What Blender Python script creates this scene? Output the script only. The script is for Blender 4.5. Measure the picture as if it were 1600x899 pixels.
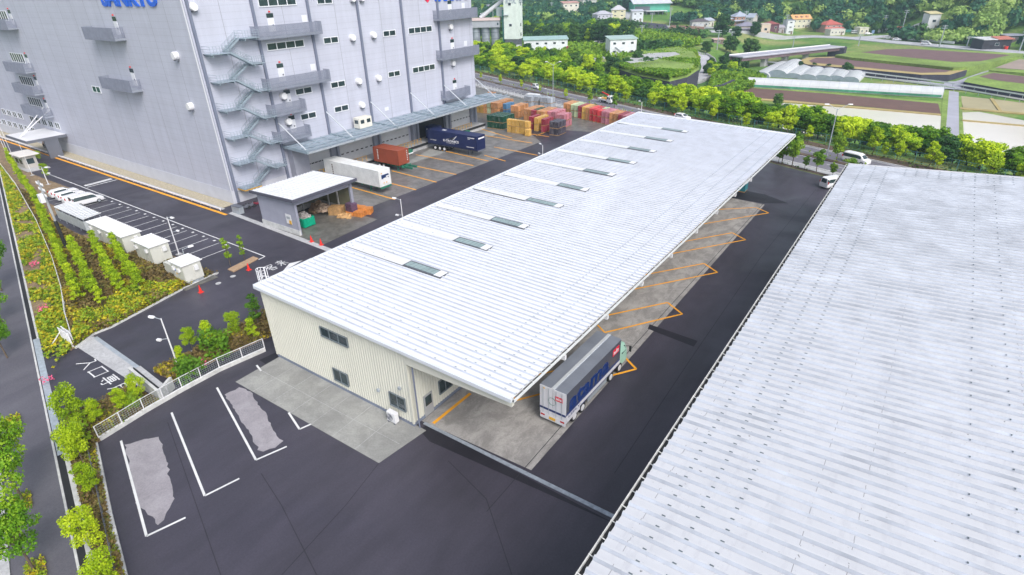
import bpy, math, random
import numpy as np
from mathutils import Vector, Matrix
R = math.radians
random.seed(7); rng = np.random.default_rng(11)
sc = bpy.context.scene
C = sc.collection
for o in list(bpy.data.objects): bpy.data.objects.remove(o)

# ------------------------------------------------------------------ camera, sky, sun, exposure
FPX, PITCH, ROLL, YAW, CAMH = 905.83, 0.49162, 0.02937, -0.62703, 33.0
def cam_rows():
    cy, sy = math.cos(YAW), math.sin(YAW)
    f = np.array([sy*math.cos(PITCH), cy*math.cos(PITCH), -math.sin(PITCH)])
    ri = np.array([cy, -sy, 0.0]); d = np.cross(f, ri)
    c, s = math.cos(ROLL), math.sin(ROLL)
    return np.array([c*ri+s*d, -s*ri+c*d, f])
CR = cam_rows()
cam = bpy.data.objects.new('camera', bpy.data.cameras.new('camera')); C.objects.link(cam)
cam.data.sensor_width = 36.0; cam.data.lens = FPX/1600*36
cam.data.clip_start = 0.5; cam.data.clip_end = 9000
cam.matrix_world = Matrix(((CR[0][0], -CR[1][0], -CR[2][0], 0), (CR[0][1], -CR[1][1], -CR[2][1], 0), (CR[0][2], -CR[1][2], -CR[2][2], CAMH), (0, 0, 0, 1)))
sc.camera = cam
w = bpy.data.worlds.new('World'); sc.world = w; w.use_nodes = True
SUN_EL, SUN_AZ = 45.0, 116.0 # azimuth clockwise from +Y
nt = w.node_tree; bg = nt.nodes['Background']
sky = nt.nodes.new('ShaderNodeTexSky'); sky.sky_type = 'NISHITA'; sky.sun_disc = False
sky.sun_elevation = R(SUN_EL); sky.sun_rotation = R(SUN_AZ); sky.air_density = 1.0; sky.dust_density = 3.0
hs = nt.nodes.new('ShaderNodeHueSaturation'); hs.inputs['Saturation'].default_value = 0.5
nt.links.new(sky.outputs[0], hs.inputs['Color']); nt.links.new(hs.outputs[0], bg.inputs[0]); bg.inputs[1].default_value = 0.135
sun = bpy.data.objects.new('sun', bpy.data.lights.new('sun', 'SUN')); C.objects.link(sun)
sun.data.energy = 1.35; sun.data.angle = R(28); sun.data.color = (1, .975, .95)
sd = Vector((math.sin(R(SUN_AZ))*math.cos(R(SUN_EL)), math.cos(R(SUN_AZ))*math.cos(R(SUN_EL)), math.sin(R(SUN_EL))))
sun.rotation_euler = sd.to_track_quat('Z', 'Y').to_euler(); sun.location = (0, 0, 120)
vs = sc.view_settings; vs.view_transform = 'Standard'; vs.look = 'None'; vs.gamma = 1; vs.use_curve_mapping = False
vs.exposure = 0.78

# ------------------------------------------------------------------ measuring helpers (photo pixel -> real point on a real surface)
def ray(px, py): return CR.T @ np.array([px-800, py-449.5, FPX])
def pl(px, py, ax, c):
    d = ray(px, py); o = np.array([0, 0, CAMH]); t = (c-o[ax])/d[ax]
    p = o+t*d; return (float(p[0]), float(p[1]), float(p[2]))
def G(px, py, z=0.0):
    p = pl(px, py, 2, z); return (p[0], p[1])
def proj(p):
    q = CR @ (np.array(p, float)-[0, 0, CAMH]); return 800+FPX*q[0]/q[2], 449.5+FPX*q[1]/q[2]
def sstep(a, b, v):
    t = np.clip((v-a)/(b-a), 0, 1); return t*t*(3-2*t)
US, UN = np.array([.927, -.375]), np.array([.375, .927])   # along and across the public road
def hill_base(s):
    return 392+14*np.sin(s/47.)+10*np.sin(s/19.+1)-30*sstep(-150, -60, s)
def hz(s, n):
    s = np.asarray(s, float); n = np.asarray(n, float)
    sb = -178-0.42*np.maximum(0, n-185)
    z = -6*sstep(125, 148, n)*sstep(sb-14, sb+14, s)
    left = sstep(-290, -350, s)
    z = z+left*0.07*np.maximum(0, n-250)
    z = z+1.5*sstep(290, 380, n)
    h = np.maximum(0, n-hill_base(s))
    z = z+110*(1-np.exp(-h*0.46/110))*(1+.18*np.sin(s/38.)+.12*np.sin(s/17.+n/60.))
    z = z+6*sstep(12, 120, h)*np.sin(s/23.+2)*np.cos(n/31.)
    return z
def hxy(x, y): return float(hz(x*US[0]+y*US[1], x*UN[0]+y*UN[1]))
def at(px, py):
    """where the ray of a photo pixel meets the terrain"""
    d = ray(px, py); d = d/np.linalg.norm(d); t = 60.0; o = np.array([0, 0, CAMH]); pr = None
    while t < 2500:
        p = o+t*d
        if p[2] < hxy(p[0], p[1]):
            a, b = t-4, t
            for _ in range(12):
                m = (a+b)/2; p = o+m*d
                if p[2] < hxy(p[0], p[1]): b = m
                else: a = m
            return (float(p[0]), float(p[1]), float(p[2]))
        t += 4
    return tuple(float(v) for v in p)
def scale_at(p):
    q = CR @ (np.array(p, float)-[0, 0, CAMH]); return q[2]/FPX     # metres per photo pixel
FACE = R(36.0)     # a building turned this much has its front towards the yard

# ------------------------------------------------------------------ object helpers
def tag(o, label=None, cat=None, group=None, kind=None):
    if label: o['label'] = label
    if cat: o['category'] = cat
    if group: o['group'] = group
    if kind: o['kind'] = kind
    return o
def T(name, label, cat, loc=(0, 0, 0), rz=0, group=None):
    o = bpy.data.objects.new(name, None); C.objects.link(o); o.location = loc; o.rotation_euler = (0, 0, rz)
    o.empty_display_size = .3
    return tag(o, label, cat, group)
class MB:
    def __init__(s): s.v = []; s.f = []
    def quad(s, *p):
        n = len(s.v); s.v += [tuple(q) for q in p]; s.f.append(tuple(range(n, n+len(p)))); return s
    def hexa(s, b, t):
        n = len(s.v); s.v += [tuple(q) for q in b]+[tuple(q) for q in t]
        for f in ((3, 2, 1, 0), (4, 5, 6, 7), (0, 1, 5, 4), (1, 2, 6, 5), (2, 3, 7, 6), (3, 0, 4, 7)): s.f.append(tuple(n+i for i in f))
        return s
    def box(s, x0, x1, y0, y1, z0, z1):
        if x0 > x1: x0, x1 = x1, x0
        if y0 > y1: y0, y1 = y1, y0
        if z0 > z1: z0, z1 = z1, z0
        return s.hexa([(x0, y0, z0), (x1, y0, z0), (x1, y1, z0), (x0, y1, z0)], [(x0, y0, z1), (x1, y0, z1), (x1, y1, z1), (x0, y1, z1)])
    def bar(s, p, q, wd, ht):
        """horizontal-ish bar of width wd and height ht (centred)"""
        p = Vector(p); q = Vector(q); d = (q-p).normalized()
        u = d.cross(Vector((0, 0, 1)))
        u = Vector((1, 0, 0)) if u.length < 1e-4 else u.normalized()
        v = u.cross(d).normalized(); u = u*wd/2; v = v*ht/2
        return s.hexa([p-u-v, p+u-v, q+u-v, q-u-v], [p-u+v, p+u+v, q+u+v, q-u+v])
    def tube(s, p, q, r, n=8, r2=None):
        p = Vector(p); q = Vector(q); d = (q-p).normalized(); r2 = r if r2 is None else r2
        u = d.cross(Vector((0, 0, 1)));  u = Vector((1, 0, 0)) if u.length < 1e-4 else u.normalized()
        v = u.cross(d); k = len(s.v)
        for c, rr in ((p, r), (q, r2)):
            for i in range(n):
                a = 2*math.pi*i/n; s.v.append(tuple(c+u*math.cos(a)*rr+v*math.sin(a)*rr))
        for i in range(n): s.f.append((k+i, k+(i+1) % n, k+n+(i+1) % n, k+n+i))
        s.f.append(tuple(k+i for i in reversed(range(n)))); s.f.append(tuple(k+n+i for i in range(n)))
        return s
    def prism(s, pts, z0, z1):
        a = sum(pts[i][0]*pts[(i+1) % len(pts)][1]-pts[(i+1) % len(pts)][0]*pts[i][1] for i in range(len(pts)))
        if a < 0: pts = pts[::-1]
        n = len(s.v); m = len(pts)
        s.v += [(p[0], p[1], z0) for p in pts]+[(p[0], p[1], z1) for p in pts]
        s.f.append(tuple(n+i for i in reversed(range(m)))); s.f.append(tuple(n+m+i for i in range(m)))
        for i in range(m): s.f.append((n+i, n+(i+1) % m, n+m+(i+1) % m, n+m+i))
        return s
    def flat(s, pts, z):
        a = sum(pts[i][0]*pts[(i+1) % len(pts)][1]-pts[(i+1) % len(pts)][0]*pts[i][1] for i in range(len(pts)))
        if a < 0: pts = pts[::-1]
        n = len(s.v); s.v += [(p[0], p[1], z) for p in pts]; s.f.append(tuple(range(n, n+len(pts)))); return s
    def strip(s, p, q, wd, z):
        p = Vector(p[:2]); q = Vector(q[:2]); d = (q-p).normalized(); u = Vector((-d.y, d.x))*wd/2
        return s.flat([tuple(p-u), tuple(q-u), tuple(q+u), tuple(p+u)], z)
    def loft(s, rings, closed=True):
        n = len(s.v); m = len(rings[0])
        for r in rings: s.v += [tuple(p) for p in r]
        for i in range(len(rings)-1):
            for j in range(m): s.f.append((n+i*m+j, n+i*m+(j+1) % m, n+(i+1)*m+(j+1) % m, n+(i+1)*m+j))
        if closed:
            s.f.append(tuple(n+j for j in reversed(range(m)))); s.f.append(tuple(n+(len(rings)-1)*m+j for j in range(m)))
        return s
    def add(s, o, M=None):
        n = len(s.v); s.v += [tuple(M @ Vector(p)) for p in o.v] if M else o.v; s.f += [tuple(n+i for i in f) for f in o.f]; return s
def O(name, mb, mat, parent=None, world=False, smooth=False, bevel=0):
    v = mb.v
    if world and parent is not None:
        r = parent
        while r.parent: r = r.parent
        iv = (Matrix.Translation(r.location) @ Matrix.Rotation(r.rotation_euler[2], 4, 'Z')).inverted()
        v = [tuple(iv @ Vector(p)) for p in v]
    me = bpy.data.meshes.new(name); me.from_pydata(v, [], mb.f); me.materials.append(mat)
    if smooth: me.polygons.foreach_set('use_smooth', [True]*len(me.polygons))
    me.update()
    o = bpy.data.objects.new(name, me); C.objects.link(o)
    if parent is not None: o.parent = parent
    if bevel:
        m = o.modifiers.new('b', 'BEVEL'); m.width = bevel; m.segments = 2; m.limit_method = 'ANGLE'; m.angle_limit = R(40)
    return o
def S(name, mb, mat, kind='structure', **k): return tag(O(name, mb, mat, **k), kind=kind)
def thing1(name, label, cat, mb, mat, group=None, **k): return tag(O(name, mb, mat, **k), label, cat, group)
def kids(o): return [c for c in bpy.data.objects if c.parent == o]
_tree = {}
def proto_tree(o):
    return (o, [proto_tree(c) for c in kids(o)])
def copy_tree(pt, parent=None):
    o, ch = pt; c = o.copy(); C.objects.link(c); c.parent = parent
    for x in ch: copy_tree(x, c)
    return c
def place(pt, loc, rz, label=None, group=None, scale=None, first=[set()]):
    """first call moves the prototype itself, later calls copy it"""
    o = pt[0]
    if o.name in first[0]: o = copy_tree(pt)
    else: first[0].add(o.name)
    o.location = loc; o.rotation_euler = (0, 0, rz)
    if scale: o.scale = (scale,)*3 if isinstance(scale, (int, float)) else scale
    if label: o['label'] = label
    if group: o['group'] = group
    return o

def parts(name, mbs, mat, parent, world=True):
    for m_ in mbs: O(name, m_, mat, parent, world=world)
# ------------------------------------------------------------------ materials
def M(name, col, rough=.6, metal=0, var=.08, vs_=.6, bump=0, bs=20, spec=.5, coord='obj', alpha=1, trans=0, var2=0, v2s=8, emis=0):
    m = bpy.data.materials.new(name); m.use_nodes = True; nt = m.node_tree; L = nt.links.new
    b = nt.nodes['Principled BSDF']; b.inputs['Roughness'].default_value = rough; b.inputs['Metallic'].default_value = metal
    b.inputs['Specular IOR Level'].default_value = spec
    tc = nt.nodes.new('ShaderNodeTexCoord'); geo = nt.nodes.new('ShaderNodeNewGeometry')
    co = tc.outputs['Object'] if coord == 'obj' else geo.outputs['Position']
    col4 = (*col, 1)
    src = None
    if var:
        n = nt.nodes.new('ShaderNodeTexNoise'); n.inputs['Scale'].default_value = vs_; n.inputs['Detail'].default_value = 5; n.inputs['Roughness'].default_value = .6
        L(co, n.inputs['Vector'])
        mr = nt.nodes.new('ShaderNodeMapRange'); mr.inputs[1].default_value = .3; mr.inputs[2].default_value = .7
        mr.inputs[3].default_value = 1-var; mr.inputs[4].default_value = 1+var; L(n.outputs[0], mr.inputs[0]); src = mr.outputs[0]
        if var2:
            n2 = nt.nodes.new('ShaderNodeTexNoise'); n2.inputs['Scale'].default_value = v2s; n2.inputs['Detail'].default_value = 3; L(co, n2.inputs['Vector'])
            m2 = nt.nodes.new('ShaderNodeMapRange'); m2.inputs[1].default_value = .3; m2.inputs[2].default_value = .7
            m2.inputs[3].default_value = 1-var2; m2.inputs[4].default_value = 1+var2; L(n2.outputs[0], m2.inputs[0])
            mu = nt.nodes.new('ShaderNodeMath'); mu.operation = 'MULTIPLY'; L(src, mu.inputs[0]); L(m2.outputs[0], mu.inputs[1]); src = mu.outputs[0]
        vm = nt.nodes.new('ShaderNodeVectorMath'); vm.operation = 'SCALE'; vm.inputs[0].default_value = col; L(src, vm.inputs['Scale'])
        L(vm.outputs[0], b.inputs['Base Color'])
    else: b.inputs['Base Color'].default_value = col4
    if bump:
        n = nt.nodes.new('ShaderNodeTexNoise'); n.inputs['Scale'].default_value = bs; n.inputs['Detail'].default_value = 4; L(co, n.inputs['Vector'])
        bp = nt.nodes.new('ShaderNodeBump'); bp.inputs['Strength'].default_value = bump; bp.inputs['Distance'].default_value = .05; L(n.outputs[0], bp.inputs['Height']); L(bp.outputs[0], b.inputs['Normal'])
    if alpha < 1: b.inputs['Alpha'].default_value = alpha
    if trans: b.inputs['Transmission Weight'].default_value = trans
    if emis: b.inputs['Emission Color'].default_value = col4; b.inputs['Emission Strength'].default_value = emis
    return m
def nodes_of(m): return m.node_tree, m.node_tree.nodes['Principled BSDF'], m.node_tree.links.new
def mathn(nt, op, a, b=None, c=None):
    n = nt.nodes.new('ShaderNodeMath'); n.operation = op
    for i, v in enumerate((a, b, c)):
        if v is None: continue
        if isinstance(v, (int, float)): n.inputs[i].default_value = v
        else: nt.links.new(v, n.inputs[i])
    return n.outputs[0]
def ramp(nt, fac, stops):
    r = nt.nodes.new('ShaderNodeValToRGB'); nt.links.new(fac, r.inputs[0]); e = r.color_ramp.elements
    while len(e) < len(stops): e.new(.5)
    for el, (p, c) in zip(e, stops): el.position = p; el.color = (*c, 1)
    return r.outputs[0]
def noise(nt, co, sc_, det=4, rough=.55, dist=0):
    n = nt.nodes.new('ShaderNodeTexNoise'); n.inputs['Scale'].default_value = sc_; n.inputs['Detail'].default_value = det
    n.inputs['Roughness'].default_value = rough; n.inputs['Distortion'].default_value = dist
    nt.links.new(co, n.inputs['Vector']); return n.outputs[0]
def mixc(nt, f, a, b, mode='MIX'):
    n = nt.nodes.new('ShaderNodeMix'); n.data_type = 'RGBA'; n.blend_type = mode
    for i, v in ((0, f), (6, a), (7, b)):
        if isinstance(v, (int, float)): n.inputs[i].default_value = v
        elif isinstance(v, tuple): n.inputs[i].default_value = (*v, 1)
        else: nt.links.new(v, n.inputs[i])
    return n.outputs[2]
def stretch(nt, co, sx, sy, sz, rz=0):
    n = nt.nodes.new('ShaderNodeMapping'); n.inputs['Scale'].default_value = (sx, sy, sz); n.inputs['Rotation'].default_value = (0, 0, rz)
    nt.links.new(co, n.inputs[0]); return n.outputs[0]
def bumpn(nt, h, st, dist, b):
    n = nt.nodes.new('ShaderNodeBump'); n.inputs['Strength'].default_value = st; n.inputs['Distance'].default_value = dist
    nt.links.new(h, n.inputs['Height']); nt.links.new(n.outputs[0], b.inputs['Normal'])
def base(name):
    m = bpy.data.materials.new(name); m.use_nodes = True; nt = m.node_tree
    g = nt.nodes.new('ShaderNodeNewGeometry'); return m, nt, nt.nodes['Principled BSDF'], g.outputs['Position']
def asphalt(name, c0, c1, wet=.8):
    m, nt, b, P = base(name)
    big = noise(nt, P, .05, 5, .6, .6); mid = noise(nt, stretch(nt, P, .5, .12, 1), 1, 5, .65); fine = noise(nt, P, 7, 6, .8)
    f = mathn(nt, 'ADD', mathn(nt, 'MULTIPLY', big, .55), mathn(nt, 'MULTIPLY', mid, .45))
    c = ramp(nt, f, [(.38, c0), (.62, c1)])
    fr = mathn(nt, 'MULTIPLY_ADD', fine, 1.1, .45)
    vm = nt.nodes.new('ShaderNodeVectorMath'); vm.operation = 'SCALE'; nt.links.new(c, vm.inputs[0]); nt.links.new(fr, vm.inputs['Scale'])
    nt.links.new(vm.outputs[0], b.inputs['Base Color'])
    r = ramp(nt, noise(nt, P, .09, 5, .6, .8), [(.38, (.60-.3*wet,)*3), (.62, (.74-.2*wet,)*3)]); nt.links.new(r, b.inputs['Roughness'])
    bumpn(nt, noise(nt, P, 30, 2), .25, .02, b); return m
def concrete(name, c0, c1, stain=.5, sx=.25, sy=.06, rough=.7, joint=0):
    m, nt, b, P = base(name)
    f = noise(nt, P, .35, 6, .65, .4); s = noise(nt, stretch(nt, P, sx, sy, 1), 2.2, 6, .7, .5)
    c = ramp(nt, f, [(.3, c0), (.7, c1)])
    d = ramp(nt, s, [(.42, (1-stain,)*3), (.58, (1, 1, 1))])
    c = mixc(nt, 1.0, c, d, 'MULTIPLY')
    c = mixc(nt, 1.0, c, ramp(nt, noise(nt, P, 7, 4), [(.3, (.86,)*3), (.7, (1.06,)*3)]), 'MULTIPLY')
    nt.links.new(c, b.inputs['Base Color']); b.inputs['Roughness'].default_value = rough
    return m
def grid_lines(nt, v, period, wd, off=0):
    """1 on a thin line every period metres"""
    f = mathn(nt, 'FRACT', mathn(nt, 'DIVIDE', mathn(nt, 'SUBTRACT', v, off), period))
    return mathn(nt, 'LESS_THAN', f, wd/period)
def paneled(name, col, vper, hper, axis, voff=0, lw=.05, rough=.5):
    m, nt, b, P = base(name)
    sp = nt.nodes.new('ShaderNodeSeparateXYZ'); nt.links.new(P, sp.inputs[0])
    a = grid_lines(nt, sp.outputs[axis], vper, lw, voff); h = grid_lines(nt, sp.outputs[2], hper, lw*.6, .3)
    ln = mathn(nt, 'MAXIMUM', mathn(nt, 'MULTIPLY', a, 1.0), mathn(nt, 'MULTIPLY', h, .35))
    # each panel a touch different
    cell = mathn(nt, 'ADD', mathn(nt, 'FLOOR', mathn(nt, 'DIVIDE', sp.outputs[axis], vper)), mathn(nt, 'MULTIPLY', mathn(nt, 'FLOOR', mathn(nt, 'DIVIDE', sp.outputs[2], hper)), 17.3))
    wn = nt.nodes.new('ShaderNodeTexWhiteNoise'); wn.noise_dimensions = '1D'; nt.links.new(cell, wn.inputs['W'])
    k = mathn(nt, 'MULTIPLY_ADD', wn.outputs[0], .05, .975)
    k = mathn(nt, 'MULTIPLY', k, mathn(nt, 'MULTIPLY_ADD', noise(nt, stretch(nt, P, 1, 1, .12), .7, 5, .7), .34, .83))
    k = mathn(nt, 'MULTIPLY', k, mathn(nt, 'SUBTRACT', 1, mathn(nt, 'MULTIPLY', ln, .42)))
    vm = nt.nodes.new('ShaderNodeVectorMath'); vm.operation = 'SCALE'; vm.inputs[0].default_value = col; nt.links.new(k, vm.inputs['Scale'])
    nt.links.new(vm.outputs[0], b.inputs['Base Color']); b.inputs['Roughness'].default_value = rough
    return m
def foliage(name, stops, sc_=.9, trans=.25, rnd=.22):
    m, nt, b, P = base(name)
    tc = nt.nodes.new('ShaderNodeTexCoord'); oi = nt.nodes.new('ShaderNodeObjectInfo')
    f = noise(nt, P, sc_, 4, .7)
    f2 = noise(nt, P, sc_*7, 2)
    f = mathn(nt, 'ADD', mathn(nt, 'MULTIPLY', f, .7), mathn(nt, 'MULTIPLY', f2, .3))
    f = mathn(nt, 'ADD', f, mathn(nt, 'MULTIPLY', mathn(nt, 'SUBTRACT', oi.outputs['Random'], .5), rnd))
    c = ramp(nt, f, stops); nt.links.new(c, b.inputs['Base Color']); b.inputs['Roughness'].default_value = .6
    b.inputs['Specular IOR Level'].default_value = .25
    tr = nt.nodes.new('ShaderNodeBsdfTranslucent'); nt.links.new(c, tr.inputs[0]); mx = nt.nodes.new('ShaderNodeMixShader'); mx.inputs[0].default_value = trans
    out = nt.nodes['Material Output']; nt.links.new(b.outputs[0], mx.inputs[1]); nt.links.new(tr.outputs[0], mx.inputs[2]); nt.links.new(mx.outputs[0], out.inputs[0])
    return m
mt = {}
mt['asphalt'] = asphalt('asphalt', (.036, .033, .044), (.061, .055, .076))
mt['road'] = asphalt('road_asphalt', (.13, .125, .15), (.19, .18, .21), .2)
mt['road2'] = asphalt('old_road', (.24, .24, .28), (.33, .33, .37), 0)
mt['patch'] = asphalt('asphalt_patch', (.010, .009, .014), (.02, .018, .026), .3)
mt['conc'] = concrete('apron_concrete', (.27, .27, .26), (.38, .38, .36), .18, .2, .2)
mt['bay'] = concrete('bay_concrete', (.31, .295, .28), (.43, .41, .39), .3, .35, .2)
mt['wetc'] = concrete('wet_concrete', (.14, .135, .12), (.22, .215, .2), .35, .3, .3, .4)
mt['pale'] = concrete('pale_concrete', (.42, .42, .43), (.56, .56, .57), .15, 1, 1)
mt['puddle'] = concrete('puddle_film', (.31, .285, .31), (.38, .355, .38), .15, .3, .3, .3)
mt['kerb'] = M('kerb_stone', (.55, .55, .54), .8, var=.18, vs_=1.5, coord='w')
def worn(name, col):
    m, nt, b, P = base(name); f = ramp(nt, noise(nt, P, 5, 6, .75), [(.62, (0, 0, 0)), (.74, (.6, .6, .6))]); g = ramp(nt, noise(nt, P, .5, 4), [(.35, (.8,)*3), (.65, (1, 1, 1))])
    c = mixc(nt, f, tuple(col), (.09, .085, .1)); c = mixc(nt, 1.0, c, g, 'MULTIPLY'); nt.links.new(c, b.inputs['Base Color']); b.inputs['Roughness'].default_value = .6; return m
mt['paint'] = worn('white_road_paint', (.76, .76, .76))
mt['orange'] = worn('orange_road_paint', (.95, .42, .02))
mt['white'] = M('white_paint', (.75, .75, .77), .4, var=.04)
mt['galv'] = M('galvanised_steel', (.42, .46, .5), .45, .3, var=.12, vs_=1.5)
mt['dgrey'] = M('dark_grey_metal', (.13, .14, .17), .5, var=.08)
mt['pipe'] = M('downpipe_grey', (.17, .19, .26), .5, var=.06)
mt['black'] = M('black_rubber', (.02, .02, .022), .7, var=.1, vs_=4)
mt['glass'] = M('window_glass', (.03, .05, .055), .08, var=.35, vs_=.8, spec=.8)
mt['frame'] = M('window_frame', (.7, .72, .74), .4, var=.03)
mt['dframe'] = M('dark_window_frame', (.16, .19, .21), .4, var=.03)
mt['red'] = M('red_plastic', (.75, .03, .02), .45, var=.08, vs_=5)
mt['yellow'] = M('yellow_paint', (.75, .42, .03), .5, var=.08, vs_=3)
mt['green'] = M('green_paint', (.02, .16, .1), .5, var=.12, vs_=3)
mt['blue'] = M('blue_paint', (.015, .12, .65), .4, var=.03)
mt['soil'] = M('soil', (.12, .085, .06), .95, var=.35, vs_=.5, var2=.2, v2s=5, bump=.5, coord='w')
mt['mulch'] = M('mulch', (.24, .17, .10), .95, var=.3, vs_=1, var2=.25, v2s=6, bump=.5, coord='w')
mt['wood'] = M('raw_wood', (.5, .3, .13), .8, var=.25, vs_=2, var2=.15)
mt['card'] = M('cardboard', (.42, .28, .17), .85, var=.25, vs_=2)
mt['bark'] = M('bark', (.12, .09, .065), .9, var=.3, vs_=3)
mt['leafy'] = foliage('lime_foliage', [(.3, (.18, .32, .01)), (.5, (.42, .58, .015)), (.7, (.62, .72, .03))], .9, .35, .2)
mt['leafm'] = foliage('mid_foliage', [(.3, (.06, .16, .015)), (.5, (.15, .31, .02)), (.7, (.34, .48, .03))], .45, .3, .3)
mt['leafg'] = foliage('belt_foliage', [(.3, (.05, .16, .012)), (.46, (.24, .44, .016)), (.66, (.60, .74, .025))], .22, .3, .35)
mt['leafd'] = foliage('dark_foliage', [(.3, (.02, .08, .025)), (.52, (.055, .15, .03)), (.75, (.14, .26, .045))], .12, .2, .25)
mt['leafh'] = foliage('hill_foliage', [(.3, (.012, .07, .05)), (.5, (.035, .14, .065)), (.72, (.12, .26, .08))], .045, .2, 0)
mt['bamboo'] = foliage('bamboo_foliage', [(.3, (.18, .34, .07)), (.5, (.36, .52, .13)), (.72, (.55, .66, .2))], .07, .25, 0)
def PG(pts, z=0.0): return [G(x, y, z) for x, y in pts]
# ------------------------------------------------------------------ terrain: one sheet to the horizon
def build_terrain():
    sg = np.concatenate([np.arange(-3000, -900, 150), np.arange(-900, -420, 12), np.arange(-420, 140, 5), np.arange(140, 900, 40), np.arange(900, 3001, 200)])
    ng = np.concatenate([np.arange(-1500, -100, 100), np.arange(-100, 120, 20), np.arange(120, 160, 2.5), np.arange(160, 360, 5), np.arange(360, 620, 5), np.arange(620, 1000, 20), np.arange(1000, 3001, 200)])
    SS, NN = np.meshgrid(sg, ng); Z = hz(SS, NN)
    # keep the yard 6 cm below its paving
    Z = np.where(NN < 124, Z-.06, Z)
    X = SS*US[0]+NN*UN[0]; Y = SS*US[1]+NN*UN[1]
    # US,UN are orthonormal to 3 digits: invert exactly
    det = US[0]*UN[1]-US[1]*UN[0]
    X = (SS*UN[1]-NN*US[1])/det; Y = (NN*US[0]-SS*UN[0])/det
    v = np.stack([X.ravel(), Y.ravel(), Z.ravel()], 1); a, b = SS.shape
    i = np.arange(a*b).reshape(a, b)
    f = np.stack([i[:-1, :-1].ravel(), i[:-1, 1:].ravel(), i[1:, 1:].ravel(), i[1:, :-1].ravel()], 1)
    me = bpy.data.meshes.new('ground'); me.from_pydata(v.tolist(), [], f.tolist())
    m, nt, b_, P = base('meadow')
    c = ramp(nt, noise(nt, P, .035, 6, .65, .5), [(.36, (.05, .14, .02)), (.5, (.12, .24, .03)), (.62, (.26, .28, .09))])
    c = mixc(nt, 1.0, c, ramp(nt, noise(nt, P, .8, 4), [(.3, (.7,)*3), (.7, (1.25,)*3)]), 'MULTIPLY')
    nt.links.new(c, b_.inputs['Base Color']); b_.inputs['Roughness'].default_value = .9
    me.materials.append(m); me.polygons.foreach_set('use_smooth', [True]*len(me.polygons))
    o = bpy.data.objects.new('ground', me); C.objects.link(o); tag(o, kind='structure')
build_terrain()

# ------------------------------------------------------------------ yard paving
def sn(s, n):
    det = US[0]*UN[1]-US[1]*UN[0]; return ((s*UN[1]-n*US[1])/det, (n*US[0]-s*UN[0])/det)
S('yard_paving', MB().flat([(-400, -60), (60, -60), (60, 84), sn(-5, 101), sn(-190, 101.5), (-260, 190), (-400, 190)], 0.0), mt['asphalt'])
# public road beyond the yard
def band(name, n0, n1, z, mat, s0=-420, s1=330): return S(name, MB().flat([sn(s0, n0), sn(s1, n0), sn(s1, n1), sn(s0, n1)], z), mat)
band('verge', 101.6, 121.6, -.03, mt['soil'])
band('pavement', 102.6, 104.4, .06, mt['pale'])
band('public_road', 104.6, 117.6, .03, mt['road'])
rm = MB()
def dashes(n, a, b, on, off, wd=.16):
    s = a
    while s < b: rm.strip(sn(s, n), sn(s+on, n), wd, .036); s += on+off
rm.strip(sn(-400, 117.1), sn(300, 117.1), .18, .036); rm.strip(sn(-400, 105.1), sn(300, 105.1), .16, .036)
dashes(114.0, -400, 250, 5, 6); dashes(108.4, -400, 250, 5, 6); dashes(111.9, -400, 250, 8, 3); dashes(110.2, -400, 250, 8, 3)
S('road_marking', rm, mt['paint'])
kb = MB()
for n in (104.5, 117.7): kb.prism([sn(-400, n-.1), sn(300, n-.1), sn(300, n+.1), sn(-400, n+.1)], -.03, .13)
kb.prism([sn(-400, 101.5), sn(-100, 101.5), sn(-100, 101.7), sn(-400, 101.7)], -.03, .2)
S('kerb', kb, mt['kerb'])
S('median_bed', MB().prism([sn(-400, 110.4), sn(300, 110.4), sn(300, 111.6), sn(-400, 111.6)], 0, .16), mt['soil'])

# concrete bays, aprons and patches in the yard (real surfaces 4 mm apart)
XR = -17.6
c1 = PG([(830, 735), (1195, 320)]); 
S('loading_bay_slab', MB().flat([(-28.85, G(665, 661)[1]), (c1[0][0], c1[0][1]), (c1[1][0], c1[1][1]), G(1140, 309), (-28.85, G(1140, 309)[1]-1)], .004), mt['bay'])
S('front_apron_slab', MB().flat(PG([(437, 557.5), (655, 667), (666, 673), (592, 724), (368, 597)]), .008), mt['conc'])
jm = MB()
for t in (1/7, 2/7, 3/7, 4/7, 5/7, 6/7):
    a = np.array(G(437, 557.5)); b = np.array(G(655, 667)); c = np.array(G(368, 597)); d = np.array(G(592, 724))
    jm.strip(tuple(a+(b-a)*t), tuple(c+(d-c)*t), .03, .012)
jm.strip(tuple((a+c)/2), tuple((b+d)/2), .03, .012)
S('apron_joint', jm, mt['pale'])
S('dock_slab', MB().flat(PG([(560, 331), (845, 222), (770, 160), (470, 250)]), .004), concrete('dock_concrete', (.17, .16, .155), (.26, .25, .24), .3, .3, .3, .4))
S('dock_light_slab', MB().flat(PG([(632, 256), (672, 233), (697, 238), (641, 256)]), .008), mt['conc'])
S('dock_light_slab', MB().flat(PG([(745, 208), (768, 204), (778, 210), (770, 213), (752, 211)]), .008), mt['conc'])
S('recycling_apron', MB().flat(PG([(430, 350), (470, 375), (504, 383), (590, 343), (540, 330), (545, 300)]), .008), mt['wetc'])
S('storage_yard_slab', MB().flat([(-118, 117), (-84, 119), (-66, 124), (-60, 121.5), sn(-112, 101.2), sn(-186, 101.2)], .0075), mt['wetc'])
for pts in ([(655, 672), (667, 664), (960, 818), (945, 812), (795, 745), (671, 690)], [(1015, 507), (1090, 533), (1084, 542), (1012, 514)],
            [(405, 563), (437, 548), (437, 557), (415, 569)], [(1155, 296), (1195, 304), (1232, 318), (1195, 318), (1140, 309)]):
    S('dark_patch', MB().flat(PG(pts), .006), mt['patch'])
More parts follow.
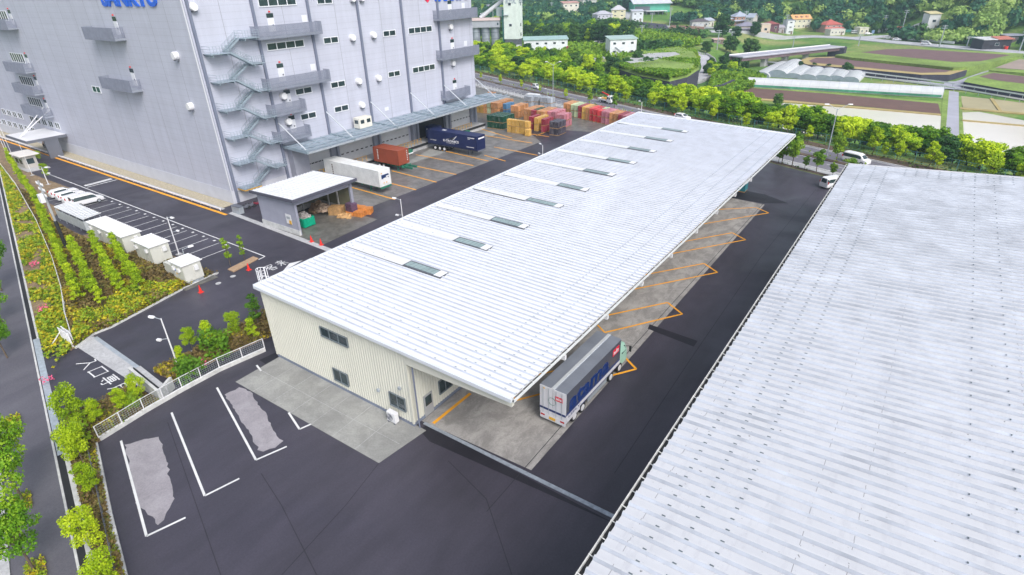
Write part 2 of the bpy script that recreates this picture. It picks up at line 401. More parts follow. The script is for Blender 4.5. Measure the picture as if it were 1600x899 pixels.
def ragged(pts, amp=.12, step=.35, seed=3):
    r = random.Random(seed); out = []
    P_ = [np.array(p) for p in pts]
    for i in range(len(P_)):
        a, b = P_[i], P_[(i+1) % len(P_)]; L = np.linalg.norm(b-a); k = max(1, int(L/step))
        for j in range(k):
            q = a+(b-a)*j/k; out.append((q[0]+r.gauss(0, amp), q[1]+r.gauss(0, amp)))
    return out
S('dried_patch', MB().flat(ragged(PG([(196, 695), (225, 686), (248, 683), (254, 700), (262, 730), (268, 760), (272, 780), (262, 800), (255, 812), (246, 822), (236, 808), (226, 798), (214, 790), (208, 760), (202, 725)]), .05, .35, 5), .005), mt['puddle'])
S('dried_patch', MB().flat(ragged(PG([(352, 616), (374, 606), (392, 612), (403, 632), (418, 650), (427, 672), (432, 682), (441, 690), (430, 700), (412, 706), (402, 704), (396, 690), (392, 676), (378, 660), (366, 640)]), .05, .35, 6), .005), mt['puddle'])
# seams and cracks in the asphalt
cr = MB()
for a in ([(262, 660), (300, 770), (345, 899)], [(408, 740), (440, 790), (495, 899)], [(592, 724), (540, 790), (440, 899)], [(1200, 310), (1100, 420), (900, 640), (760, 800)], [(1275, 296), (1190, 400), (1080, 560), (960, 740)],
          [(900, 225+60), (700, 330), (640, 380)], [(20, 620), (70, 605)], [(40, 690), (100, 668)], [(45, 790), (95, 762)], [(700, 720), (760, 780), (800, 899)]):
    q = PG(a)
    for i in range(len(q)-1): cr.strip(q[i], q[i+1], .065, .007)
S('asphalt_seam', cr, asphalt('seam_tar', (.018, .016, .022), (.034, .03, .04), .3))
# white parking lines
pm = MB()
def ln(a, b, wd=.15, z=.012, mb=None, h=0): (mb or pm).strip(G(*a), G(*b), wd, z)
for a, b in (((75, 272), (414, 401)), ((414, 401), (404, 406)), ((131, 352-0), (92, 333)), ((133, 353), (183, 340)), ((268, 645), (320, 775)), ((320, 775), (374, 748)), ((189, 689), (229, 838)), ((229, 838), (290, 809)),
             ((339, 606), (400, 719)), ((400, 719), (448, 698)), ((401, 571), (408, 580)), ((451, 645), (468, 671)), ((468, 671), (486, 663))): 
    if (a, b) in (((131, 352), (92, 333)), ((133, 353), (183, 340))): continue
    ln(a, b, .17)
ln((136, 293), (183, 281), .3)
for i in range(7):
    p = np.array([134+i*5.9, 289-i*1.55]); ln(tuple(p), tuple(p+[3.4, 1.6]), .75)
X0, Y0 = G(180, 317.5)
for i in range(-4, 13):
    x = X0+i*2.97; pm.strip((x, Y0), (x, Y0-6.1), .13, .012)
    if i < 12: pm.strip((x+1.3, Y0+.1), (x+1.75, Y0+.1), .35, .012)
for i in range(22): pm.strip((X0-4+i*1.8, Y0-6.3), (X0-4+i*1.8+1.0, Y0-6.3), .13, .012)
# painted entrance writing 入口専用
def stroke_text(chars, o, ux, uy, w_, h_, gap, mb, wd, z=.012):
    """chars: list of stroke lists in a 0..1 box, painted along ux with height uy"""
    o = np.array(o); ux = np.array(ux); uy = np.array(uy)
    for k, ch in enumerate(chars):
        for (x0, y0, x1, y1) in ch:
            a = o+ux*(k*(w_+gap)+x0*w_)+uy*y0*h_; b = o+ux*(k*(w_+gap)+x1*w_)+uy*y1*h_
            mb.strip(tuple(a), tuple(b), wd, z)
            z += .0002
IRI = [(.3, 1, .56, .95), (.56, .97, .5, .6), (.5, .62, .02, .02), (.48, .66, .98, .02)]
KUCHI = [(.08, .9, .92, .9), (.12, .93, .12, .05), (.88, .93, .88, .05), (.08, .12, .92, .12)]
SEN = [(.1, .93, .9, .93), (.5, 1, .5, .5), (.22, .8, .78, .8), (.22, .68, .78, .68), (.22, .55, .78, .55), (.22, .82, .22, .53), (.78, .82, .78, .53), (.02, .4, .98, .4), (.68, .5, .68, .04), (.68, .05, .5, .05), (.25, .3, .38, .16)]
YO = [(.14, .95, .86, .95), (.15, .97, .15, .3), (.15, .3, .02, .02), (.85, .97, .85, .03), (.15, .68, .85, .68), (.15, .42, .85, .42), (.5, .95, .5, .03)]
KITA = [(.08, .82, .92, .82), (.5, 1, .5, 0), (.25, .76, .35, .6), (.75, .76, .65, .6), (.02, .52, .98, .52), (.46, .5, .05, .12), (.54, .5, .95, .12)]
MARU = [(.1, .9, .9, .9), (.12, .92, .12, .7), (.88, .92, .88, .7), (.4, .8, .1, .45), (.3, .65, .8, .65), (.8, .65, .05, .3), (.3, .5, .95, .3), (.25, .28, .75, .28), (.25, .28, .25, .03), (.75, .28, .75, .03), (.25, .05, .75, .05)]
e0 = np.array(G(127, 571)); e1 = np.array(G(163, 600)); d = (e1-e0); Lx = np.linalg.norm(d); ux = d/Lx
e2 = np.array(G(143, 558)); uy = e2-np.array(G(118, 568)); hh = np.linalg.norm(uy); uy = uy/hh
stroke_text([IRI, KUCHI, SEN, YO], G(118, 569), ux, uy, Lx*.36, hh*1.05, Lx*.09, pm, .12)
stroke_text([KITA, MARU][::-1], G(424, 424), (0.02, 1.0), (-1, 0.02), 1.25, 2.1, .35, pm, .12)
# arrow
pm.strip(G(403, 445), G(486, 404), .22, .014); pm.flat(PG([(441, 425), (473, 407), (452, 412)]), .0145)
S('parking_marking', pm, mt['paint'])
# orange lines
om = MB()
def ol(a, b, wd=.22): om.strip(G(*a), G(*b), wd, .016)
om.strip((-90.0, 45.45), (-262, 45.45), .5, .016)
ol((677, 662), (735, 615), .3)
bays = [((1058, 331), (1181, 324.5), (1201, 333), (1094, 351)), ((1062, 379), (1144, 364), (1165, 375), (1048, 397)), ((1006, 430), (1100, 412), (1121, 426), (987, 453)), ((940, 495), (1043, 473), (1066, 491), (945, 520)), ((840, 586), (973, 555), (994, 577), (806, 626))]
for a, b, c, d in bays:
    ol(a, b); ol(b, c); ol(c, d)
    ux_ = np.array(G(*d)); e = ux_+np.array([-1.3, .9]); om.strip(tuple(ux_), tuple(e), .18, .0165)
for a, b in (((546, 292), (617, 312)), ((612, 287), (650, 297)), ((612, 267), (682, 285)), ((641, 258), (713, 273)), ((650, 242), (740, 259)), ((690, 235), (763, 252)), ((757, 243), (790, 252)), ((772, 230), (840, 243)), ((757, 212), (832, 224)), ((742, 199), (800, 216)), ((800, 205), (858, 214)), ((838, 212), (858, 205)), ((558, 320), (572, 324))): ol(a, b, .3)
S('orange_line', om, mt['orange'])
# drainage channel and walkway strips
S('trench_drain', MB().prism([G(661, 663), G(664.5, 660), G(964, 807), G(962, 813)], 0, .05), M('steel_grating', (.33, .37, .42), .5, .3, var=.25, vs_=3, coord='w'))
S('footpath_band', MB().flat(PG([(357, 334), (363, 331), (531, 394), (521, 397)]), .018), mt['pale'])
S('wall_drain_strip', MB().flat([(-93.5, 46.9), (-262, 46.9), (-262, 49.1), (-93.5, 49.1)], .05), M('gravel_strip', (.42, .37, .27), .95, var=.25, vs_=3, coord='w', bump=.5))
S('walkway', MB().flat([(-92.6, 46.3), (-262, 46.3), (-262, 46.88), (-92.6, 46.88)], .1), mt['pale'])
# low guard rail along the walkway
def rail_fence(name, label, pts, h, posts, bars, mat, cat='guard rail', pw=.06, group=None, bw=.04):
    t = T(name, label, cat, (*pts[0][:2], pts[0][2] if len(pts[0]) > 2 else 0), group=group)
    mp, mr_ = [], MB()
    for i in range(len(pts)-1):
        a = Vector((*pts[i][:2], pts[i][2] if len(pts[i]) > 2 else 0)); b = Vector((*pts[i+1][:2], pts[i+1][2] if len(pts[i+1]) > 2 else 0))
        k = max(1, round((b-a).length/posts))
        for j in range(k+(i == len(pts)-2)):
            q = a+(b-a)*j/k; mp.append(MB().box(q.x-pw/2, q.x+pw/2, q.y-pw/2, q.y+pw/2, q.z, q.z+h))
        for f in bars: mr_.bar(a+Vector((0, 0, h*f)), b+Vector((0, 0, h*f)), bw, bw)
    if len(mp) <= 100: parts('post', mp, mat, t)
    else:
        parts('post', mp[-90:], mat, t); al = MB()
        for q_ in mp[:-90]: al.add(q_)
        tag(O('posts', al, mat, t, world=True), kind='stuff')
    O('rail', mr_, mat, t, world=True); return t
rail_fence('low_barrier', 'long low white beam barrier beside the orange line below the big grey building', [(-92.8, 46.1), (-262, 46.1)], .35, 3.0, (.85,), mt['white'], 'barrier', .12, bw=.22)

# tyre tracks: thin worn dark bands on the paving
m, nt, b, P = base('tyre_mark'); b.inputs['Base Color'].default_value = (.015, .014, .016, 1); b.inputs['Roughness'].default_value = .6
nt.links.new(mathn(nt, 'MULTIPLY', mathn(nt, 'SUBTRACT', noise(nt, stretch(nt, P, .6, .6, 1), 1.5, 5, .7), .38), .9), b.inputs['Alpha']); mt['tyre'] = m
tk = MB(); tr = random.Random(8); zt = .0125
def track(cx, cy, r0, a0, a1, off_=0.0):
    global zt
    for g in (-.95, .95):
        pr = None; n = 16
        for i in range(n+1):
            a = a0+(a1-a0)*i/n; p0 = (cx+(r0+g-.14)*math.cos(a), cy+(r0+g-.14)*math.sin(a)); p1 = (cx+(r0+g+.14)*math.cos(a), cy+(r0+g+.14)*math.sin(a))
            if pr: tk.flat([pr[0], pr[1], p1, p0], zt)
            pr = (p0, p1)
        zt += .0004
for a in ((-74, 60, 14, -.7, .6), (-78, 78, 12, -.8, .5), (-76, 96, 13, -.9, .4)): track(*a)
S('tyre_mark', tk, mt['tyre'])
# ------------------------------------------------------------------ cream shed with the wide white roof
XW0, XW1, YW0, YW1 = -47.6, -28.9, 25.35, 110.0
RZL0, RZL1, RZR = 8.05, 8.55, 7.75
XE0, XE1 = -47.9, -18.5
YF0, YF1L, YF1R = 25.05, 111.0, 109.7
shed = T('cream_shed', 'long cream corrugated shed with a huge white ribbed roof overhanging the loading bays', 'shed', (XW0, YW0, 0))
creamc = (.66, .655, .575)
m, nt, b, P = base('cream_corrugated'); sp = nt.nodes.new('ShaderNodeSeparateXYZ'); nt.links.new(P, sp.inputs[0])
v = mathn(nt, 'MULTIPLY', noise(nt, stretch(nt, P, 1, 1, .1), .6, 4), .12); vmm = nt.nodes.new('ShaderNodeVectorMath'); vmm.operation = 'SCALE'; vmm.inputs[0].default_value = creamc
nt.links.new(mathn(nt, 'ADD', v, .94), vmm.inputs['Scale']); nt.links.new(vmm.outputs[0], b.inputs['Base Color']); b.inputs['Roughness'].default_value = .5; mt['cream'] = m
def corrugated_wall(a, b, z0, z1a, z1b, pitch, depth, mb, th=.12):
    """profiled metal wall from a to b (xy), outside on the right-hand side"""
    a = np.array(a, float); b = np.array(b, float); L = np.linalg.norm(b-a); u = (b-a)/L; n_ = np.array([u[1], -u[0]]); k = int(L/pitch); pitch = L/k
    front = []; prof = ((0, 0), (.38, 0), (.5, 1), (.88, 1))
    for i in range(k):
        for fx, fy in prof: front.append((i+fx)*pitch), 
    pts = []
    for i in range(k):
        for fx, fy in prof: pts.append(((i+fx)*pitch, fy*depth))
    pts.append((L, 0))
    base_i = len(mb.v)
    for s_, d_ in pts:
        p = a+u*s_+n_*d_; zt = z1a+(z1b-z1a)*s_/L
        mb.v.append((p[0], p[1], z0)); mb.v.append((p[0], p[1], zt))
    for i in range(len(pts)-1): mb.f.append((base_i+2*i, base_i+2*i+2, base_i+2*i+3, base_i+2*i+1))
    # plain inner face
    p, q = a-n_*th, b-n_*th; mb.quad((*q, z0), (*p, z0), (*p, z1a), (*q, z1b)); mb.quad((*a, z1a-.001), (*b, z1b-.001), (*q, z1b), (*p, z1a))
zw = lambda x: RZL0-.28+(RZR-RZL0)*(x-XE0)/(XE1-XE0)
wl = MB()
corrugated_wall((XW0, YW0), (XW1, YW0), .35, zw(XW0), zw(XW1), .3, .05, wl)
corrugated_wall((XW1, YW0), (XW1, YW1-2), .35, zw(XW1), zw(XW1), .3, .05, wl)
corrugated_wall((XW0, YW1-2), (XW0, YW0), .35, 8.0, zw(XW0), .3, .05, wl)
corrugated_wall((XW1, YW1-2), (XW0, YW1-2), .35, 8.0, 8.0, .3, .05, wl)
wall = O('wall', wl, mt['cream'], shed, world=True)
pb = MB(); pb.box(XW0-.03, XW1+.03, YW0-.03, YW0+.15, 0, .35); pb.box(XW1-.15, XW1+.03, YW0+.16, YW1-2, 0, .35); pb.box(XW0-.03, XW0+.15, YW0+.16, YW1-2, 0, .35)
O('plinth', pb, M('plinth_grey', (.2, .23, .3), .7, var=.1, coord='w'), shed, world=True)
parts('corner_trim', [MB().box(XW1-.06, XW1+.09, YW0-.09, YW0+.06, .3, zw(XW1)), MB().box(XW0-.09, XW0+.06, YW0-.09, YW0+.06, .3, zw(XW0))], mt['cream'], shed)
# roof with real standing ribs
def ribbed_roof(quadf, ny, rib_h, rib_w, mb, th=.1):
    """quadf(u,t) -> point; ribs run along u, ny of them spread over t"""
    n0 = len(mb.v)
    for i in range(ny+1):
        t = i/ny
        for dt, dz in ((-rib_w, 0), (-rib_w*.5, rib_h), (rib_w*.5, rib_h), (rib_w, 0)):
            tt = min(max(t+dt, 0), 1)
            for u_ in (0, 1):
                p = quadf(u_, tt); mb.v.append((p[0], p[1], p[2]+(dz if 0 < i < ny else dz)))
    rows = (ny+1)*4
    for r in range(rows-1): mb.f.append((n0+2*r, n0+2*r+1, n0+2*r+3, n0+2*r+2))
    c = [quadf(0, 0), quadf(1, 0), quadf(1, 1), quadf(0, 1)]
    lo = [(p[0], p[1], p[2]-th) for p in c]
    mb.quad(lo[3], lo[2], lo[1], lo[0])
    for i in range(4):
        j = (i+1) % 4; mb.quad(lo[i], lo[j], (c[j][0], c[j][1], c[j][2]+.001), (c[i][0], c[i][1], c[i][2]+.001))
def shed_roof(u_, t):
    y = YF0+((YF1L if u_ < .5 else YF1R)-YF0)*t
    if 0 < u_ < 1: y = YF0+((YF1L*(1-u_)+YF1R*u_)-YF0)*t
    zl = RZL0+(RZL1-RZL0)*t; return (XE0+(XE1-XE0)*u_, y, zl+(RZR-zl)*u_)
m, nt, b, P = base('white_roof_metal')
sp = nt.nodes.new('ShaderNodeSeparateXYZ'); nt.links.new(P, sp.inputs[0])
c = ramp(nt, noise(nt, stretch(nt, P, .08, .6, 1), 1, 5, .6), [(.3, (.69, .70, .72)), (.7, (.73, .74, .76))])
# sheet laps: short staggered joints
cell = mathn(nt, 'FLOOR', mathn(nt, 'DIVIDE', sp.outputs[1], .62)); wn = nt.nodes.new('ShaderNodeTexWhiteNoise'); wn.noise_dimensions = '1D'; nt.links.new(cell, wn.inputs['W'])
stag = mathn(nt, 'MULTIPLY', mathn(nt, 'MODULO', cell, 2), .7)
lap = mathn(nt, 'LESS_THAN', mathn(nt, 'FRACT', mathn(nt, 'DIVIDE', mathn(nt, 'SUBTRACT', sp.outputs[0], stag), 7.3)), .004)
c = mixc(nt, mathn(nt, 'MULTIPLY', lap, .35), c, (.45, .5, .6))
nt.links.new(c, b.inputs['Base Color']); b.inputs['Roughness'].default_value = .42; mt['roofw'] = m
rb = MB(); NY = 140; ribbed_roof(shed_roof, NY, .11, .0014, rb)
roof = O('roof', rb, mt['roofw'], shed, world=True)
def rib_shade_strips(quadf, ny, rib_h, rib_w, mat, parent, wd=.03):  # darker strips along the ribs: shade of the rib side painted as colour
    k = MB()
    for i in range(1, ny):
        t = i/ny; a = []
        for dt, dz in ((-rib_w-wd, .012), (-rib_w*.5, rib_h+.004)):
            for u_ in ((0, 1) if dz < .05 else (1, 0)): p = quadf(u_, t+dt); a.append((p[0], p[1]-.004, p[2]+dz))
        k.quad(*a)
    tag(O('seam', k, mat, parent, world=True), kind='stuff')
rib_shade_strips(shed_roof, NY, .11, .0014, M('seam_grey', (.45, .48, .56), .5, var=.15, vs_=.5, coord='w'), roof, .0002)  # grey colour stands in for shade beside the shed ribs
# roof edge trims
et = MB()
p0, p1, p2, p3 = [Vector(shed_roof(*q)) for q in ((0, 0), (1, 0), (1, 1), (0, 1))]
et.bar(p0+Vector((-.06, -.1, -.05)), p1+Vector((.1, -.1, -.05)), .2, .3)
et.bar(p0+Vector((-.12, -.1, 0)), p3+Vector((-.12, .1, 0)), .2, .3); et.bar(p3+Vector((-.1, .12, 0)), p2+Vector((.1, .12, 0)), .2, .3)
O('edge_trim', et, M('trim_white', (.66, .69, .74), .4, var=.05), roof, world=True)
# snow-guard clips on the ribs: dark dots in rows along the eaves
cl = MB()
for i in range(1, NY):
    t = i/NY
    us = [.02, .05, .08] if False else []
    for xoff in (1.2, 3.0, 4.8): us.append(1-(xoff-.3+(.45 if i % 2 else 0)*0)/29.4)
    if True:
        k = 4 if i > 3 else 4
        for xoff in (1.0, 2.6, 4.2, 5.8):
            if i % 2 == 0: us.append(xoff/29.4)
    if i < 9 and i % 2: us += [x/29.4 for x in range(6, 25, 1)][::2]
    if i > NY-5: us += [x/29.4 for x in range(6, 25, 1)]
    for u_ in us:
        p = shed_roof(u_, t); cl.box(p[0]-.085, p[0]+.085, p[1]-.03, p[1]+.03, p[2]+.1, p[2]+.13)
tag(O('roof_clip', cl, M('clip_slate', (.2, .25, .3), .5), roof, world=True), kind='stuff')
# skylights with raised flashing
mt['sky_glass'] = M('skylight_glass', (.26, .34, .34), .25, var=.15, vs_=.6)
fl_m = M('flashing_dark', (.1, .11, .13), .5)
sky_px = [((640, 412), (690, 432)), ((716, 375), (762, 390)), ((773, 343), (820, 357)), ((829, 312), (873, 326)), ((876, 290), (915, 300)), ((917, 267), (956, 277)), ((952, 250), (990, 258)), ((985, 233), (1021, 240)), ((1011, 217), (1047, 224)), ((1036, 204), (1072, 209))]
side_px = [(545, 390), (612, 350), (689, 325), (752, 299), (813, 277), (866, 256), (868, 237), (905, 224), (935, 210), (962, 197)]
for (a, b_), sp_ in zip(sky_px, side_px):
    A = G(*a, 8.0); B = G(*b_, 8.0); y = (A[1]+B[1])/2; x0, x1 = A[0], B[0]
    zc = lambda x: RZL0+(RZL1-RZL0)*((y-YF0)/85)+(RZR-(RZL0+(RZL1-RZL0)*((y-YF0)/85)))*(x-XE0)/(XE1-XE0)
    f = MB(); f.hexa([(x0-.15, y-.62, zc(x0)-.02), (x1+.15, y-.62, zc(x1)-.02), (x1+.15, y+.62, zc(x1)-.02), (x0-.15, y+.62, zc(x0)-.02)], [(x0-.15, y-.62, zc(x0)+.14), (x1+.15, y-.62, zc(x1)+.14), (x1+.15, y+.62, zc(x1)+.14), (x0-.15, y+.62, zc(x0)+.14)])
    sk = O('skylight', f, fl_m, roof, world=True)
    g = MB(); k = 7; dx = (x1-.75-x0)/k
    for i in range(k):
        xa, xb = x0+i*dx+.03, x0+(i+1)*dx-.03
        g.hexa([(xa, y-.44, zc(xa)+.1), (xb, y-.44, zc(xb)+.1), (xb, y+.44, zc(xb)+.1), (xa, y+.44, zc(xa)+.1)], [(xa, y-.44, zc(xa)+.16), (xb, y-.44, zc(xb)+.16), (xb, y+.44, zc(xb)+.16), (xa, y+.44, zc(xa)+.16)])
    tag(O('pane', g, mt['sky_glass'], roof, world=True))
    w_ = MB(); xa, xb = x1-.72, x1+.1
    w_.hexa([(xa, y-.56, zc(xa)+.1), (xb, y-.56, zc(xb)+.1), (xb, y+.56, zc(xb)+.1), (xa, y+.56, zc(xa)+.1)], [(xa, y-.56, zc(xa)+.17), (xb, y-.56, zc(xb)+.17), (xb, y+.56, zc(xb)+.17), (xa, y+.56, zc(xa)+.17)])
    O('skylight_cover', w_, mt['white'], roof, world=True)
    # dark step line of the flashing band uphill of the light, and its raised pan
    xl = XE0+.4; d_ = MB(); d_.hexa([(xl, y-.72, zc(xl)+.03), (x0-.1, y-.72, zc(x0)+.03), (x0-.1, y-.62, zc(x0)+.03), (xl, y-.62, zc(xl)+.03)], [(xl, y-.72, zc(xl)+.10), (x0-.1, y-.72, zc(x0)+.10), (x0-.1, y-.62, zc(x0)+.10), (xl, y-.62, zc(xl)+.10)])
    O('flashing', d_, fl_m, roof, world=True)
    d_ = MB(); d_.hexa([(xl, y-.62, zc(xl)+.03), (x0-.2, y-.62, zc(x0)+.03), (x0-.2, y+.6, zc(x0)+.03), (xl, y+.6, zc(xl)+.03)], [(xl, y-.62, zc(xl)+.13), (x0-.2, y-.62, zc(x0)+.13), (x0-.2, y+.6, zc(x0)+.11), (xl, y+.6, zc(xl)+.11)])
    O('roof_pan', d_, mt['roofw'], roof, world=True)
# gutter along the eave over the bays
def gutter(parent, a, b, mats, wd=.22, side=1):
    a = Vector(a); b = Vector(b); g = MB()
    u = (b-a).normalized(); n_ = Vector((u.y, -u.x, 0))*side
    g.bar(a+n_*wd+Vector((0, 0, -.02)), b+n_*wd+Vector((0, 0, -.02)), .05, .24); g.bar(a+n_*wd*.5+Vector((0, 0, -.16)), b+n_*wd*.5+Vector((0, 0, -.16)), wd, .03)
    o = O('gutter', g, mats[0], parent, world=True)
    k = min(99, int((b-a).length/1.2)); br = []
    for i in range(k+1):
        p = a+(b-a)*i/k; br.append(MB().bar(p-n_*.02+Vector((0, 0, .06)), p+n_*(wd+.03)+Vector((0, 0, .12)), .05, .03))
    parts('gutter_bracket', br, mats[0], o)
    dk = MB(); dk.bar(a+n_*wd*.5+Vector((0, 0, -.12)), b+n_*wd*.5+Vector((0, 0, -.12)), wd-.06, .03); O('gutter_bed', dk, mt['black'], o, world=True)
gutter(roof, p1+Vector((.02, 0, -.08)), p2+Vector((.02, 0, -.08)), [M('gutter_white', (.7, .72, .72), .4, var=.1, vs_=2)])
# fascia beam over the front bay opening, cantilever beams, columns along the wall
fb = MB(); fb.hexa([(XW1+.05, YW0-.12, zw(XW1)-1.15), (XE1-.1, YW0-.12, zw(XE1)-.62), (XE1-.1, YW0+.18, zw(XE1)-.62), (XW1+.05, YW0+.18, zw(XW1)-1.15)], [(XW1+.05, YW0-.12, zw(XW1)-.02), (XE1-.1, YW0-.12, zw(XE1)+.12), (XE1-.1, YW0+.18, zw(XE1)+.12), (XW1+.05, YW0+.18, zw(XW1)-.02)])
O('fascia_beam', fb, mt['cream'], shed, world=True)
px_b = [(873, 556), (938, 493), (991, 441), (1035, 397), (1077, 360), (1107, 330), (1135, 303), (1160, 280)]
for q in px_b:
    y = G(*q, 7.0)[1]; bm = MB()
    bm.hexa([(XW1+.3, y-.12, 6.2), (XE1+.15, y-.12, 6.85), (XE1+.15, y+.12, 6.85), (XW1+.3, y+.12, 6.2)], [(XW1+.3, y-.12, 7.3), (XE1+.15, y-.12, 7.25), (XE1+.15, y+.12, 7.25), (XW1+.3, y+.12, 7.3)])
    bm.box(XW1+.08, XW1+.35, y-.14, y+.14, 0, 7.2); O('cantilever_beam', bm, mt['white'], shed, world=True)
# windows, doors on the shed
def win_box(parent, plane, c, a0, a1, z0, z1, n, fm, gm, out=1, name='window', fw=.07, th=.1, mull=None, pl_='pane'):
    """window on a vertical plane; plane 'x' or 'y' = constant axis"""
    f = MB(); g = MB()
    def bx(mb, u0, u1, w0, w1, d0, d1):
        if plane == 'y': mb.box(u0, u1, c+d0*out, c+d1*out, w0, w1)
        else: mb.box(c+d0*out, c+d1*out, u0, u1, w0, w1)
    bx(f, a0, a1, z1-fw, z1, 0, th); bx(f, a0, a1, z0, z0+fw, 0, th+.04)
    for i in range(n+1):
        u_ = a0+(a1-a0-fw)*i/n; bx(f, u_, u_+fw, z0+fw, z1-fw, 0, th)
    o = O(name, f, fm, parent, world=True)
    bx(g, a0+.01, a1-.01, z0+.01, z1-.01, -.02, th*.35); O(pl_, g, gm, o, world=True); return o
FS_ = lambda px, py: pl(px, py, 1, YW0-.05)
def shed_win(px0, py0, px1, py1, h, n):
    a = FS_(px0, py0); b_ = FS_(px1, py1); zc_ = (a[2]+b_[2])/2; win_box(shed, 'y', YW0-.05, a[0], b_[0], zc_-h/2, zc_+h/2, n, mt['dframe'], mt['glass'], -1)
shed_win(501.5, 518, 543.5, 534, 1.0, 3); shed_win(522, 584, 544.5, 594, 1.35, 2)
a = FS_(610, 625); b_ = FS_(635, 637); win_box(shed, 'y', YW0-.05, a[0], b_[0], .95+.35, 3.0-.3, 2, mt['dframe'], mt['glass'], -1)
aw = pl(685, 606, 0, XW1+.05); bw_ = pl(706, 602, 0, XW1+.05); win_box(shed, 'x', XW1+.05, aw[1], bw_[1], 1.2, 2.6, 2, mt['dframe'], mt['glass'], 1)
dr = MB(); da = pl(663, 640, 0, XW1+.05)[1]; dr.box(XW1+.05, XW1+.13, da, da+1.05, .12, 2.25)
door = O('door', dr, M('door_grey', (.35, .36, .37), .5), shed, world=True)
O('door_pane', MB().box(XW1+.14, XW1+.15, da+.15, da+.9, 1.15, 2.1), mt['glass'], door, world=True); O('door_handle', MB().box(XW1+.14, XW1+.19, da+.08, da+.12, 1.0, 1.2), mt['galv'], door, world=True)
O('downpipe', MB().tube((XW1+.55, YW0+.1, .1), (XW1+.55, YW0+.1, 6.2), .07), mt['pipe'], shed, world=True)
for q in ((592.5, 609), (625.5, 606)):
    p = FS_(*q); O('vent_cap', MB().box(p[0]-.14, p[0]+.14, YW0-.25, YW0-.05, p[2]-.14, p[2]+.14), mt['galv'], shed, world=True, bevel=.04)
# air conditioner
px_ = G(618, 655); ac = T('air_conditioner', 'white air conditioner outdoor unit standing against the cream wall under a window', 'air conditioner', (px_[0]+.1, YW0-.55, 0))
O('case', MB().box(-.5, .5, -.22, .22, .12, 1.1), mt['white'], ac, bevel=.03)
r = MB()
for rr in (.34, .25, .16, .07):
    for i in range(20):
        t0, t1 = i/20*math.tau, (i+1)/20*math.tau; r.bar((-.12+rr*math.cos(t0), -.245, .62+rr*math.sin(t0)), (-.12+rr*math.cos(t1), -.245, .62+rr*math.sin(t1)), .03, .012)
O('fan_grille', r, mt['dgrey'], ac); O('foot', MB().box(-.42, -.3, -.25, .25, 0, .12), mt['dgrey'], ac); O('foot', MB().box(.3, .42, -.25, .25, 0, .12), mt['dgrey'], ac)
# roof access ladder cage at the yard side of the shed
lc = T('ladder_cage', 'galvanised roof ladder with round safety cage at the near left corner of the white roof', 'ladder', (XW0-.6, G(420, 432, 8.6)[1]-.3, 0))
l = MB()
for s_ in (-.25, .25): l.tube((.3, s_, .3), (.3, s_, 9.4), .035)
for i in range(30): l.tube((.3, -.25, .5+i*.3), (.3, .25, .5+i*.3), .018, 6)
O('rung', l, mt['white'], lc); l = MB()
for k in range(8):
    z = 3+k*.9
    for i in range(12):
        t0, t1 = -math.pi*.05+i/12*math.pi*1.1+math.pi/2, (i+1)/12*math.pi*1.1-math.pi*.05+math.pi/2
        l.tube((.3+.75*math.cos(t0), .45*math.sin(t0), z), (.3+.75*math.cos(t1), .45*math.sin(t1), z), .03, 6)
for i in range(7):
    t0 = math.pi/2+i/6*math.pi; l.tube((.3+.75*math.cos(t0), .45*math.sin(t0), 3), (.3+.75*math.cos(t0), .45*math.sin(t0), 9.3), .03, 6)
O('safety_cage', l, mt['white'], lc)

# ------------------------------------------------------------------ second warehouse with the big ribbed roof at the right
wh = T('warehouse', 'warehouse with a vast weathered white ribbed metal roof filling the lower right of the photo', 'warehouse', (-7.5, -20, 0))
def wr(u_, t):
    y = -25+(94.4+25)*t; x = -8.0+58*u_
    return (x, y, 8.0+.055*(58*u_))
m, nt, b, P = base('weathered_roof_metal')
sp = nt.nodes.new('ShaderNodeSeparateXYZ'); nt.links.new(P, sp.inputs[0])
c = ramp(nt, noise(nt, stretch(nt, P, .25, .5, 1), 1, 6, .65), [(.3, (.54, .55, .58)), (.7, (.59, .60, .63))])
c = mixc(nt, 1.0, c, ramp(nt, noise(nt, stretch(nt, P, 1.4, .25, 1), 1.2, 5, .7), [(.36, (.92, .92, .93)), (.48, (1, 1, 1))]), 'MULTIPLY')
cell = mathn(nt, 'FLOOR', mathn(nt, 'DIVIDE', sp.outputs[1], .96)); stag = mathn(nt, 'MULTIPLY', mathn(nt, 'MODULO', cell, 2), 2.1)
lapd = mathn(nt, 'FRACT', mathn(nt, 'DIVIDE', mathn(nt, 'SUBTRACT', sp.outputs[0], stag), 9.1))
c = mixc(nt, mathn(nt, 'MULTIPLY', mathn(nt, 'LESS_THAN', lapd, .004), .7), c, (.15, .15, .17))
spt = ramp(nt, noise(nt, stretch(nt, P, 1.6, 1.6, 1), 2.2, 2, .5), [(.73, (1, 1, 1)), (.76, (.2, .2, .2))]); c = mixc(nt, .9, c, spt, 'MULTIPLY')
dsp = ramp(nt, noise(nt, stretch(nt, P, 1, 1.7, 1), 4.5, 2, .5), [(.74, (1, 1, 1)), (.77, (.35, .33, .33))]); c = mixc(nt, .8, c, dsp, 'MULTIPLY')
nt.links.new(c, b.inputs['Base Color']); b.inputs['Roughness'].default_value = .5; mt['roof2'] = m
NW = 150; rb = MB(); ribbed_roof(wr, NW, .18, .0011, rb, .3); wroof = O('roof', rb, mt['roof2'], wh, world=True)
rib_shade_strips(wr, NW, .18, .0011, M('seam_weathered', (.45, .48, .54), .5, var=.25, vs_=.4, coord='w'), wroof, .0003)  # painted shade lines on the near side of the warehouse ribs
q0, q1, q2, q3 = [Vector(wr(*q)) for q in ((0, 0), (1, 0), (1, 1), (0, 1))]
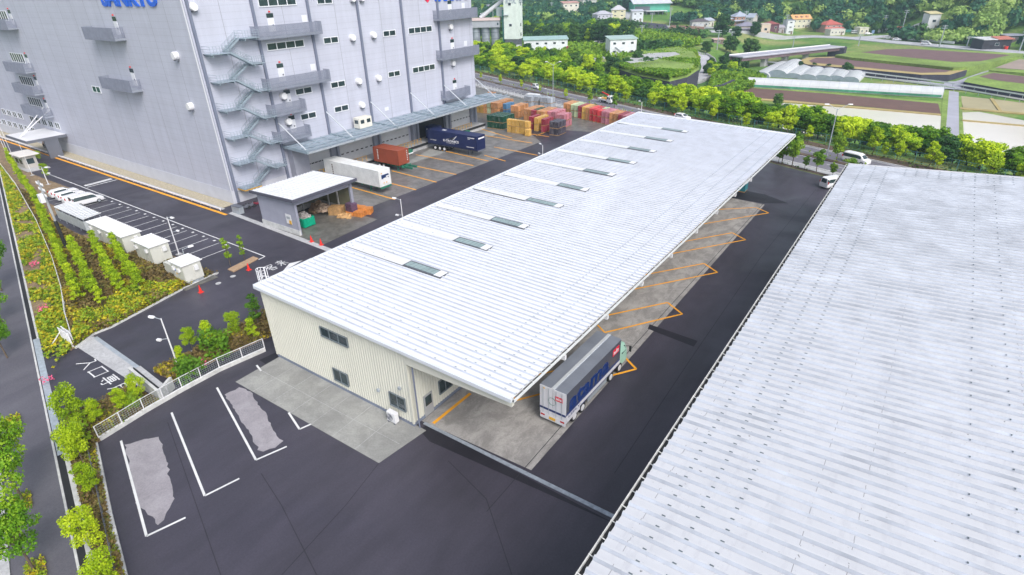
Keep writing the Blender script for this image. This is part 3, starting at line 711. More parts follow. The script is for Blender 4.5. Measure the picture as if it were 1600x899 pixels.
et = MB(); et.bar(q3+Vector((-.1, .1, -.05)), q2+Vector((0, .1, -.05)), .2, .35); O('edge_trim', et, M('trim_white2', (.62, .64, .7), .4, var=.05), wroof, world=True)
gutter(wroof, q0+Vector((-.04, 0, -.1)), q3+Vector((-.04, 0, -.1)), [M('gutter_old', (.6, .6, .58), .5, var=.2, vs_=1.5)], .26, -1)
cl = MB()
for i in range(1, NW):
    t = i/NW; xs = [2.1+.75, 4.3, 6.0]
    xs = [1.9, 3.4, 4.9]
    if i > NW-6: xs += list(np.arange(7, 30, 1.25))
    for x in xs:
        p = wr(x/58, t); cl.box(p[0]-.1, p[0]+.1, p[1]-.035, p[1]+.035, p[2]+.16, p[2]+.2)
    if i % 2 == 0 and i > NW*.2:
        for x in (14.5, 16.4, 24.2, 26.2):
            p = wr(x/58, t); cl.box(p[0]-.03, p[0]+.03, p[1]-.16, p[1]+.05, p[2]+.1, p[2]+.16)
tag(O('roof_clip', cl, M('clip_dark', (.1, .13, .15), .5), wroof, world=True), kind='stuff')
wl = MB(); corrugated_wall((-7.3, 93.6), (-7.3, -24), .4, 7.7, 7.7, .35, .05, wl); corrugated_wall((49, 93.6), (-7.3, 93.6), .4, 10.6, 7.7, .35, .05, wl); O('wall', wl, mt['cream'], wh, world=True)
wp = MB(); wp.box(-7.36, -7.2, -24, 93.6, 0, .4); wp.box(-7.1, 49, 93.5, 93.66, 0, .4); O('plinth', wp, mt['kerb'], wh, world=True)
# ------------------------------------------------------------------ the big grey distribution building
BX, BY0, BY1, BXL, BZ = -93.7, 49.2, 116.5, -262.0, 37.0
bb = T('distribution_centre', 'enormous pale grey panel clad distribution building with balconies and a zigzag outside stair', 'building', (BX, BY0, 0))
gcol = (.49, .505, .595)
mt['panx'] = paneled('grey_panels_south', gcol, 5.5, 1.0, 0, BX, .09); mt['pany'] = paneled('grey_panels_east', gcol, 5.5, 1.0, 1, 49.35, .09)
parts('wall', [MB().quad((BXL, BY0, 0), (BX, BY0, 0), (BX, BY0, BZ), (BXL, BY0, BZ)), MB().quad((BX, BY1, 0), (BXL, BY1, 0), (BXL, BY1, BZ), (BX, BY1, BZ))], mt['panx'], bb)
parts('wall', [MB().quad((BX, BY0, 0), (BX, BY1, 0), (BX, BY1, BZ), (BX, BY0, BZ)), MB().quad((BXL, BY1, 0), (BXL, BY0, 0), (BXL, BY0, BZ), (BXL, BY1, BZ))], mt['pany'], bb)
O('roof', MB().box(BXL-.1, BX+.1, BY0-.1, BY1+.1, BZ, BZ+.5), mt['galv'], bb, world=True)
pb = MB(); pb.box(BXL, BX+.06, BY0-.06, BY0-.001, 0, 2.3); pb.box(BX+.001, BX+.06, BY0, 60.2, 0, 2.3); O('plinth', pb, M('plinth_pale', (.55, .56, .62), .6, var=.06, coord='w'), bb, world=True)
pb = MB(); pb.box(BX-.03, BX+.13, BY0-.13, BY0+.03, 0, BZ); O('corner_trim', pb, M('corner_pale', (.60, .61, .66), .5, var=.03), bb, world=True)
PY = [49.9, 60.3, 71.0, 82.1, 93.6, 104.6]
for y in PY:
    O('downpipe', MB().box(BX+.01, BX+.38, y-.2, y+.2, 0.1 if y < 61 else .1, BZ-.2), mt['pipe'], bb, world=True)
FEp = lambda px, py: pl(px, py, 0, BX)
Wn = [(410, 12, 650, 12, 4), (778, 5, 876, 3, 2), (466, 293, 700, 272, 4), (820, 256, 914, 248, 2), (1193, 212, 1272, 206, 2), (1351, 194, 1499, 180, 4), (866, 534, 957, 522, 2), (1225, 466, 1300, 459, 2), (1377, 440, 1518, 418, 4), (644, 575, 749, 562, 2), (888, 686, 978, 672, 2), (677, 732, 776, 718, 2)]
mt['wf'] = M('window_frame_white', (.72, .74, .78), .4, var=.03)
def windows_row(zc, y0, y1, n, h=1.15):
    win_box(bb, 'x', BX, y0, y1, zc-h/2, zc+h/2, n, mt['wf'], mt['glass'], 1, fw=.14)
for (a, b_, c_, d_, n) in Wn:
    p = FEp(300+a/4, b_/4); q = FEp(300+c_/4, d_/4); zc = (p[2]+q[2])/2
    if a == 410: zc = 30.35
    windows_row(zc, p[1], q[1], n, 1.25 if n == 4 else 1.15)
a_ = pl(144, 137, 1, BY0); b_2 = pl(158, 143, 1, BY0); win_box(bb, 'y', BY0, a_[0], b_2[0], 15.25, 16.5, 2, mt['wf'], M('green_glass', (.02, .09, .06), .15, var=.1), -1, fw=.12)
# round ventilation hoods
def hood(p, axis):
    h = MB(); n = 14; r = .62; dp = .75
    rings = []
    for k, (dd, rr) in enumerate(((0, r), (dp*.75, r), (dp, r*.86))):
        ring = []
        for i in range(n):
            a = math.tau*i/n
            if axis == 'x': ring.append((p[0]+dd, p[1]+rr*math.cos(a), p[2]+rr*math.sin(a)))
            else: ring.append((p[0]-rr*math.cos(a), p[1]-dd, p[2]+rr*math.sin(a)))
        rings.append(ring)
    h.loft(rings); o = O('vent_hood', h, mt['white'], bb, world=True, smooth=False)
    k = MB()
    if axis == 'x': k.box(p[0]+.1, p[0]+dp*.8, p[1]-.35, p[1]+.35, p[2]-r-.12, p[2]-r*.5)
    else: k.box(p[0]-.35, p[0]+.35, p[1]-dp*.8, p[1]-.1, p[2]-r-.12, p[2]-r*.5)
    O('vent_mouth', k, mt['dgrey'], o, world=True)
for q in ((300, 11), (549, 59), (582, 55), (559, 127), (590, 122), (564, 164), (702, 42), (706, 99), (441, 150), (449, 190)): hood(FEp(*q), 'x')
hood((FEp(549, -2)), 'x'); hood((FEp(563, -3)), 'x')
for q in ((277, 87), (300, 166)): hood(pl(*q, 1, BY0), 'y')
# doors
m_dw = M('door_white', (.72, .73, .78), .4, var=.03)
def bdoor(axis, u_, z0, h=2.9, w_=1.25):
    def bx(mb, a, b_, c, d, e, f):
        if axis == 'x': mb.box(BX+e, BX+f, a, b_, c, d)
        else: mb.box(a, b_, BY0-f, BY0-e, c, d)
    k = MB(); bx(k, u_-w_/2, u_+w_/2, z0, z0+2.15, .01, .08); d = O('door', k, m_dw, bb, world=True)
    k = MB(); bx(k, u_-w_/2, u_+w_/2, z0+2.2, z0+2.85, .01, .09); O('transom_pane', k, mt['glass'], d, world=True)
    k = MB(); bx(k, u_-.13, u_+.13, z0+3.0, z0+3.22, .01, .2); O('alarm_lamp', k, mt['red'], d, world=True)
    k = MB(); bx(k, u_+.15, u_+.4, z0+.9, z0+1.15, .09, .13); O('door_handle', k, mt['dgrey'], d, world=True)
for u_, z0 in ((63.3, 25.9), (63.3, 18.1), (63.6, 13.75), (63.5, 9.3), (108.8, 25.9), (108.8, 18.0), (108.7, 9.2)): bdoor('x', u_, z0)
for u_, z0 in ((-116.6, 26.0), (-116.3, 17.8), (-163.6, 26.8), (-164.0, 18.1), (-163.7, 13.5), (-163.2, 8.7)): bdoor('y', u_, z0)
# grille balconies: vertical-slat fronts as real slats
m_bal = M('balcony_steel', (.24, .26, .33), .5, .1, var=.12, vs_=1)
def balcony(axis, a0, a1, z0, h=1.95, dp=1.75):
    k = MB(); s_ = MB()
    def P3(u_, d_, z): return (BX+d_, u_, z) if axis == 'x' else (u_, BY0-d_, z)
    def bx(mb, u0, u1, d0, d1, w0, w1):
        p, q = P3(u0, d0, w0), P3(u1, d1, w1); mb.box(p[0], q[0], p[1], q[1], w0, w1)
    bx(k, a0, a1, 0.02, dp, z0, z0+.28)
    o = O('balcony', k, mt['galv'], bb, world=True)
    n = int((a1-a0)/.16)
    for i in range(n+1): u_ = a0+(a1-a0)*i/n; bx(s_, u_-.045, u_+.045, dp, dp+.05, z0-.1, z0+h)
    for u_ in (a0, a1):
        for j in range(1, 11): d_ = dp*j/10; bx(s_, u_-.02, u_+.02, d_-.05, d_+.03, z0-.1, z0+h)
    for z in (z0+.35, z0+h-.05, z0+.95): bx(s_, a0, a1, dp-.06, dp, z, z+.06); bx(s_, a0-.03, a0+.03, 0, dp, z, z+.06); bx(s_, a1-.03, a1+.03, 0, dp, z, z+.06)
    O('balcony_grille', s_, m_bal, o, world=True)
for y0, y1, z0 in ((59.2, 72.0, 25.1), (59.2, 72.1, 17.1), (59.0, 65.8, 12.9), (59.0, 65.8, 8.35), (103.1, 116.4, 25.1), (103.1, 116.4, 17.1), (103.6, 112.2, 8.4)): balcony('x', y0, y1, z0)
for x0, x1, z0 in ((-126.1, -114.6, 25.3), (-126.1, -114.4, 17.0), (-174, -162.2, 26.0), (-174, -162.2, 17.3), (-174, -162.2, 12.7), (-174, -161.4, 7.9)): balcony('y', x0, x1, z0)
# small white plates beside doors
for y, z in ((70.0, 27.9), (70.0, 19.9), (113.5, 27.9), (113.5, 19.9)): O('wall_plate', MB().box(BX+.01, BX+.08, y-.55, y+.55, z-.9, z+.2), m_dw, bb, world=True)
O('wall_plate', MB().box(BX+.01, BX+.08, 85.9, 87.0, 9.0, 9.7), m_dw, bb, world=True)
# office windows at the far left of the south side
for i, x in enumerate(np.arange(-196, -160, 3.7)):
    if i in (4,): continue
    win_box(bb, 'y', BY0, x, x+2.6, 5.2, 6.7, 2, mt['wf'], mt['glass'], -1, fw=.12)
for i, x in enumerate(np.arange(-215, -178, 3.9)): win_box(bb, 'y', BY0, x, x+2.6, 1.6+.6, 3.4+.3, 2, mt['wf'], mt['glass'], -1, fw=.12)
for z in (20.1, 15.2, 10.6, 28.6):
    win_box(bb, 'y', BY0, -173.5, -165.6, z-1.2+.1, z+.9, 6, mt['wf'], mt['glass'], -1, fw=.13)
# lettering and emblem
def text_mesh(txt, size, ext=.05, bold=0):
    cu = bpy.data.curves.new('t', 'FONT'); cu.body = txt; cu.size = size; cu.extrude = ext; cu.offset = bold; cu.resolution_u = 3
    o = bpy.data.objects.new('t', cu); C.objects.link(o); dg = bpy.context.evaluated_depsgraph_get()
    me = bpy.data.meshes.new_from_object(o.evaluated_get(dg)); bpy.data.objects.remove(o); bpy.data.curves.remove(cu)
    mb = MB(); mb.v = [tuple(v.co) for v in me.vertices]; mb.f = [tuple(p.vertices) for p in me.polygons]; bpy.data.meshes.remove(me)
    xs = [v[0] for v in mb.v]; return mb, min(xs), max(xs)
def put_text(name, txt, mat, parent, o, ux, uz, w_, h_, ext=.06, bold=0, world=True, squash=None, shear=0):
    """flat lettering: o lower-left, ux along, uz up, width w_, letter height h_"""
    mb, x0, x1 = text_mesh(txt, 1.0, ext, bold); kx = w_/(x1-x0); kz = h_/.72
    ux = Vector(ux).normalized(); uz = Vector(uz).normalized(); n_ = ux.cross(uz); o = Vector(o)
    mb.v = [tuple(o+ux*((v[0]-x0)*kx+shear*v[1]*kz)+uz*v[1]*kz+n_*(v[2]+ext)) for v in mb.v]
    return O(name, mb, mat, parent, world=world)
put_text('lettering', 'SANKYU', mt['blue'], bb, (-119.0, BY0-.02, 30.55), (1, 0, 0), (0, 0, 1), 18.6, 2.7, .1, .035)
put_text('lettering', 'SANKYU', mt['blue'], bb, (BX+.02, 104.0, 28.85), (0, 1, 0), (0, 0, 1), 11.5, 2.4, .1, .035)
em = MB(); yc, z0 = 101.7, 28.65
pts = [(yc, z0), (yc+1.5, z0+1.3), (yc+1.75, z0+2.4), (yc+.9, z0+3.1), (yc, z0+2.5), (yc-.9, z0+3.1), (yc-1.75, z0+2.4), (yc-1.5, z0+1.3)]
em.v = [(BX+.02, p[0], p[1]) for p in pts]+[(BX+.14, p[0], p[1]) for p in pts]; em.f = [tuple(reversed(range(8))), tuple(range(8, 16))]+[(i, (i+1) % 8, 8+(i+1) % 8, 8+i) for i in range(8)]
O('emblem', em, M('emblem_red', (.85, .02, .08), .4, var=0), bb, world=True)
# zigzag stair
m_st = M('stair_steel', (.33, .40, .46), .45, .3, var=.12, vs_=1.2)
st = T('outside_stair', 'galvanised zigzag outside stair climbing the near end of the big building', 'stair', (BX+.9, 54, 0))
levels = [(23.8, 50.4, 53.6), (19.7, 50.4, 53.6), (15.4, 50.4, 53.6), (11.0, 50.4, 53.6), (6.8, 50.4, 53.6), (2.6, 50.4, 53.6)]
def flight(y0, z0, y1, z1, x0, x1):
    k = MB(); n = 11
    for s_ in (x0, x1): k.bar((s_, y0, z0), (s_, y1, z1), .06, .32)
    for i in range(n): t = (i+.5)/n; k.box(x0, x1, y0+(y1-y0)*t-.14, y0+(y1-y0)*t+.14, z0+(z1-z0)*t, z0+(z1-z0)*t+.04)
    O('flight', k, m_st, st, world=True); k = MB()
    for s_ in (x0, x1):
        for f_ in (.45, 1.05): k.tube((s_, y0, z0+f_), (s_, y1, z1+f_), .025, 5)
        for i in range(5): t = i/4; k.tube((s_, y0+(y1-y0)*t, z0+(z1-z0)*t), (s_, y0+(y1-y0)*t, z0+(z1-z0)*t+1.05), .025, 5)
    O('handrail', k, m_st, st, world=True)
def landing(y0, y1, z, x0=BX+.05, x1=BX+2.3):
    k = MB(); k.box(x0, x1, y0, y1, z-.12, z); k.box(x0, x1-.1, y0+.3, y0+.42, z-.42, z-.12); k.box(x0, x1-.1, y1-.5, y1-.38, z-.42, z-.12)
    o = O('landing', k, m_st, st, world=True); k = MB()
    for z_ in (.35, .7, 1.1): k.bar((x1, y0, z+z_), (x1, y1, z+z_), .04, .04); k.bar((x0, y0, z+z_), (x1, y0, z+z_), .04, .04)
    for i in range(7): y = y0+(y1-y0)*i/6; k.box(x1-.02, x1+.02, y-.02, y+.02, z, z+1.1)
    O('handrail', k, m_st, o, world=True)
for i, (z, a, b_) in enumerate(levels):
    landing(a, b_, z)
    if i < 5:
        zn = levels[i+1][0]; zm = (z+zn)/2
        landing(57.0, 59.3 if i else 59.2, zm); flight(53.6, z, 57.0, zm, BX+1.3, BX+2.2); flight(57.0, zm, 53.6, zn, BX+.2, BX+1.1)
landing(56.3, 59.1, 25.6); flight(53.6, 23.8, 56.3, 25.6, BX+.2, BX+1.1)
O('landing', MB().box(BX+.05, BX+2.3, 50.4, 53.6, 2.3, 2.44), mt['yellow'], st, world=True)
# dock canopy
cz, cx1, cy0, cy1 = 7.2, -86.6, 60.4, 121.0
cn = T('dock_canopy', 'long flat steel canopy hung on tie rods over the truck docks of the big building', 'canopy', (BX, cy0, cz))
k = MB(); nrib = 300
for i in range(nrib):
    y = cy0+(cy1-cy0)*i/nrib; k.hexa([(BX+.05, y, cz), (cx1, y, cz-.25), (cx1, y+.1, cz-.25), (BX+.05, y+.1, cz)], [(BX+.05, y, cz+.1), (cx1, y, cz-.15), (cx1, y+.1, cz-.15), (BX+.05, y+.1, cz+.1)])
k.hexa([(BX+.05, cy0, cz-.05), (cx1, cy0, cz-.3), (cx1, cy1, cz-.3), (BX+.05, cy1, cz-.05)], [(BX+.05, cy0, cz+.02), (cx1, cy0, cz-.23), (cx1, cy1, cz-.23), (BX+.05, cy1, cz+.02)])
O('roof_sheet', k, M('canopy_sheet', (.42, .47, .54), .45, .1, var=.1), cn, world=True)
for x in (BX+1.0, BX+2.7, BX+4.6, BX+6.4): 
    O('purlin', MB().box(x-.1, x+.1, cy0, cy1, cz+.02, cz+.22), m_st, cn, world=True)
k = MB(); k.box(cx1-.05, cx1+.08, cy0, cy1, cz-.36, cz-.05); O('fascia', k, mt['galv'], cn, world=True)
for y in (60.5, 71.0, 82.1, 93.6, 104.6, 116.0):
    b_3 = MB(); b_3.bar((BX+.1, y, cz+.15), (cx1+.1, y, cz-.05), .35, .5); O('beam', b_3, M('canopy_beam', (.27, .34, .39), .45, .2, var=.1) if y == 60.5 else bpy.data.materials['canopy_beam'], cn, world=True)
    O('tie_rod', MB().tube((BX+.2, y, 11.6), (cx1-.9, y+.4, cz+.2), .11), M('rod_pale', (.55, .58, .62), .4, .1, var=.05) if y == 60.5 else bpy.data.materials['rod_pale'], cn, world=True)
for y in np.arange(63, 118, 2.75): O('purlin', MB().bar((BX+.5, y, cz+.22), (cx1-.2, y, cz+.02), .08, .1), m_st, cn, world=True)
# observation cabin parked on the canopy: cream control box
cb = T('control_cabin', 'small cream cabin with windows standing on the dock canopy', 'cabin', (BX+1.7, 78.2, cz+.25))
O('body', MB().box(-.9, .9, -1.6, 1.6, 0, 2.0), M('cream_cab', (.7, .68, .6), .5), cb, bevel=.05)
k = MB(); k.box(.9, .93, -1.3, -.4, .9, 1.6); k.box(.9, .93, .3, 1.2, .9, 1.6); k.box(-.5, .5, -1.63, -1.6, .9, 1.6); O('window', k, mt['glass'], cb)
# shutters, dock platform, pillars
m_sh = M('shutter_white', (.55, .56, .58), .5, var=.06)
for y0, y1 in ((64.6, 70.2), (72.4, 81.2), (83.4, 91.8), (105.6, 113.6)):
    k = MB(); z = 1.4
    while z < 6.6: k.hexa([(BX+.2, y0, z), (BX+.27, y0, z), (BX+.27, y1, z), (BX+.2, y1, z)], [(BX+.2, y0, z+.34), (BX+.2+.03, y0, z+.34), (BX+.2+.03, y1, z+.34), (BX+.2, y1, z+.34)]); z += .35
    o = O('shutter_door', k, m_sh, bb, world=True); k = MB(); n = 7
    for i in range(n): y = y0+(y1-y0)*(i+.35)/n; k.box(BX+.27, BX+.3, y, y+.62, 2.85, 3.05)
    O('shutter_window', k, mt['black'], o, world=True)
O('dock_opening', MB().box(BX+.05, BX+.12, 94.6, 103.8, 1.3, 6.6), mt['black'], bb, world=True)
k = MB(); k.box(BX+.05, BX+1.6, 61.2, 64.4, 0, 6.9); O('dock_wall', k, M('dock_wall_grey', (.33, .34, .4), .6, var=.08), bb, world=True)
m_pil = M('pillar_grey', (.25, .27, .33), .5, var=.1)
for y in (71.2, 82.2, 93.6, 104.7, 114.2):
    k = MB(); k.box(BX+.1, BX+.9, y-1.0, y-.55, 0, 6.9); k.box(BX+.1, BX+.9, y+.5, y+.95, 0, 6.9); k.box(BX+.05, BX+.4, y-.5, y+.45, 0, 6.9); O('dock_pillar', k, m_pil, bb, world=True)
dk = T('loading_dock', 'raised concrete loading dock with a dark edge below the canopy', 'dock', (BX, 61, 0))
O('platform', MB().box(BX+.1, BX+3.6, 64.5, 115, 0, 1.25), mt['pale'], dk, world=True); O('dock_bumper', MB().box(BX+3.6, BX+3.75, 64.5, 115, .7, 1.2), mt['black'], dk, world=True)
def railing(name, label, a, b_, z, h=1.1, mat=None, group=None):
    return rail_fence(name, label, [(*a, z), (*b_, z)], h, 1.0, (.5, 1.0), mat or mt['yellow'], 'railing', .06, group)
for (a, b_, lb) in (((BX+3.4, 64.8), (BX+3.4, 66.8), 'short yellow railing at the dock edge left of the white container'), ((BX+3.4, 73.0), (BX+3.4, 76.4), 'yellow railing at the dock edge between the white and the rust red containers'),
                    ((BX+3.4, 82.0), (BX+3.4, 92.2), 'long yellow railing at the dock edge between the rust red and the navy containers'), ((BX+3.4, 98.0), (BX+3.4, 110), 'yellow railing at the dock edge right of the navy container')):
    railing('railing', lb, a, b_, 1.25, group='yellow railings on the dock edge')
k = T('dock_leveller', 'green dock leveller plate with a white edge between the rust red and navy containers', 'dock leveller', (BX+4.0, 86.4, .2)); O('plate', MB().box(-.2, .8, -1.6, 1.6, .2, .9), mt['green'], k); O('lip', MB().box(.8, .9, -1.6, 1.6, .1, .35), mt['white'], k)
k = T('dock_leveller', 'green dock leveller plate beside the green crates right of the navy container', 'dock leveller', (BX+4.0, 106, .2)); O('plate', MB().box(-.2, .8, -1.6, 1.6, .2, .9), mt['green'], k); O('lip', MB().box(.8, .9, -1.6, 1.6, .1, .35), mt['white'], k)

# ------------------------------------------------------------------ containers and trailers at the docks
def wheel(parent, x, y, r=.5, wd=.3, out=1):
    w_ = O('wheel', MB().tube((x, y-wd/2, r), (x, y+wd/2, r), r, 18), mt['black'], parent)
    O('rim', MB().tube((x, y+out*(wd/2-.02), r), (x, y+out*(wd/2+.03), r), r*.58, 14), mt['white'], w_); return w_
def container(name, label, loc, L, col, z0, wd=2.9, ht=2.8, corr=True, rz=0, refr=False):
    t = T(name, label, 'container', (*loc, 0), rz)
    m = M(name+'_paint', col, .5, var=.12, vs_=.8, var2=.05)
    k = MB(); x0, x1 = 0, L
    if corr:
        k.box(x0+.06, x1-.06, -wd/2+.06, wd/2-.06, z0+.05, z0+ht-.03); n = int(L/.28)
        for i in range(n): x = x0+.1+(L-.2)*i/n; k.box(x, x+.15, -wd/2+.02, wd/2-.02, z0+.15, z0+ht-.12)
        for j in range(9): y = -wd/2+.2+(wd-.4)*j/9; k.box(x1-.06, x1-.02, y, y+.15, z0+.15, z0+ht-.15)
    else: k.box(x0+.02, x1-.02, -wd/2+.02, wd/2-.02, z0+.02, z0+ht-.02)
    O('body', k, m, t); k = MB()
    for y in (-wd/2, wd/2-.15):
        for z in (z0, z0+ht-.14): k.box(x0+.16, x1-.16, y, y+.15, z, z+.14)
        for x in (x0, x1-.16): k.box(x, x+.16, y, y+.15, z0, z0+ht)
    for x in (x0, x1-.15):
        for z in (z0, z0+ht-.14): k.box(x, x+.15, -wd/2+.15, wd/2-.15, z, z+.14)
    O('frame', k, m, t); return t, m
def chassis(label, loc, L, col, z0, wheels, rz=0, over=0):
    t = T('trailer_chassis', label, 'trailer', (*loc, 0), rz); m = mt[col]
    k = MB(); k.box(-.1, L+over, -.75, -.5, z0-.42, z0-.05); k.box(-.1, L+over, .5, .75, z0-.42, z0-.05)
    for i in range(7): x = L*i/6; k.box(x-.08, x+.08, -1.25, 1.25, z0-.35, z0-.02)
    O('frame', k, m, t)
    for x in wheels:
        for s_ in (-1, 1): wheel(t, x, s_*1.1, .5, .4, s_)
    for s_ in (-1, 1): O('landing_leg', MB().box(L*.78-.08, L*.78+.08, s_*.7-.08, s_*.7+.08, 0.05, z0-.4).box(L*.78-.2, L*.78+.2, s_*.7-.2, s_*.7+.2, 0, .05), m, t)
    return t
# white reefer
t, m = container('white_container', 'long white refrigerated container on a green chassis beside the open store', (-90.2, 67.4), 14.8, (.72, .73, .72), 1.25, 2.7, 2.9, False, R(-.8))
k = MB(); k.box(14.8, 14.88, -1.1, 1.1, 1.6, 3.9); O('cooling_unit', k, mt['white'], t); k = MB(); k.box(14.88, 14.91, -.85, .85, 2.6, 3.3); O('grille', k, M('grille_navy', (.01, .03, .12), .5), t); k = MB(); k.box(14.91, 14.93, -.5, .6, 2.45, 2.7); k.box(14.91, 14.93, .2, .8, 2.75, 3.0); O('label_plate', k, mt['white'], t)
k = MB(); k.box(14.88, 14.92, -.9, -.7, 3.5, 3.7); k.box(14.88, 14.92, .1, .3, 1.75, 1.95); k.box(14.88, 14.92, -.5, -.3, 1.75, 1.95); O('marker', k, mt['yellow'], t)
k = MB()
for i in range(6): k.box(2.2, 2.5, -1.36, -1.345, 3.4-i*.33, 3.6-i*.33)
O('lettering', k, M('letter_brown', (.1, .05, .03), .6), t)
chassis('green trailer chassis under the long white container', (-90.2, 67.4), 14.8, 'green', 1.25, (2.0, 3.3), R(-.8))
# rust-red 20 ft
t, m = container('red_container', 'rust red ribbed container on a green chassis at the dock', (-89.0, 78.6), 6.9, (.30, .07, .035), 1.25, 2.9, 2.85, True)
k = MB()
for i in range(7): k.box(1.15, 1.4, -1.475, -1.46, 3.6-i*.3, 3.8-i*.3)
for i in range(6): k.box(7-.05, 7-.03, .85, 1.0, 3.6-i*.35, 3.8-i*.35)
O('lettering', k, mt['white'], t)
chassis('green trailer chassis sticking out beyond the rust red container', (-89.0, 78.6), 7.4, 'green', 1.2, (1.2, 2.4), 0, 2.2)
# navy box trailer
t, m = container('navy_trailer', 'dark navy box trailer with white winged writing parked at the dock', (-89.2, 94.6), 13.8, (.012, .02, .085), 1.3, 2.8, 2.95, True)
w3 = [O('panel', MB().box(.3, 13.5, -1.44, -1.41, 1.5, 4.1), m, t)]
put_text('lettering', 'K-TRONICS', mt['white'], t, (4.6, -1.442, 2.25), (1, 0, 0), (0, 0, 1), 4.3, .5, .01, .02, world=False); put_text('lettering', 'LOGISTICS', mt['white'], t, (5.4, -1.442, 1.95), (1, 0, 0), (0, 0, 1), 2.4, .18, .01, 0, world=False)
k = MB()
for i in range(5): a = .35+i*.16; k.hexa([(5.4+i*.25, -1.46, 2.85), (6.0+i*.4, -1.46, 2.85), (6.0+i*.4, -1.442, 2.85), (5.4+i*.25, -1.442, 2.85)], [(6.6+i*.35, -1.46, 3.0+i*.13), (7.3+i*.3, -1.46, 3.1+i*.16), (7.3+i*.3, -1.442, 3.1+i*.16), (6.6+i*.35, -1.442, 3.0+i*.13)])
O('wing_emblem', k, mt['white'], t); put_text('lettering', 'LOGISTICS', mt['white'], t, (.8, -1.442, 2.1), (1, 0, 0), (0, 0, 1), 1.8, .2, .01, 0, world=False)
k = MB(); k.box(11.4, 13.2, -1.46, -1.442, 3.7, 3.85); k.box(11.4, 12.0, -1.46, -1.442, 3.45, 3.55); k.box(11.0, 13.0, -1.46, -1.442, 1.8, 1.9); k.box(13.82, 13.85, -.9, 1.1, 3.55, 3.85); k.box(3.4, 4.4, -.4, .3, 4.25, 4.262); O('lettering', k, mt['white'], t)
chassis('black wheeled chassis under the navy box trailer', (-89.2, 94.6), 13.8, 'dgrey', 1.3, (2.0, 3.3, 4.6))
t = T('waiting_trailer', 'part of a dark box trailer standing in the dock behind the navy trailer', 'trailer', (-92.6, 97.4, 0)); O('body', MB().box(0, 2.9, -1.2, 1.2, 1.3, 4.0), m, t, bevel=.04); O('lettering', MB().box(.5, 1.6, -1.22, -1.2, 3.1, 3.5), mt['white'], t); O('wheel', MB().tube((1, -1.1, .5), (1, -.8, .5), .5, 14), mt['black'], t)
# ------------------------------------------------------------------ open recycling store
ZS = 5.7; sx0, sx1, sy0, sy1 = -81.2, -72.1, 46.4, 57.2
sto = T('open_store', 'small grey open fronted store with a white roof beside the big building', 'store', (sx0, sy0, 0))
def st_roof(u_, t): return (sx0-.8+(sx1-sx0+1.5)*u_, sy0-.5+(sy1-sy0+.9)*t, ZS-.35+.35*u_)
rb = MB(); ribbed_roof(st_roof, 20, .12, .004, rb); rf = O('roof', rb, mt['roofw'], sto, world=True)
k = MB(); A = [Vector(st_roof(*q)) for q in ((0, 0), (1, 0), (1, 1), (0, 1))]
k.bar(A[0]+Vector((0, -.08, -.08)), A[1]+Vector((.1, -.08, -.08)), .2, .42); k.bar(A[1]+Vector((.08, 0, -.08)), A[2]+Vector((.08, 0, -.08)), .2, .42); k.bar(A[2]+Vector((.1, .08, -.08)), A[3]+Vector((0, .08, -.08)), .2, .42)
O('roof_edge', k, M('roof_edge_dark', (.09, .09, .12), .5, var=.06), rf, world=True)
m_sg = M('store_grey', (.30, .31, .38), .5, var=.08)
k = MB(); corrugated_wall((sx0, sy0), (sx1, sy0), .8, 5.1, 5.4, .2, .03, k, .1); corrugated_wall((sx0, sy1), (sx0, sy0), .8, 5.1, 5.1, .2, .03, k, .1)
k.box(sx1-.12, sx1, sy0+.2, sy1-.6, 4.6, 5.45); k.box(sx0+.1, sx1, sy1-.1, sy1, .8, 5.3); O('wall', k, m_sg, sto, world=True)
k = MB(); k.box(sx0+.13, sx0+.2, sy0+.2, sy1-.15, .82, 5.0); k.box(sx0+.22, sx1-.3, sy1-.17, sy1-.12, .82, 5.0); O('inner_lining', k, M('lining_olive', (.2, .2, .13), .7, var=.15), sto, world=True)
k = MB(); k.box(sx0-.08, sx1+.12, sy0-.08, sy0+.18, 0, .8); k.box(sx0-.08, sx0+.2, sy0+.19, sy1+.1, 0, .8); k.box(sx1-.25, sx1+.15, sy1-.55, sy1+.15, 0, 1.2); k.box(sx0+.21, sx1-.26, sy1-.16, sy1+.08, 0, .8); O('plinth', k, mt['kerb'], sto, world=True)
for (x, y) in ((sx1-.15, sy0+.05), (sx1-.15, sy1-.45)): O('post', MB().box(x-.2, x+.2, y-.05, y+.3, 0, 5.3), m_sg, sto, world=True)
for (x, y) in ((sx0+.45, sy0+3.6), (sx0+.45, sy0+7.2), (sx1-3.5, sy1-.4), (sx1-6, sy1-.4)): O('post', MB().box(x-.1, x+.1, y-.1, y+.1, 0, 5.0), mt['kerb'], sto, world=True)
k = MB(); p = pl(508, 347, 1, sy0-.1)
k = T('notice_board', 'white notice board with a yellow corner on the grey side of the open store', 'sign', (sx1-1.9, sy0-.14, 1.55)); O('board', MB().box(-.55, .75, -.03, 0, 0, 1.5), mt['white'], k); O('panel', MB().box(.1, .7, -.045, -.031, -.02, .6), mt['yellow'], k); O('panel', MB().box(-.35, .5, -.045, -.031, .75, 1.15), mt['galv'], k)
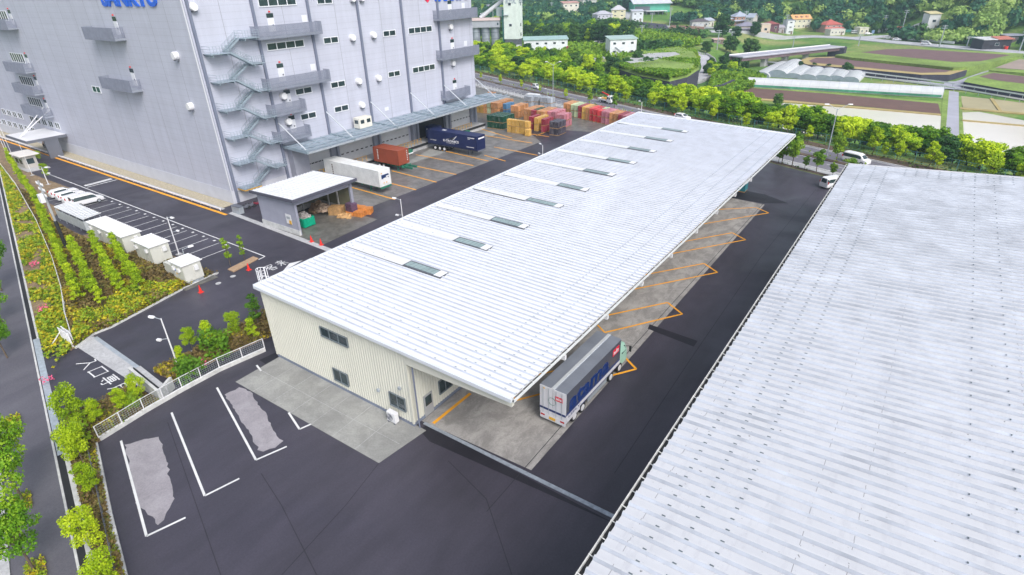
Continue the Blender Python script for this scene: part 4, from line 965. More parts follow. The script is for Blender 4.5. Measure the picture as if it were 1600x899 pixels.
def rubbish(mb, cx, cy, cz, rx, ry, rz, n, s0, s1, r):
    for _ in range(n):
        a = r.random()*math.tau; q = math.sqrt(r.random()); x, y = cx+rx*q*math.cos(a), cy+ry*q*math.sin(a); z = cz+rz*(1-q*q)*r.random()
        M_ = Matrix.Translation((x, y, z)) @ Matrix.Rotation(r.random()*3.1, 4, 'Z') @ Matrix.Rotation(r.uniform(-.6, .6), 4, 'X')
        s_ = r.uniform(s0, s1); t_ = MB().box(-s_, s_, -s_*.6, s_*.6, -s_*.25, s_*.25); mb.add(t_, M_)
rr_ = random.Random(4)
# bin
q = G(479, 352); bn = T('waste_skip', 'green steel skip heaped with waste inside the open store', 'skip', (q[0], q[1]-.1, 0), 0)
k = MB()
for (x0, x1, y0, y1) in ((-1.1, 1.1, -1.0, -.95), (-1.1, 1.1, .95, 1.0), (-1.1, -1.05, -.95, .95), (1.05, 1.1, -.95, .95)): k.box(x0, x1, y0, y1, .12, 1.5)
k.box(-1.1, 1.1, -1, 1, .1, .16)
for i in range(5): y = -.9+i*.43; k.box(1.1, 1.17, y, y+.1, .12, 1.5); k.box(-.9+i*.43, -.8+i*.43, -1.07, -1.0, .12, 1.5)
O('body', k, M('skip_green', (.0, .36, .21), .45, var=.12, vs_=2), bn); k = MB(); rubbish(k, 0, 0, 1.3, .95, .85, .9, 130, .12, .32, rr_); O('waste_heap', k, M('mixed_waste', (.5, .46, .44), .8, var=.5, vs_=2.5), bn)
q = G(505, 335); k = MB(); rubbish(k, 0, 0, .1, 1.3, 1.5, 1.5, 150, .2, .5, rr_); thing1('cardboard_heap', 'heap of flattened brown cardboard at the back of the open store', 'heap', k, M('cardboard_mix', (.36, .24, .15), .85, var=.45, vs_=1.5)).location = (q[0]-2.2, q[1]+1.0, 0)
k = MB(); rubbish(k, 0, 0, .2, 1.1, 1.0, 1.0, 90, .2, .45, rr_); thing1('cardboard_heap', 'heap of pale crushed boxes in front of the brown cardboard in the open store', 'heap', k, M('card_pale', (.55, .42, .32), .85, var=.35, vs_=1.5)).location = (q[0]-.3, q[1]+.6, .3)
def pallet_mb(L=1.2, W=1.0, z=0):
    k = MB()
    for y in (-W/2, -.06, W/2-.12): k.box(-L/2, L/2, y, y+.12, z, z+.1)
    for i in range(7): x = -L/2+(L-.12)*i/6; k.box(x, x+.12, -W/2, W/2, z+.1, z+.125)
    for i in range(3): x = -L/2+(L-.12)*i/2; k.box(x, x+.12, -W/2, W/2, z-.025+.0, z-.0)
    return k
def stack(name, label, cat, loc, rz, mk, n, dz, mat, group=None, part='pallet'):
    t = T(name, label, cat, (*loc[:2], loc[2] if len(loc) > 2 else 0), rz, group); me = None
    for i in range(n):
        a = mk(); M_ = Matrix.Translation((rr_.uniform(-.04, .04), rr_.uniform(-.04, .04), i*dz+.03)) @ Matrix.Rotation(rr_.uniform(-.03, .03), 4, 'Z')
        b_ = MB(); b_.add(a, M_); O(part, b_, mat, t)
    return t
stack('timber_stack', 'stack of raw wooden boards at the mouth of the open store', 'timber', (G(527, 334)[0], G(527, 334)[1]), .5, lambda: MB().box(-1.1, 1.1, -.9, -.55, 0, .08).box(-1.1, 1.1, -.4, -.05, 0, .08).box(-1.1, 1.1, .1, .45, 0, .08).box(-1.1, 1.1, .6, .9, 0, .08), 12, .1, mt['wood'], part='board')
k = MB(); rubbish(k, 0, 0, .05, 1.3, .8, .25, 16, .3, .7, rr_); thing1('loose_boards', 'loose pale boards on the ground before the timber stack', 'boards', k, mt['wood']).location = (*G(540, 338), .05)
m_or = M('orange_pallet', (.68, .26, .06), .6, var=.25, vs_=2)
for j, (dx, dy, n) in enumerate(((0, 0, 4), (1.3, .2, 5), (.1, 1.2, 6), (1.4, 1.4, 6))):
    b0 = G(561, 334); stack('orange_pallets', ['low stack of orange pallets nearest the open store, under the dark crates', 'stack of orange pallets at the roadside corner of the four beside the open store', 'stack of orange pallets nearest the white container', 'stack of orange pallets at the right of the four beside the open store'][j], 'pallet stack', (b0[0]+dx*1.2-.6, b0[1]+dy*1.2-.8), .15*j, lambda: pallet_mb(1.5, 1.3), n, .16, m_or, 'orange pallets outside the open store')
k = MB()
for i in range(3): k.box(-.75, .75, -.6, .6, 1.0+i*.42-.1, 1.0+i*.42+.27)
cr_ = T('crate_stack', 'small stack of dark purple crates on the orange pallets beside the open store', 'crates', (b0[0]-.6, b0[1]-.8, -.2+.0)); 
for i in range(3): O('crate', MB().box(-.7, .7, -.6, .6, .85+i*.45, .85+i*.45+.4), M('crate_plum', (.12, .07, .12), .5, var=.3, vs_=4), cr_)

# ------------------------------------------------------------------ transformer cabinets
m_cab = M('cabinet_cream', (.60, .60, .55), .5, var=.06, vs_=.8); m_cabr = M('cabinet_roof', (.74, .74, .75), .4, var=.05)
def cabinet(label, x0, x1, y0, y1, z1, n):
    t = T('electrical_cabinet', label, 'cabinet', (x0, y0, 0), group='pale electrical cabinets beside the car park')
    O('base', MB().box(x0+.1, x1-.1, y0+.15, y1-.1, .05, .55), mt['galv'], t, world=True); O('body', MB().box(x0, x1, y0, y1, .55, z1), m_cab, t, world=True)
    k = MB()
    for i in range(n): a = x0+(x1-x0)*i/n; k.box(a+.04, a+(x1-x0)/n-.04, y0-.03, y0-.002, .7, z1-.15)
    for i in range(2): a = y0+(y1-y0)*i/2; k.box(x1+.002, x1+.03, a+.05, a+(y1-y0)/2-.05, .7, z1-.15)
    O('door_panel', k, m_cab, t, world=True)
    k = MB(); k.box(x0-.2, x1+.2, y0-.2, y1+.2, z1, z1+.1)
    for i in range(n*2+1): a = x0-.15+(x1-x0+.26)*i/(n*2); k.box(a, a+.05, y0-.2, y1+.2, z1+.1, z1+.16)
    O('roof', k, m_cabr, t, world=True); k = MB()
    for i in range(max(2, n//2)): a = x0+.7+(x1-x0-1.4)*i/max(1, max(2, n//2)-1)*.9; k.box(a-.2, a+.2, y0-.3, y0-.031, z1-.9, z1-.45)
    k.box(x1+.031, x1+.3, y1-1.0, y1-.5, z1-1.0, z1-.4); O('vent_box', k, m_cabr, t, world=True)
cabinet('longest pale electrical cabinet, with a row of vent boxes, beside the bicycle shelter', -96.9, -86.4, 28.6, 31.0, 3.0, 8)
cabinet('middle sized pale electrical cabinet on a raised base between the longest one and the smallest', -83.8, -79.3, 28.9, 31.3, 3.0, 4)
cabinet('small pale electrical cabinet with a notice, nearest the driveway kerb', -73.2, -70.4, 28.4, 30.7, 2.8, 2)
t = T('meter_box', 'low cream meter box joined to the left of the smallest cabinet', 'cabinet', (-75.4, 29.2, 0)); O('body', MB().box(-.6, 2.0, -.5, 1.2, .3, 1.9), m_cab, t, bevel=.03); O('vent_box', MB().box(-1.0, -.6, -.4, .4, 1.2, 1.7).box(-1.0, -.6, -.4, .4, .6, 1.0), m_cabr, t)
k = T('warning_notice', 'white notice with blue and yellow marks on the smallest electrical cabinet', 'sign', (-72.3, 28.36, 1.7)); O('board', MB().box(-.3, .3, -.01, 0, -.4, .4), mt['white'], k); O('mark', MB().box(-.25, .1, -.02, -.011, .05, .35), mt['blue'], k); O('mark', MB().box(0, .28, -.02, -.011, -.38, -.15), mt['yellow'], k)
S('cabinet_pad', MB().prism([(-98.5, 27.6), (-69.6, 27.6), (-69.6, 31.9), (-98.5, 31.9)], 0, .12), mt['wetc'])
# bicycle shelter
t = T('bicycle_shelter', 'translucent roofed bicycle shelter on thin posts between the parked cars and the cabinets', 'shelter', (-111.5, 29.3, 0))
m_tr = M('translucent_sheet', (.62, .66, .68), .3, var=.15, vs_=1.5, alpha=.75)
k = MB(); k.hexa([(0, 0, 2.3), (10.5, 0, 2.3), (10.5, 2.6, 2.5), (0, 2.6, 2.5)], [(0, 0, 2.34), (10.5, 0, 2.34), (10.5, 2.6, 2.54), (0, 2.6, 2.54)]); O('roof', k, m_tr, t); k = MB()
for i in range(15): k.bar((i*.75, 0, 2.4), (i*.75, 2.6, 2.6), .08, .08)
k.bar((0, .9, 2.47), (10.5, .9, 2.47), .1, .08); O('purlin', k, mt['white'], t)
for i in range(5):
    for y in (.1, 2.4): O('post', MB().tube((i*2.6+.05, y, 0), (i*2.6+.05, y, 2.35), .05), mt['galv'], t)
k = MB(); k.box(0, 10.5, -.02, .0, .5, 2.0); k.box(10.5, 10.52, 0, 2.5, .5, 2.0); O('side_panel', k, m_tr, t)
# bicycles in the shelter
def bicycle(label, loc, rz, col):
    t = T('bicycle', label, 'bicycle', loc, rz, 'bicycles in the shelter')
    for x in (0, 1.05):
        k = MB(); n = 16
        for i in range(n): a, b_ = math.tau*i/n, math.tau*(i+1)/n; k.bar((x+.33*math.cos(a), 0, .33+.33*math.sin(a)), (x+.33*math.cos(b_), 0, .33+.33*math.sin(b_)), .035, .035)
        O('wheel', k, mt['black'], t)
    k = MB()
    for a, b_ in (((0, .33), (.35, .33)), ((.35, .33), (.28, .8)), ((.3, .7), (.85, .75)), ((.35, .33), (.85, .7)), ((.9, .95), (1.05, .33)), ((0, .33), (.3, .68))): k.tube((a[0], 0, a[1]), (b_[0], 0, b_[1]), .02, 6)
    k.tube((.88, -.25, .98), (.88, .25, .98), .015, 6); O('frame', k, col, t); O('saddle', MB().box(.15, .4, -.07, .07, .8, .86), mt['black'], t)
for i in range(4): bicycle(['first bicycle in the shelter from the parked cars', 'second bicycle in the shelter from the parked cars', 'third bicycle in the shelter from the parked cars', 'bicycle in the shelter nearest the long cabinet'][i], (-110+i*2.2, 30.2, 0), math.pi/2, mt['galv'] if i % 2 else mt['dgrey'])

# ------------------------------------------------------------------ cars
m_wh = M('car_white', (.78, .78, .8), .18, var=.02, spec=.6); m_si = M('car_silver', (.5, .52, .55), .25, .4, var=.02); m_dk = M('car_dark', (.02, .025, .04), .2, var=.02); m_tail = M('tail_red', (.5, .01, .015), .2, var=0); m_hl = M('headlight_clear', (.75, .78, .8), .1, var=0)
def car(name, label, cat, kind='van', col=None, group=None):
    """real car body by lofting cross sections front to back; x forward, origin centre on the ground"""
    t = T(name, label, cat, (0, 0, 0), 0, group); col = col or m_wh
    if kind == 'van':
        L, W, H = 4.9, 1.84, 1.9; st_ = [(-2.42, .78, .95, 1.05, .3), (-2.36, .88, 1.0, 1.84, .55), (-2.0, .92, 1.02, 1.9, .74), (.55, .92, 1.0, 1.88, .74), (1.0, .92, 1.0, 1.72, .72), (1.75, .91, .98, 1.06, .74), (2.3, .84, .84, .9, .66), (2.44, .68, .6, .68, .52)]
    elif kind == 'kei':
        L, W, H = 3.5, 1.5, 1.55; st_ = [(-1.73, .64, .85, .95, .4), (-1.68, .72, .9, 1.4, .5), (-1.3, .74, .92, 1.53, .58), (.2, .74, .92, 1.53, .58), (.9, .73, .9, 1.0, .62), (1.5, .68, .78, .85, .56), (1.72, .56, .58, .66, .44)]
    else:
        L, W, H = 4.5, 1.74, 1.47; st_ = [(-2.2, .72, .85, .92, .55), (-2.1, .8, .92, 1.1, .6), (-1.6, .85, .95, 1.42, .6), (-.2, .86, .93, 1.47, .6), (.3, .86, .93, 1.42, .6), (1.1, .85, .9, .97, .68), (1.9, .8, .8, .86, .64), (2.22, .64, .6, .66, .5)]
    zb = .28; rings = []
    for (x, w_, zm, zt, wt) in st_:
        rings.append([(x, -w_*.92, zb), (x, -w_, zb+.2), (x, -w_, zm), (x, -wt-.02, zt-.06), (x, -wt*.85, zt), (x, wt*.85, zt), (x, wt+.02, zt-.06), (x, w_, zm), (x, w_, zb+.2), (x, w_*.92, zb)])
    b_ = O('body', MB().loft(rings), col, t, smooth=False, bevel=.03)
    # glass: side windows follow the tumblehome, a few mm proud
    g = MB(); cab = [s_ for s_ in st_ if s_[3]-s_[2] > .3]
    for s_ in (-1, 1):
        low = []; up = []
        for (x, w_, zm, zt, wt) in cab:
            f0, f1 = .1, .82; lo = (x, s_*(w_+(wt+.02-w_)*f0+.012), zm+(zt-.06-zm)*f0); hi = (x, s_*(w_+(wt+.02-w_)*f1+.012), zm+(zt-.06-zm)*f1); low.append(lo); up.append(hi)
        xe = low[-1]; xn = st_[st_.index(cab[-1])+1]; low.append((xn[0]-.25, s_*(xn[1]-.03), xn[2]+.04)); up.append((cab[-1][0]+.12, up[-1][1], up[-1][2]-.1))
        for i in range(len(low)-1):
            q = (low[i], low[i+1], up[i+1], up[i]); g.quad(*(q if s_ < 0 else q[::-1]))
    a = st_[st_.index(cab[-1])]; c_ = st_[st_.index(cab[-1])+1]
    def lerp(p, q, f): return tuple(p[i]+(q[i]-p[i])*f for i in range(3))
    T0 = (a[0], 0, a[3]); T1 = (c_[0], 0, c_[3]); nrm = Vector((T0[2]-T1[2], 0, T1[0]-T0[0])).normalized()*.012
    for lo, hi in ((.92, .12),):
        p = lerp(T0, T1, hi); q = lerp(T0, T1, lo); wt0 = a[4]*.85*.95; wt1 = c_[4]*.85
        g.quad((q[0]+nrm.x, -wt1, q[2]+nrm.z), (q[0]+nrm.x, wt1, q[2]+nrm.z), (p[0]+nrm.x, wt0, p[2]+nrm.z), (p[0]+nrm.x, -wt0, p[2]+nrm.z))
    r0, r1 = st_[0], st_[1]; z0_, z1_ = r1[2]+.08, r1[3]-.1; f = lambda z: r1[0]+(st_[0][0]-r1[0])*max(0, (r1[3]-z)/(r1[3]-r0[3]))-.012
    g.quad((f(z0_), r1[4], z0_), (f(z0_), -r1[4], z0_), (f(z1_), -r1[4]*.9, z1_), (f(z1_), r1[4]*.9, z1_))
    O('window', g, mt['glass'], t)
    wr_ = .34 if kind != 'kei' else .28; wx = (L*.3, -L*.3)
    for x in wx:
        for s_ in (-1, 1):
            y = s_*(W/2-.1); w__ = O('wheel', MB().tube((x, y-.1, wr_), (x, y+.1, wr_), wr_, 18), mt['black'], t); O('rim', MB().tube((x, y+s_*.09, wr_), (x, y+s_*.115, wr_), wr_*.62, 12), mt['galv'], w__)
    fr = st_[-2]
    for s_ in (-1, 1):
        O('headlight', MB().box(fr[0]-.12, fr[0]+.03, s_*fr[1]-.02-.3*(s_ > 0), s_*fr[1]+.02+.3*(s_ < 0), fr[2]-.12, fr[2]+.03), m_hl, t, bevel=.02)
        O('tail_light', MB().box(st_[1][0]-.03, st_[1][0]+.1, s_*(st_[1][1]-.02)-.1, s_*(st_[1][1]-.02)+.05, st_[1][2]-.05, st_[1][2]+.35), m_tail, t, bevel=.015)
        O('mirror', MB().box(a[0]+.25, a[0]+.37, s_*(W/2+.06)-.1, s_*(W/2+.06)+.1, a[2]+.08, a[2]+.24), col, t, bevel=.03)
    O('number_plate', MB().box(st_[0][0]-.03, st_[0][0]-.01, -.17, .17, .62, .72), mt['white'], t)
    return t
def put_car(t, x, y, rz, z=0): t.location = (x, y, z); t.rotation_euler = (0, 0, rz)
N_ = math.pi/2
van0 = car('parked_car', 'white minivan parked nearest the bicycle shelter, its dark side windows in full view', 'car', 'van', group='white cars parked beside the hedge'); pv = proto_tree(van0)
put_car(van0, -116.6, 35.6, N_-.03)
sed0 = car('parked_car', 'white car parked between the nearest minivan and the cars behind it', 'car', 'sedan', group='white cars parked beside the hedge'); put_car(sed0, -119.7, 35.2, N_); ps = proto_tree(sed0)
for x, lb in ((-122.7, 'white car parked third from the bicycle shelter'), (-125.7, 'white car parked farthest from the bicycle shelter, at the hedge end of the row')):
    c_ = copy_tree(ps); put_car(c_, x, 35.3, N_); c_['label'] = lb
c_ = copy_tree(pv); put_car(c_, -10.7, 109.2, R(55)); c_['label'] = 'white minivan parked beside the corner of the right-hand warehouse roof'; c_['category'] = 'car'; del c_['group']
c_ = copy_tree(pv); put_car(c_, *sn(*(np.array([0, 0]))), 0); q = G(1336, 256); put_car(c_, q[0], q[1]+.6, R(-22)); c_['label'] = 'white minivan driving on the public road behind the right-hand warehouse'; del c_['group']; c_.location.z = .03
q = G(838, 139); kei = car('hatchback', 'small white hatchback driving on the public road at the far left', 'car', 'kei'); put_car(kei, q[0], q[1], R(-22), .03)
q = G(1066, 187); c_ = copy_tree(ps); put_car(c_, q[0], q[1], R(-22), .03); c_['label'] = 'silver white car on the public road showing just its roof above the white shed roof'; del c_['group']
# crane truck
q = G(948, 161); ct = T('crane_truck', 'small white flatbed truck with a folded red crane driving on the public road', 'truck', (q[0], q[1], .03), R(-22))
rings = []
for (x, w_, zt) in ((.9, .95, 2.1), (1.1, .98, 2.2), (2.2, .98, 2.2), (2.75, .98, 1.25), (2.85, .9, 1.1)): rings.append([(x, -w_, .45), (x, -w_, 1.2 if x < 2.7 else zt-.1), (x, -w_*.86, zt), (x, w_*.86, zt), (x, w_, 1.2 if x < 2.7 else zt-.1), (x, w_, .45)])
O('cab', MB().loft(rings), m_wh, ct, bevel=.04); k = MB()
for s_ in (-1, 1): k.box(1.95, 2.35, s_*.985-.01, s_*.985+.01, 1.25, 1.8); k.box(1.15, 1.75, s_*.985-.01, s_*.985+.01, 1.3, 1.85)
k.hexa([(2.30, -.8, 2.05), (2.30, .8, 2.05), (2.72, .8, 1.33), (2.72, -.8, 1.33)], [(2.33, -.8, 2.07), (2.33, .8, 2.07), (2.75, .8, 1.35), (2.75, -.8, 1.35)]); O('window', k, mt['glass'], ct)
O('flatbed', MB().box(-2.9, .45, -1.0, 1.0, .75, .85).box(-2.9, .45, -1.02, -.98, .75, 1.2).box(-2.9, .45, .98, 1.02, .75, 1.2).box(-2.92, -2.88, -1, 1, .75, 1.2), m_wh, ct); O('frame', MB().box(-2.8, 2.6, -.4, .4, .45, .72), mt['dgrey'], ct)
O('crane', MB().box(.5, .8, -.35, .35, .6, 2.1).bar((.65, 0, 2.2), (-2.2, 0, 2.75), .28, .28), mt['red'], ct, bevel=.03); O('load', MB().box(-1.8, 0, -.6, .5, .86, 1.35), mt['yellow'], ct)
for x in (2.0, -1.7):
    for s_ in (-1, 1): wheel(ct, x, s_*.82, .38, .26, s_)
# motor scooters and bins between the big building and the store
def scooter(label, loc, rz, col):
    t = T('motorcycle', label, 'motorcycle', loc, rz, 'motorcycles beside the open store')
    for x in (-.6, .62): O('wheel', MB().tube((x, -.06, .28), (x, .06, .28), .28, 14), mt['black'], t)
    k = MB(); k.loft([[(x, -w_, z0), (x, -w_, z1), (x, w_, z1), (x, w_, z0)] for x, w_, z0, z1 in ((-.8, .08, .5, .75), (-.4, .16, .35, .8), (.1, .14, .3, .6), (.35, .12, .3, .8), (.55, .06, .5, 1.0))]); O('body', k, col, t, bevel=.03)
    O('seat', MB().box(-.75, -.05, -.14, .14, .78, .88), mt['black'], t, bevel=.03); O('handlebar', MB().tube((.42, -.34, 1.05), (.42, .34, 1.05), .02).tube((.5, 0, .4), (.42, 0, 1.05), .03), mt['dgrey'], t)
for i, (q, lb) in enumerate((((384, 328), 'dark motorcycle parked nearest the corner of the big building'), ((392, 325), 'dark motorcycle between the other two beside the open store'), ((402, 322), 'maroon motorcycle parked against the grey side of the open store'))): scooter(lb, (*G(*q), 0), 1.2, mt['dgrey'] if i < 2 else M('maroon', (.2, .02, .04), .3))
k = T('grey_bin', 'grey metal box beside the motorcycles at the corner of the big building', 'box', (*G(373, 333), 0), .0); O('body', MB().box(-1.1, 1.1, -.4, .4, .05, 1.2), mt['galv'], k, bevel=.03); O('lid', MB().box(-1.15, 1.15, -.45, .45, 1.2, 1.28), mt['dgrey'], k)
rail_fence('canopy_rail', 'dark low roof rail over the motorcycles between the big building and the open store', [(*G(374, 318), 0), (*G(405, 309), 0)], 2.0, 2.5, (1.0,), mt['dgrey'], 'rail')
# ------------------------------------------------------------------ cones
def cone(label, q, s_=1, z=0, group='red traffic cones in the yard'):
    t = T('traffic_cone', label, 'traffic cone', (*G(*q), z), 0, group); t.scale = (s_,)*3
    O('base', MB().box(-.26, .26, -.26, .26, 0, .05), mt['black'] if label.startswith('!') else mt['red'], t); O('cone', MB().tube((0, 0, .05), (0, 0, .95), .2, 14, .03), mt['red'], t); return t
cone('red traffic cone standing alone at the edge of the planted bed', (314, 457), 1.05); cone('red traffic cone at the end of the bed with two thin trees', (389, 422), 1.05)
cone('red traffic cone before the open store, the left of the pair', (487, 378), 1.05); cone('red traffic cone before the open store, the right of the pair', (502, 383), 1.05)
cone('small red traffic cone by the purple crates in the storage yard', (868, 207), 1.2)
for q in ((341, 443), (364, 432)): S('manhole_cover', MB().prism([(G(*q)[0]+.35*math.cos(a), G(*q)[1]+.35*math.sin(a)) for a in np.linspace(0, 6.1, 14)], .002, .02), mt['pale'])
# ------------------------------------------------------------------ lamps and poles
def yard_lamp(label, q, h, az, second=False, group=None):
    t = T('lamp_post', label, 'lamp', (*G(*q), 0), az, group)
    O('pole', MB().tube((0, 0, .1), (0, 0, h), .09, 10, .055), mt['white'] if second else mt['galv'], t); O('base', MB().box(-.35, .35, -.35, .35, 0, .12), mt['pale'], t)
    O('arm', MB().tube((0, 0, h-.1), (.9, 0, h+.05), .035), mt['galv'], t); O('lamp_head', MB().loft([[(x, -w_, h-.02), (x, -w_*.6, h+.14), (x, w_*.6, h+.14), (x, w_, h-.02)] for x, w_ in ((.7, .1), (.95, .19), (1.35, .15))]), mt['white'], t)
    if second: O('camera_arm', MB().tube((0, 0, h*.6), (.5, .5, h*.62), .03), mt['galv'], t); O('camera', MB().box(.3, .75, .4, .65, h*.6, h*.6+.22), mt['white'], t, bevel=.03); 
    return t
yard_lamp('tall pale lamp post with a second small fitting halfway up, at the driveway bed', (279, 574), 5.6, R(200), True)
yard_lamp('slim lamp post standing between the electrical cabinets and the parking lines', (280, 398), 5.6, R(10), True)
yard_lamp('slim lamp post rising behind the front part of the white shed roof', (633, 372), 4.5+1.4, R(190), True)
yard_lamp('slim lamp post rising behind the middle of the white shed roof', (848, 262), 4.4, R(150), True)
yard_lamp('slim lamp post rising behind the far left corner of the white shed roof', (1001, 188), 4.5, R(150), True)
yard_lamp('short lamp post before the small flag poles at the guard booth', (76, 289), 3.4, R(30), True)
yard_lamp('small lamp post with a round head beside the smallest cabinet', (296, 424), 3.2, R(80))
yard_lamp('pale lamp post beside the public road behind the crate stacks', (855, 165), 4.5, R(150))
def road_lamp(label, loc, h, az, d=True):
    t = T('street_lamp', label, 'street lamp', loc, az, 'street lamps on the public road')
    O('pole', MB().tube((0, 0, 0), (0, 0, h), .13, 12, .07), mt['galv'], t)
    for s_ in ((-1, 1) if d else (1,)):
        k = MB(); pr = Vector((0, 0, h-.2))
        for i in range(1, 7): a = i/6*math.pi/2; p = Vector((s_*1.6*math.sin(a)*1.1, 0, h-.2+1.0*(1-math.cos(a))**.8*.0+1.0*math.sin(a))); k.tube(pr, p, .05, 8); pr = p
        O('arm', k, mt['galv'], t); O('lamp_head', MB().loft([[(pr.x+s_*x, -w_, pr.z-.06), (pr.x+s_*x, -w_*.6, pr.z+.1), (pr.x+s_*x, w_*.6, pr.z+.1), (pr.x+s_*x, w_, pr.z-.06)] for x, w_ in ((-.1, .08), (.2, .2), (.7, .14))]), mt['white'], t)
road_lamp('double armed street lamp on the median behind the crate stacks', (*G(864, 152), .15), 9.3, R(25))
road_lamp('double armed street lamp on the median beside the far corner of the white shed roof', (*G(1291, 247), .15), 9.3, R(25))
# utility pole
q = G(106, 392); up = T('utility_pole', 'tall utility pole with insulators and a black sleeved lower half among the hedge trees', 'utility pole', (*q, 0))
O('pole', MB().tube((0, 0, 0), (0, 0, 10.4), .2, 14, .13), M('pole_concrete', (.36, .37, .38), .8, var=.1), up); O('sleeve', MB().tube((0, 0, .05), (0, 0, 4.6), .24, 14, .22), mt['black'], up)
for z, w_ in ((9.8, 1.1), (9.0, 1.0), (8.2, .8)):
    O('crossarm', MB().bar((-w_, 0, z), (w_, 0, z), .12, .12), mt['galv'], up)
    k = MB()
    for i in (-1, -.5, .5, 1): k.tube((w_*i*.95, 0, z+.06), (w_*i*.95, 0, z+.36), .07, 8)
    O('insulator', k, mt['white'], up)
O('switch_box', MB().box(-.45, .35, -.7, -.15, 7.4, 8.6), mt['white'], up, bevel=.05); O('sign_plate', MB().box(-.2, .2, -.27, -.24, 4.8, 5.8), mt['yellow'], up)
for i, q in enumerate(((10, 240), (15, 243), (20, 245))):
    k = T('flag_pole', ['flag pole nearest the left edge of the photo', 'flag pole between the other two', 'flag pole nearest the guard booth'][i], 'flag pole', (*G(*q), 0), 0, 'slim white flag poles'); O('pole', MB().tube((0, 0, 0), (0, 0, 9), .06, 8, .035), mt['white'], k); O('base', MB().box(-.3, .3, -.3, .3, 0, .2), mt['pale'], k)
k = T('signal_mast', 'thin white mast rising behind the guard booth roof', 'mast', (*G(51, 275), 0)); O('pole', MB().tube((0, 0, 0), (0, 0, 7), .05, 8, .03), mt['white'], k); O('base', MB().box(-.3, .3, -.3, .3, 0, .2), mt['pale'], k)
# guard booth, entrance canopy, person
gb = T('guard_booth', 'small guard booth with a flat pale overhanging roof near the entrance canopy', 'booth', (-155, 39.3, 0))
O('wall', MB().box(-2.6, 2.6, -1.2, 1.2, 0, 2.7), M('booth_wall', (.42, .40, .37), .6, var=.08), gb); O('roof', MB().box(-3.1, 3.1, -1.7, 1.9, 2.7, 2.9), M('booth_roof', (.72, .68, .64), .5), gb, bevel=.03)
k = MB(); k.box(-1.8, -.2, -1.23, -1.2, 1.0, 2.0); k.box(.4, 1.8, -1.23, -1.2, 1.0, 2.0); k.box(2.6, 2.63, -.7, .7, 1.0, 2.1); O('window', k, mt['glass'], gb); O('step', MB().box(-3.5, 5.5, -1.9, 2.2, 0, .15), mt['pale'], gb)
ec = T('entrance_canopy', 'pale flat entrance canopy hung on two rods at the big building', 'canopy', (-165, 42, 0))
O('roof', MB().box(-170, -158.0, 41.5, 49.1, 4.25, 4.5), mt['white'], ec, world=True); O('edge_trim', MB().box(-158.0, -157.85, 41.4, 49.1, 3.95, 4.52).box(-170, -158, 41.35, 41.5, 4.0, 4.52), mt['dgrey'], ec, world=True)
O('side_wall', MB().box(-158.5, -157.95, 44.6, 47.2, 0, 4.25), mt['dgrey'], ec, world=True)
for x in (-162, -166): O('tie_rod', MB().tube((x, 49.15, 9.5), (-164.0, 42.3, 4.5), .09), mt['white'], ec, world=True)
# ------------------------------------------------------------------ foliage
def quads_mesh(name, cen, nor, size, mat, r):
    """leaf clumps: one bent quad per centre"""
    N = len(cen); a = r.normal(size=(N, 3)); u = np.cross(nor, a); u /= np.linalg.norm(u, axis=1)[:, None]+1e-9; v = np.cross(nor, u); v /= np.linalg.norm(v, axis=1)[:, None]+1e-9
    s = size[:, None]; k = r.uniform(.55, 1.0, (N, 1))
    V = np.stack([cen-u*s-v*s*k*.3, cen+u*s*.2-v*s*k, cen+u*s+v*s*k*.25, cen-u*s*.15+v*s*k], 1).reshape(-1, 3)
    me = bpy.data.meshes.new(name); me.vertices.add(4*N); me.vertices.foreach_set('co', V.ravel().astype(np.float32))
    me.loops.add(4*N); me.loops.foreach_set('vertex_index', np.arange(4*N, dtype=np.int32))
    me.polygons.add(N); me.polygons.foreach_set('loop_start', np.arange(0, 4*N, 4, dtype=np.int32)); me.polygons.foreach_set('loop_total', np.full(N, 4, np.int32))
    me.materials.append(mat); me.update(calc_edges=True); me.validate(); return me
def crown_points(blobs, n, r, inner=.55):
    vol = np.array([b[3]*b[4]*b[5] for b in blobs])**.67; pr = vol/vol.sum(); k = r.choice(len(blobs), n, p=pr)
    B = np.array(blobs)[k]; d = r.normal(size=(n, 3)); d /= np.linalg.norm(d, axis=1)[:, None]; rad = r.uniform(inner, 1.08, (n, 1))
    c = B[:, :3]+d*B[:, 3:]*rad; nn = d*.8+r.normal(size=(n, 3))*.6+np.array([0, 0, .35]); nn /= np.linalg.norm(nn, axis=1)[:, None]; return c, nn
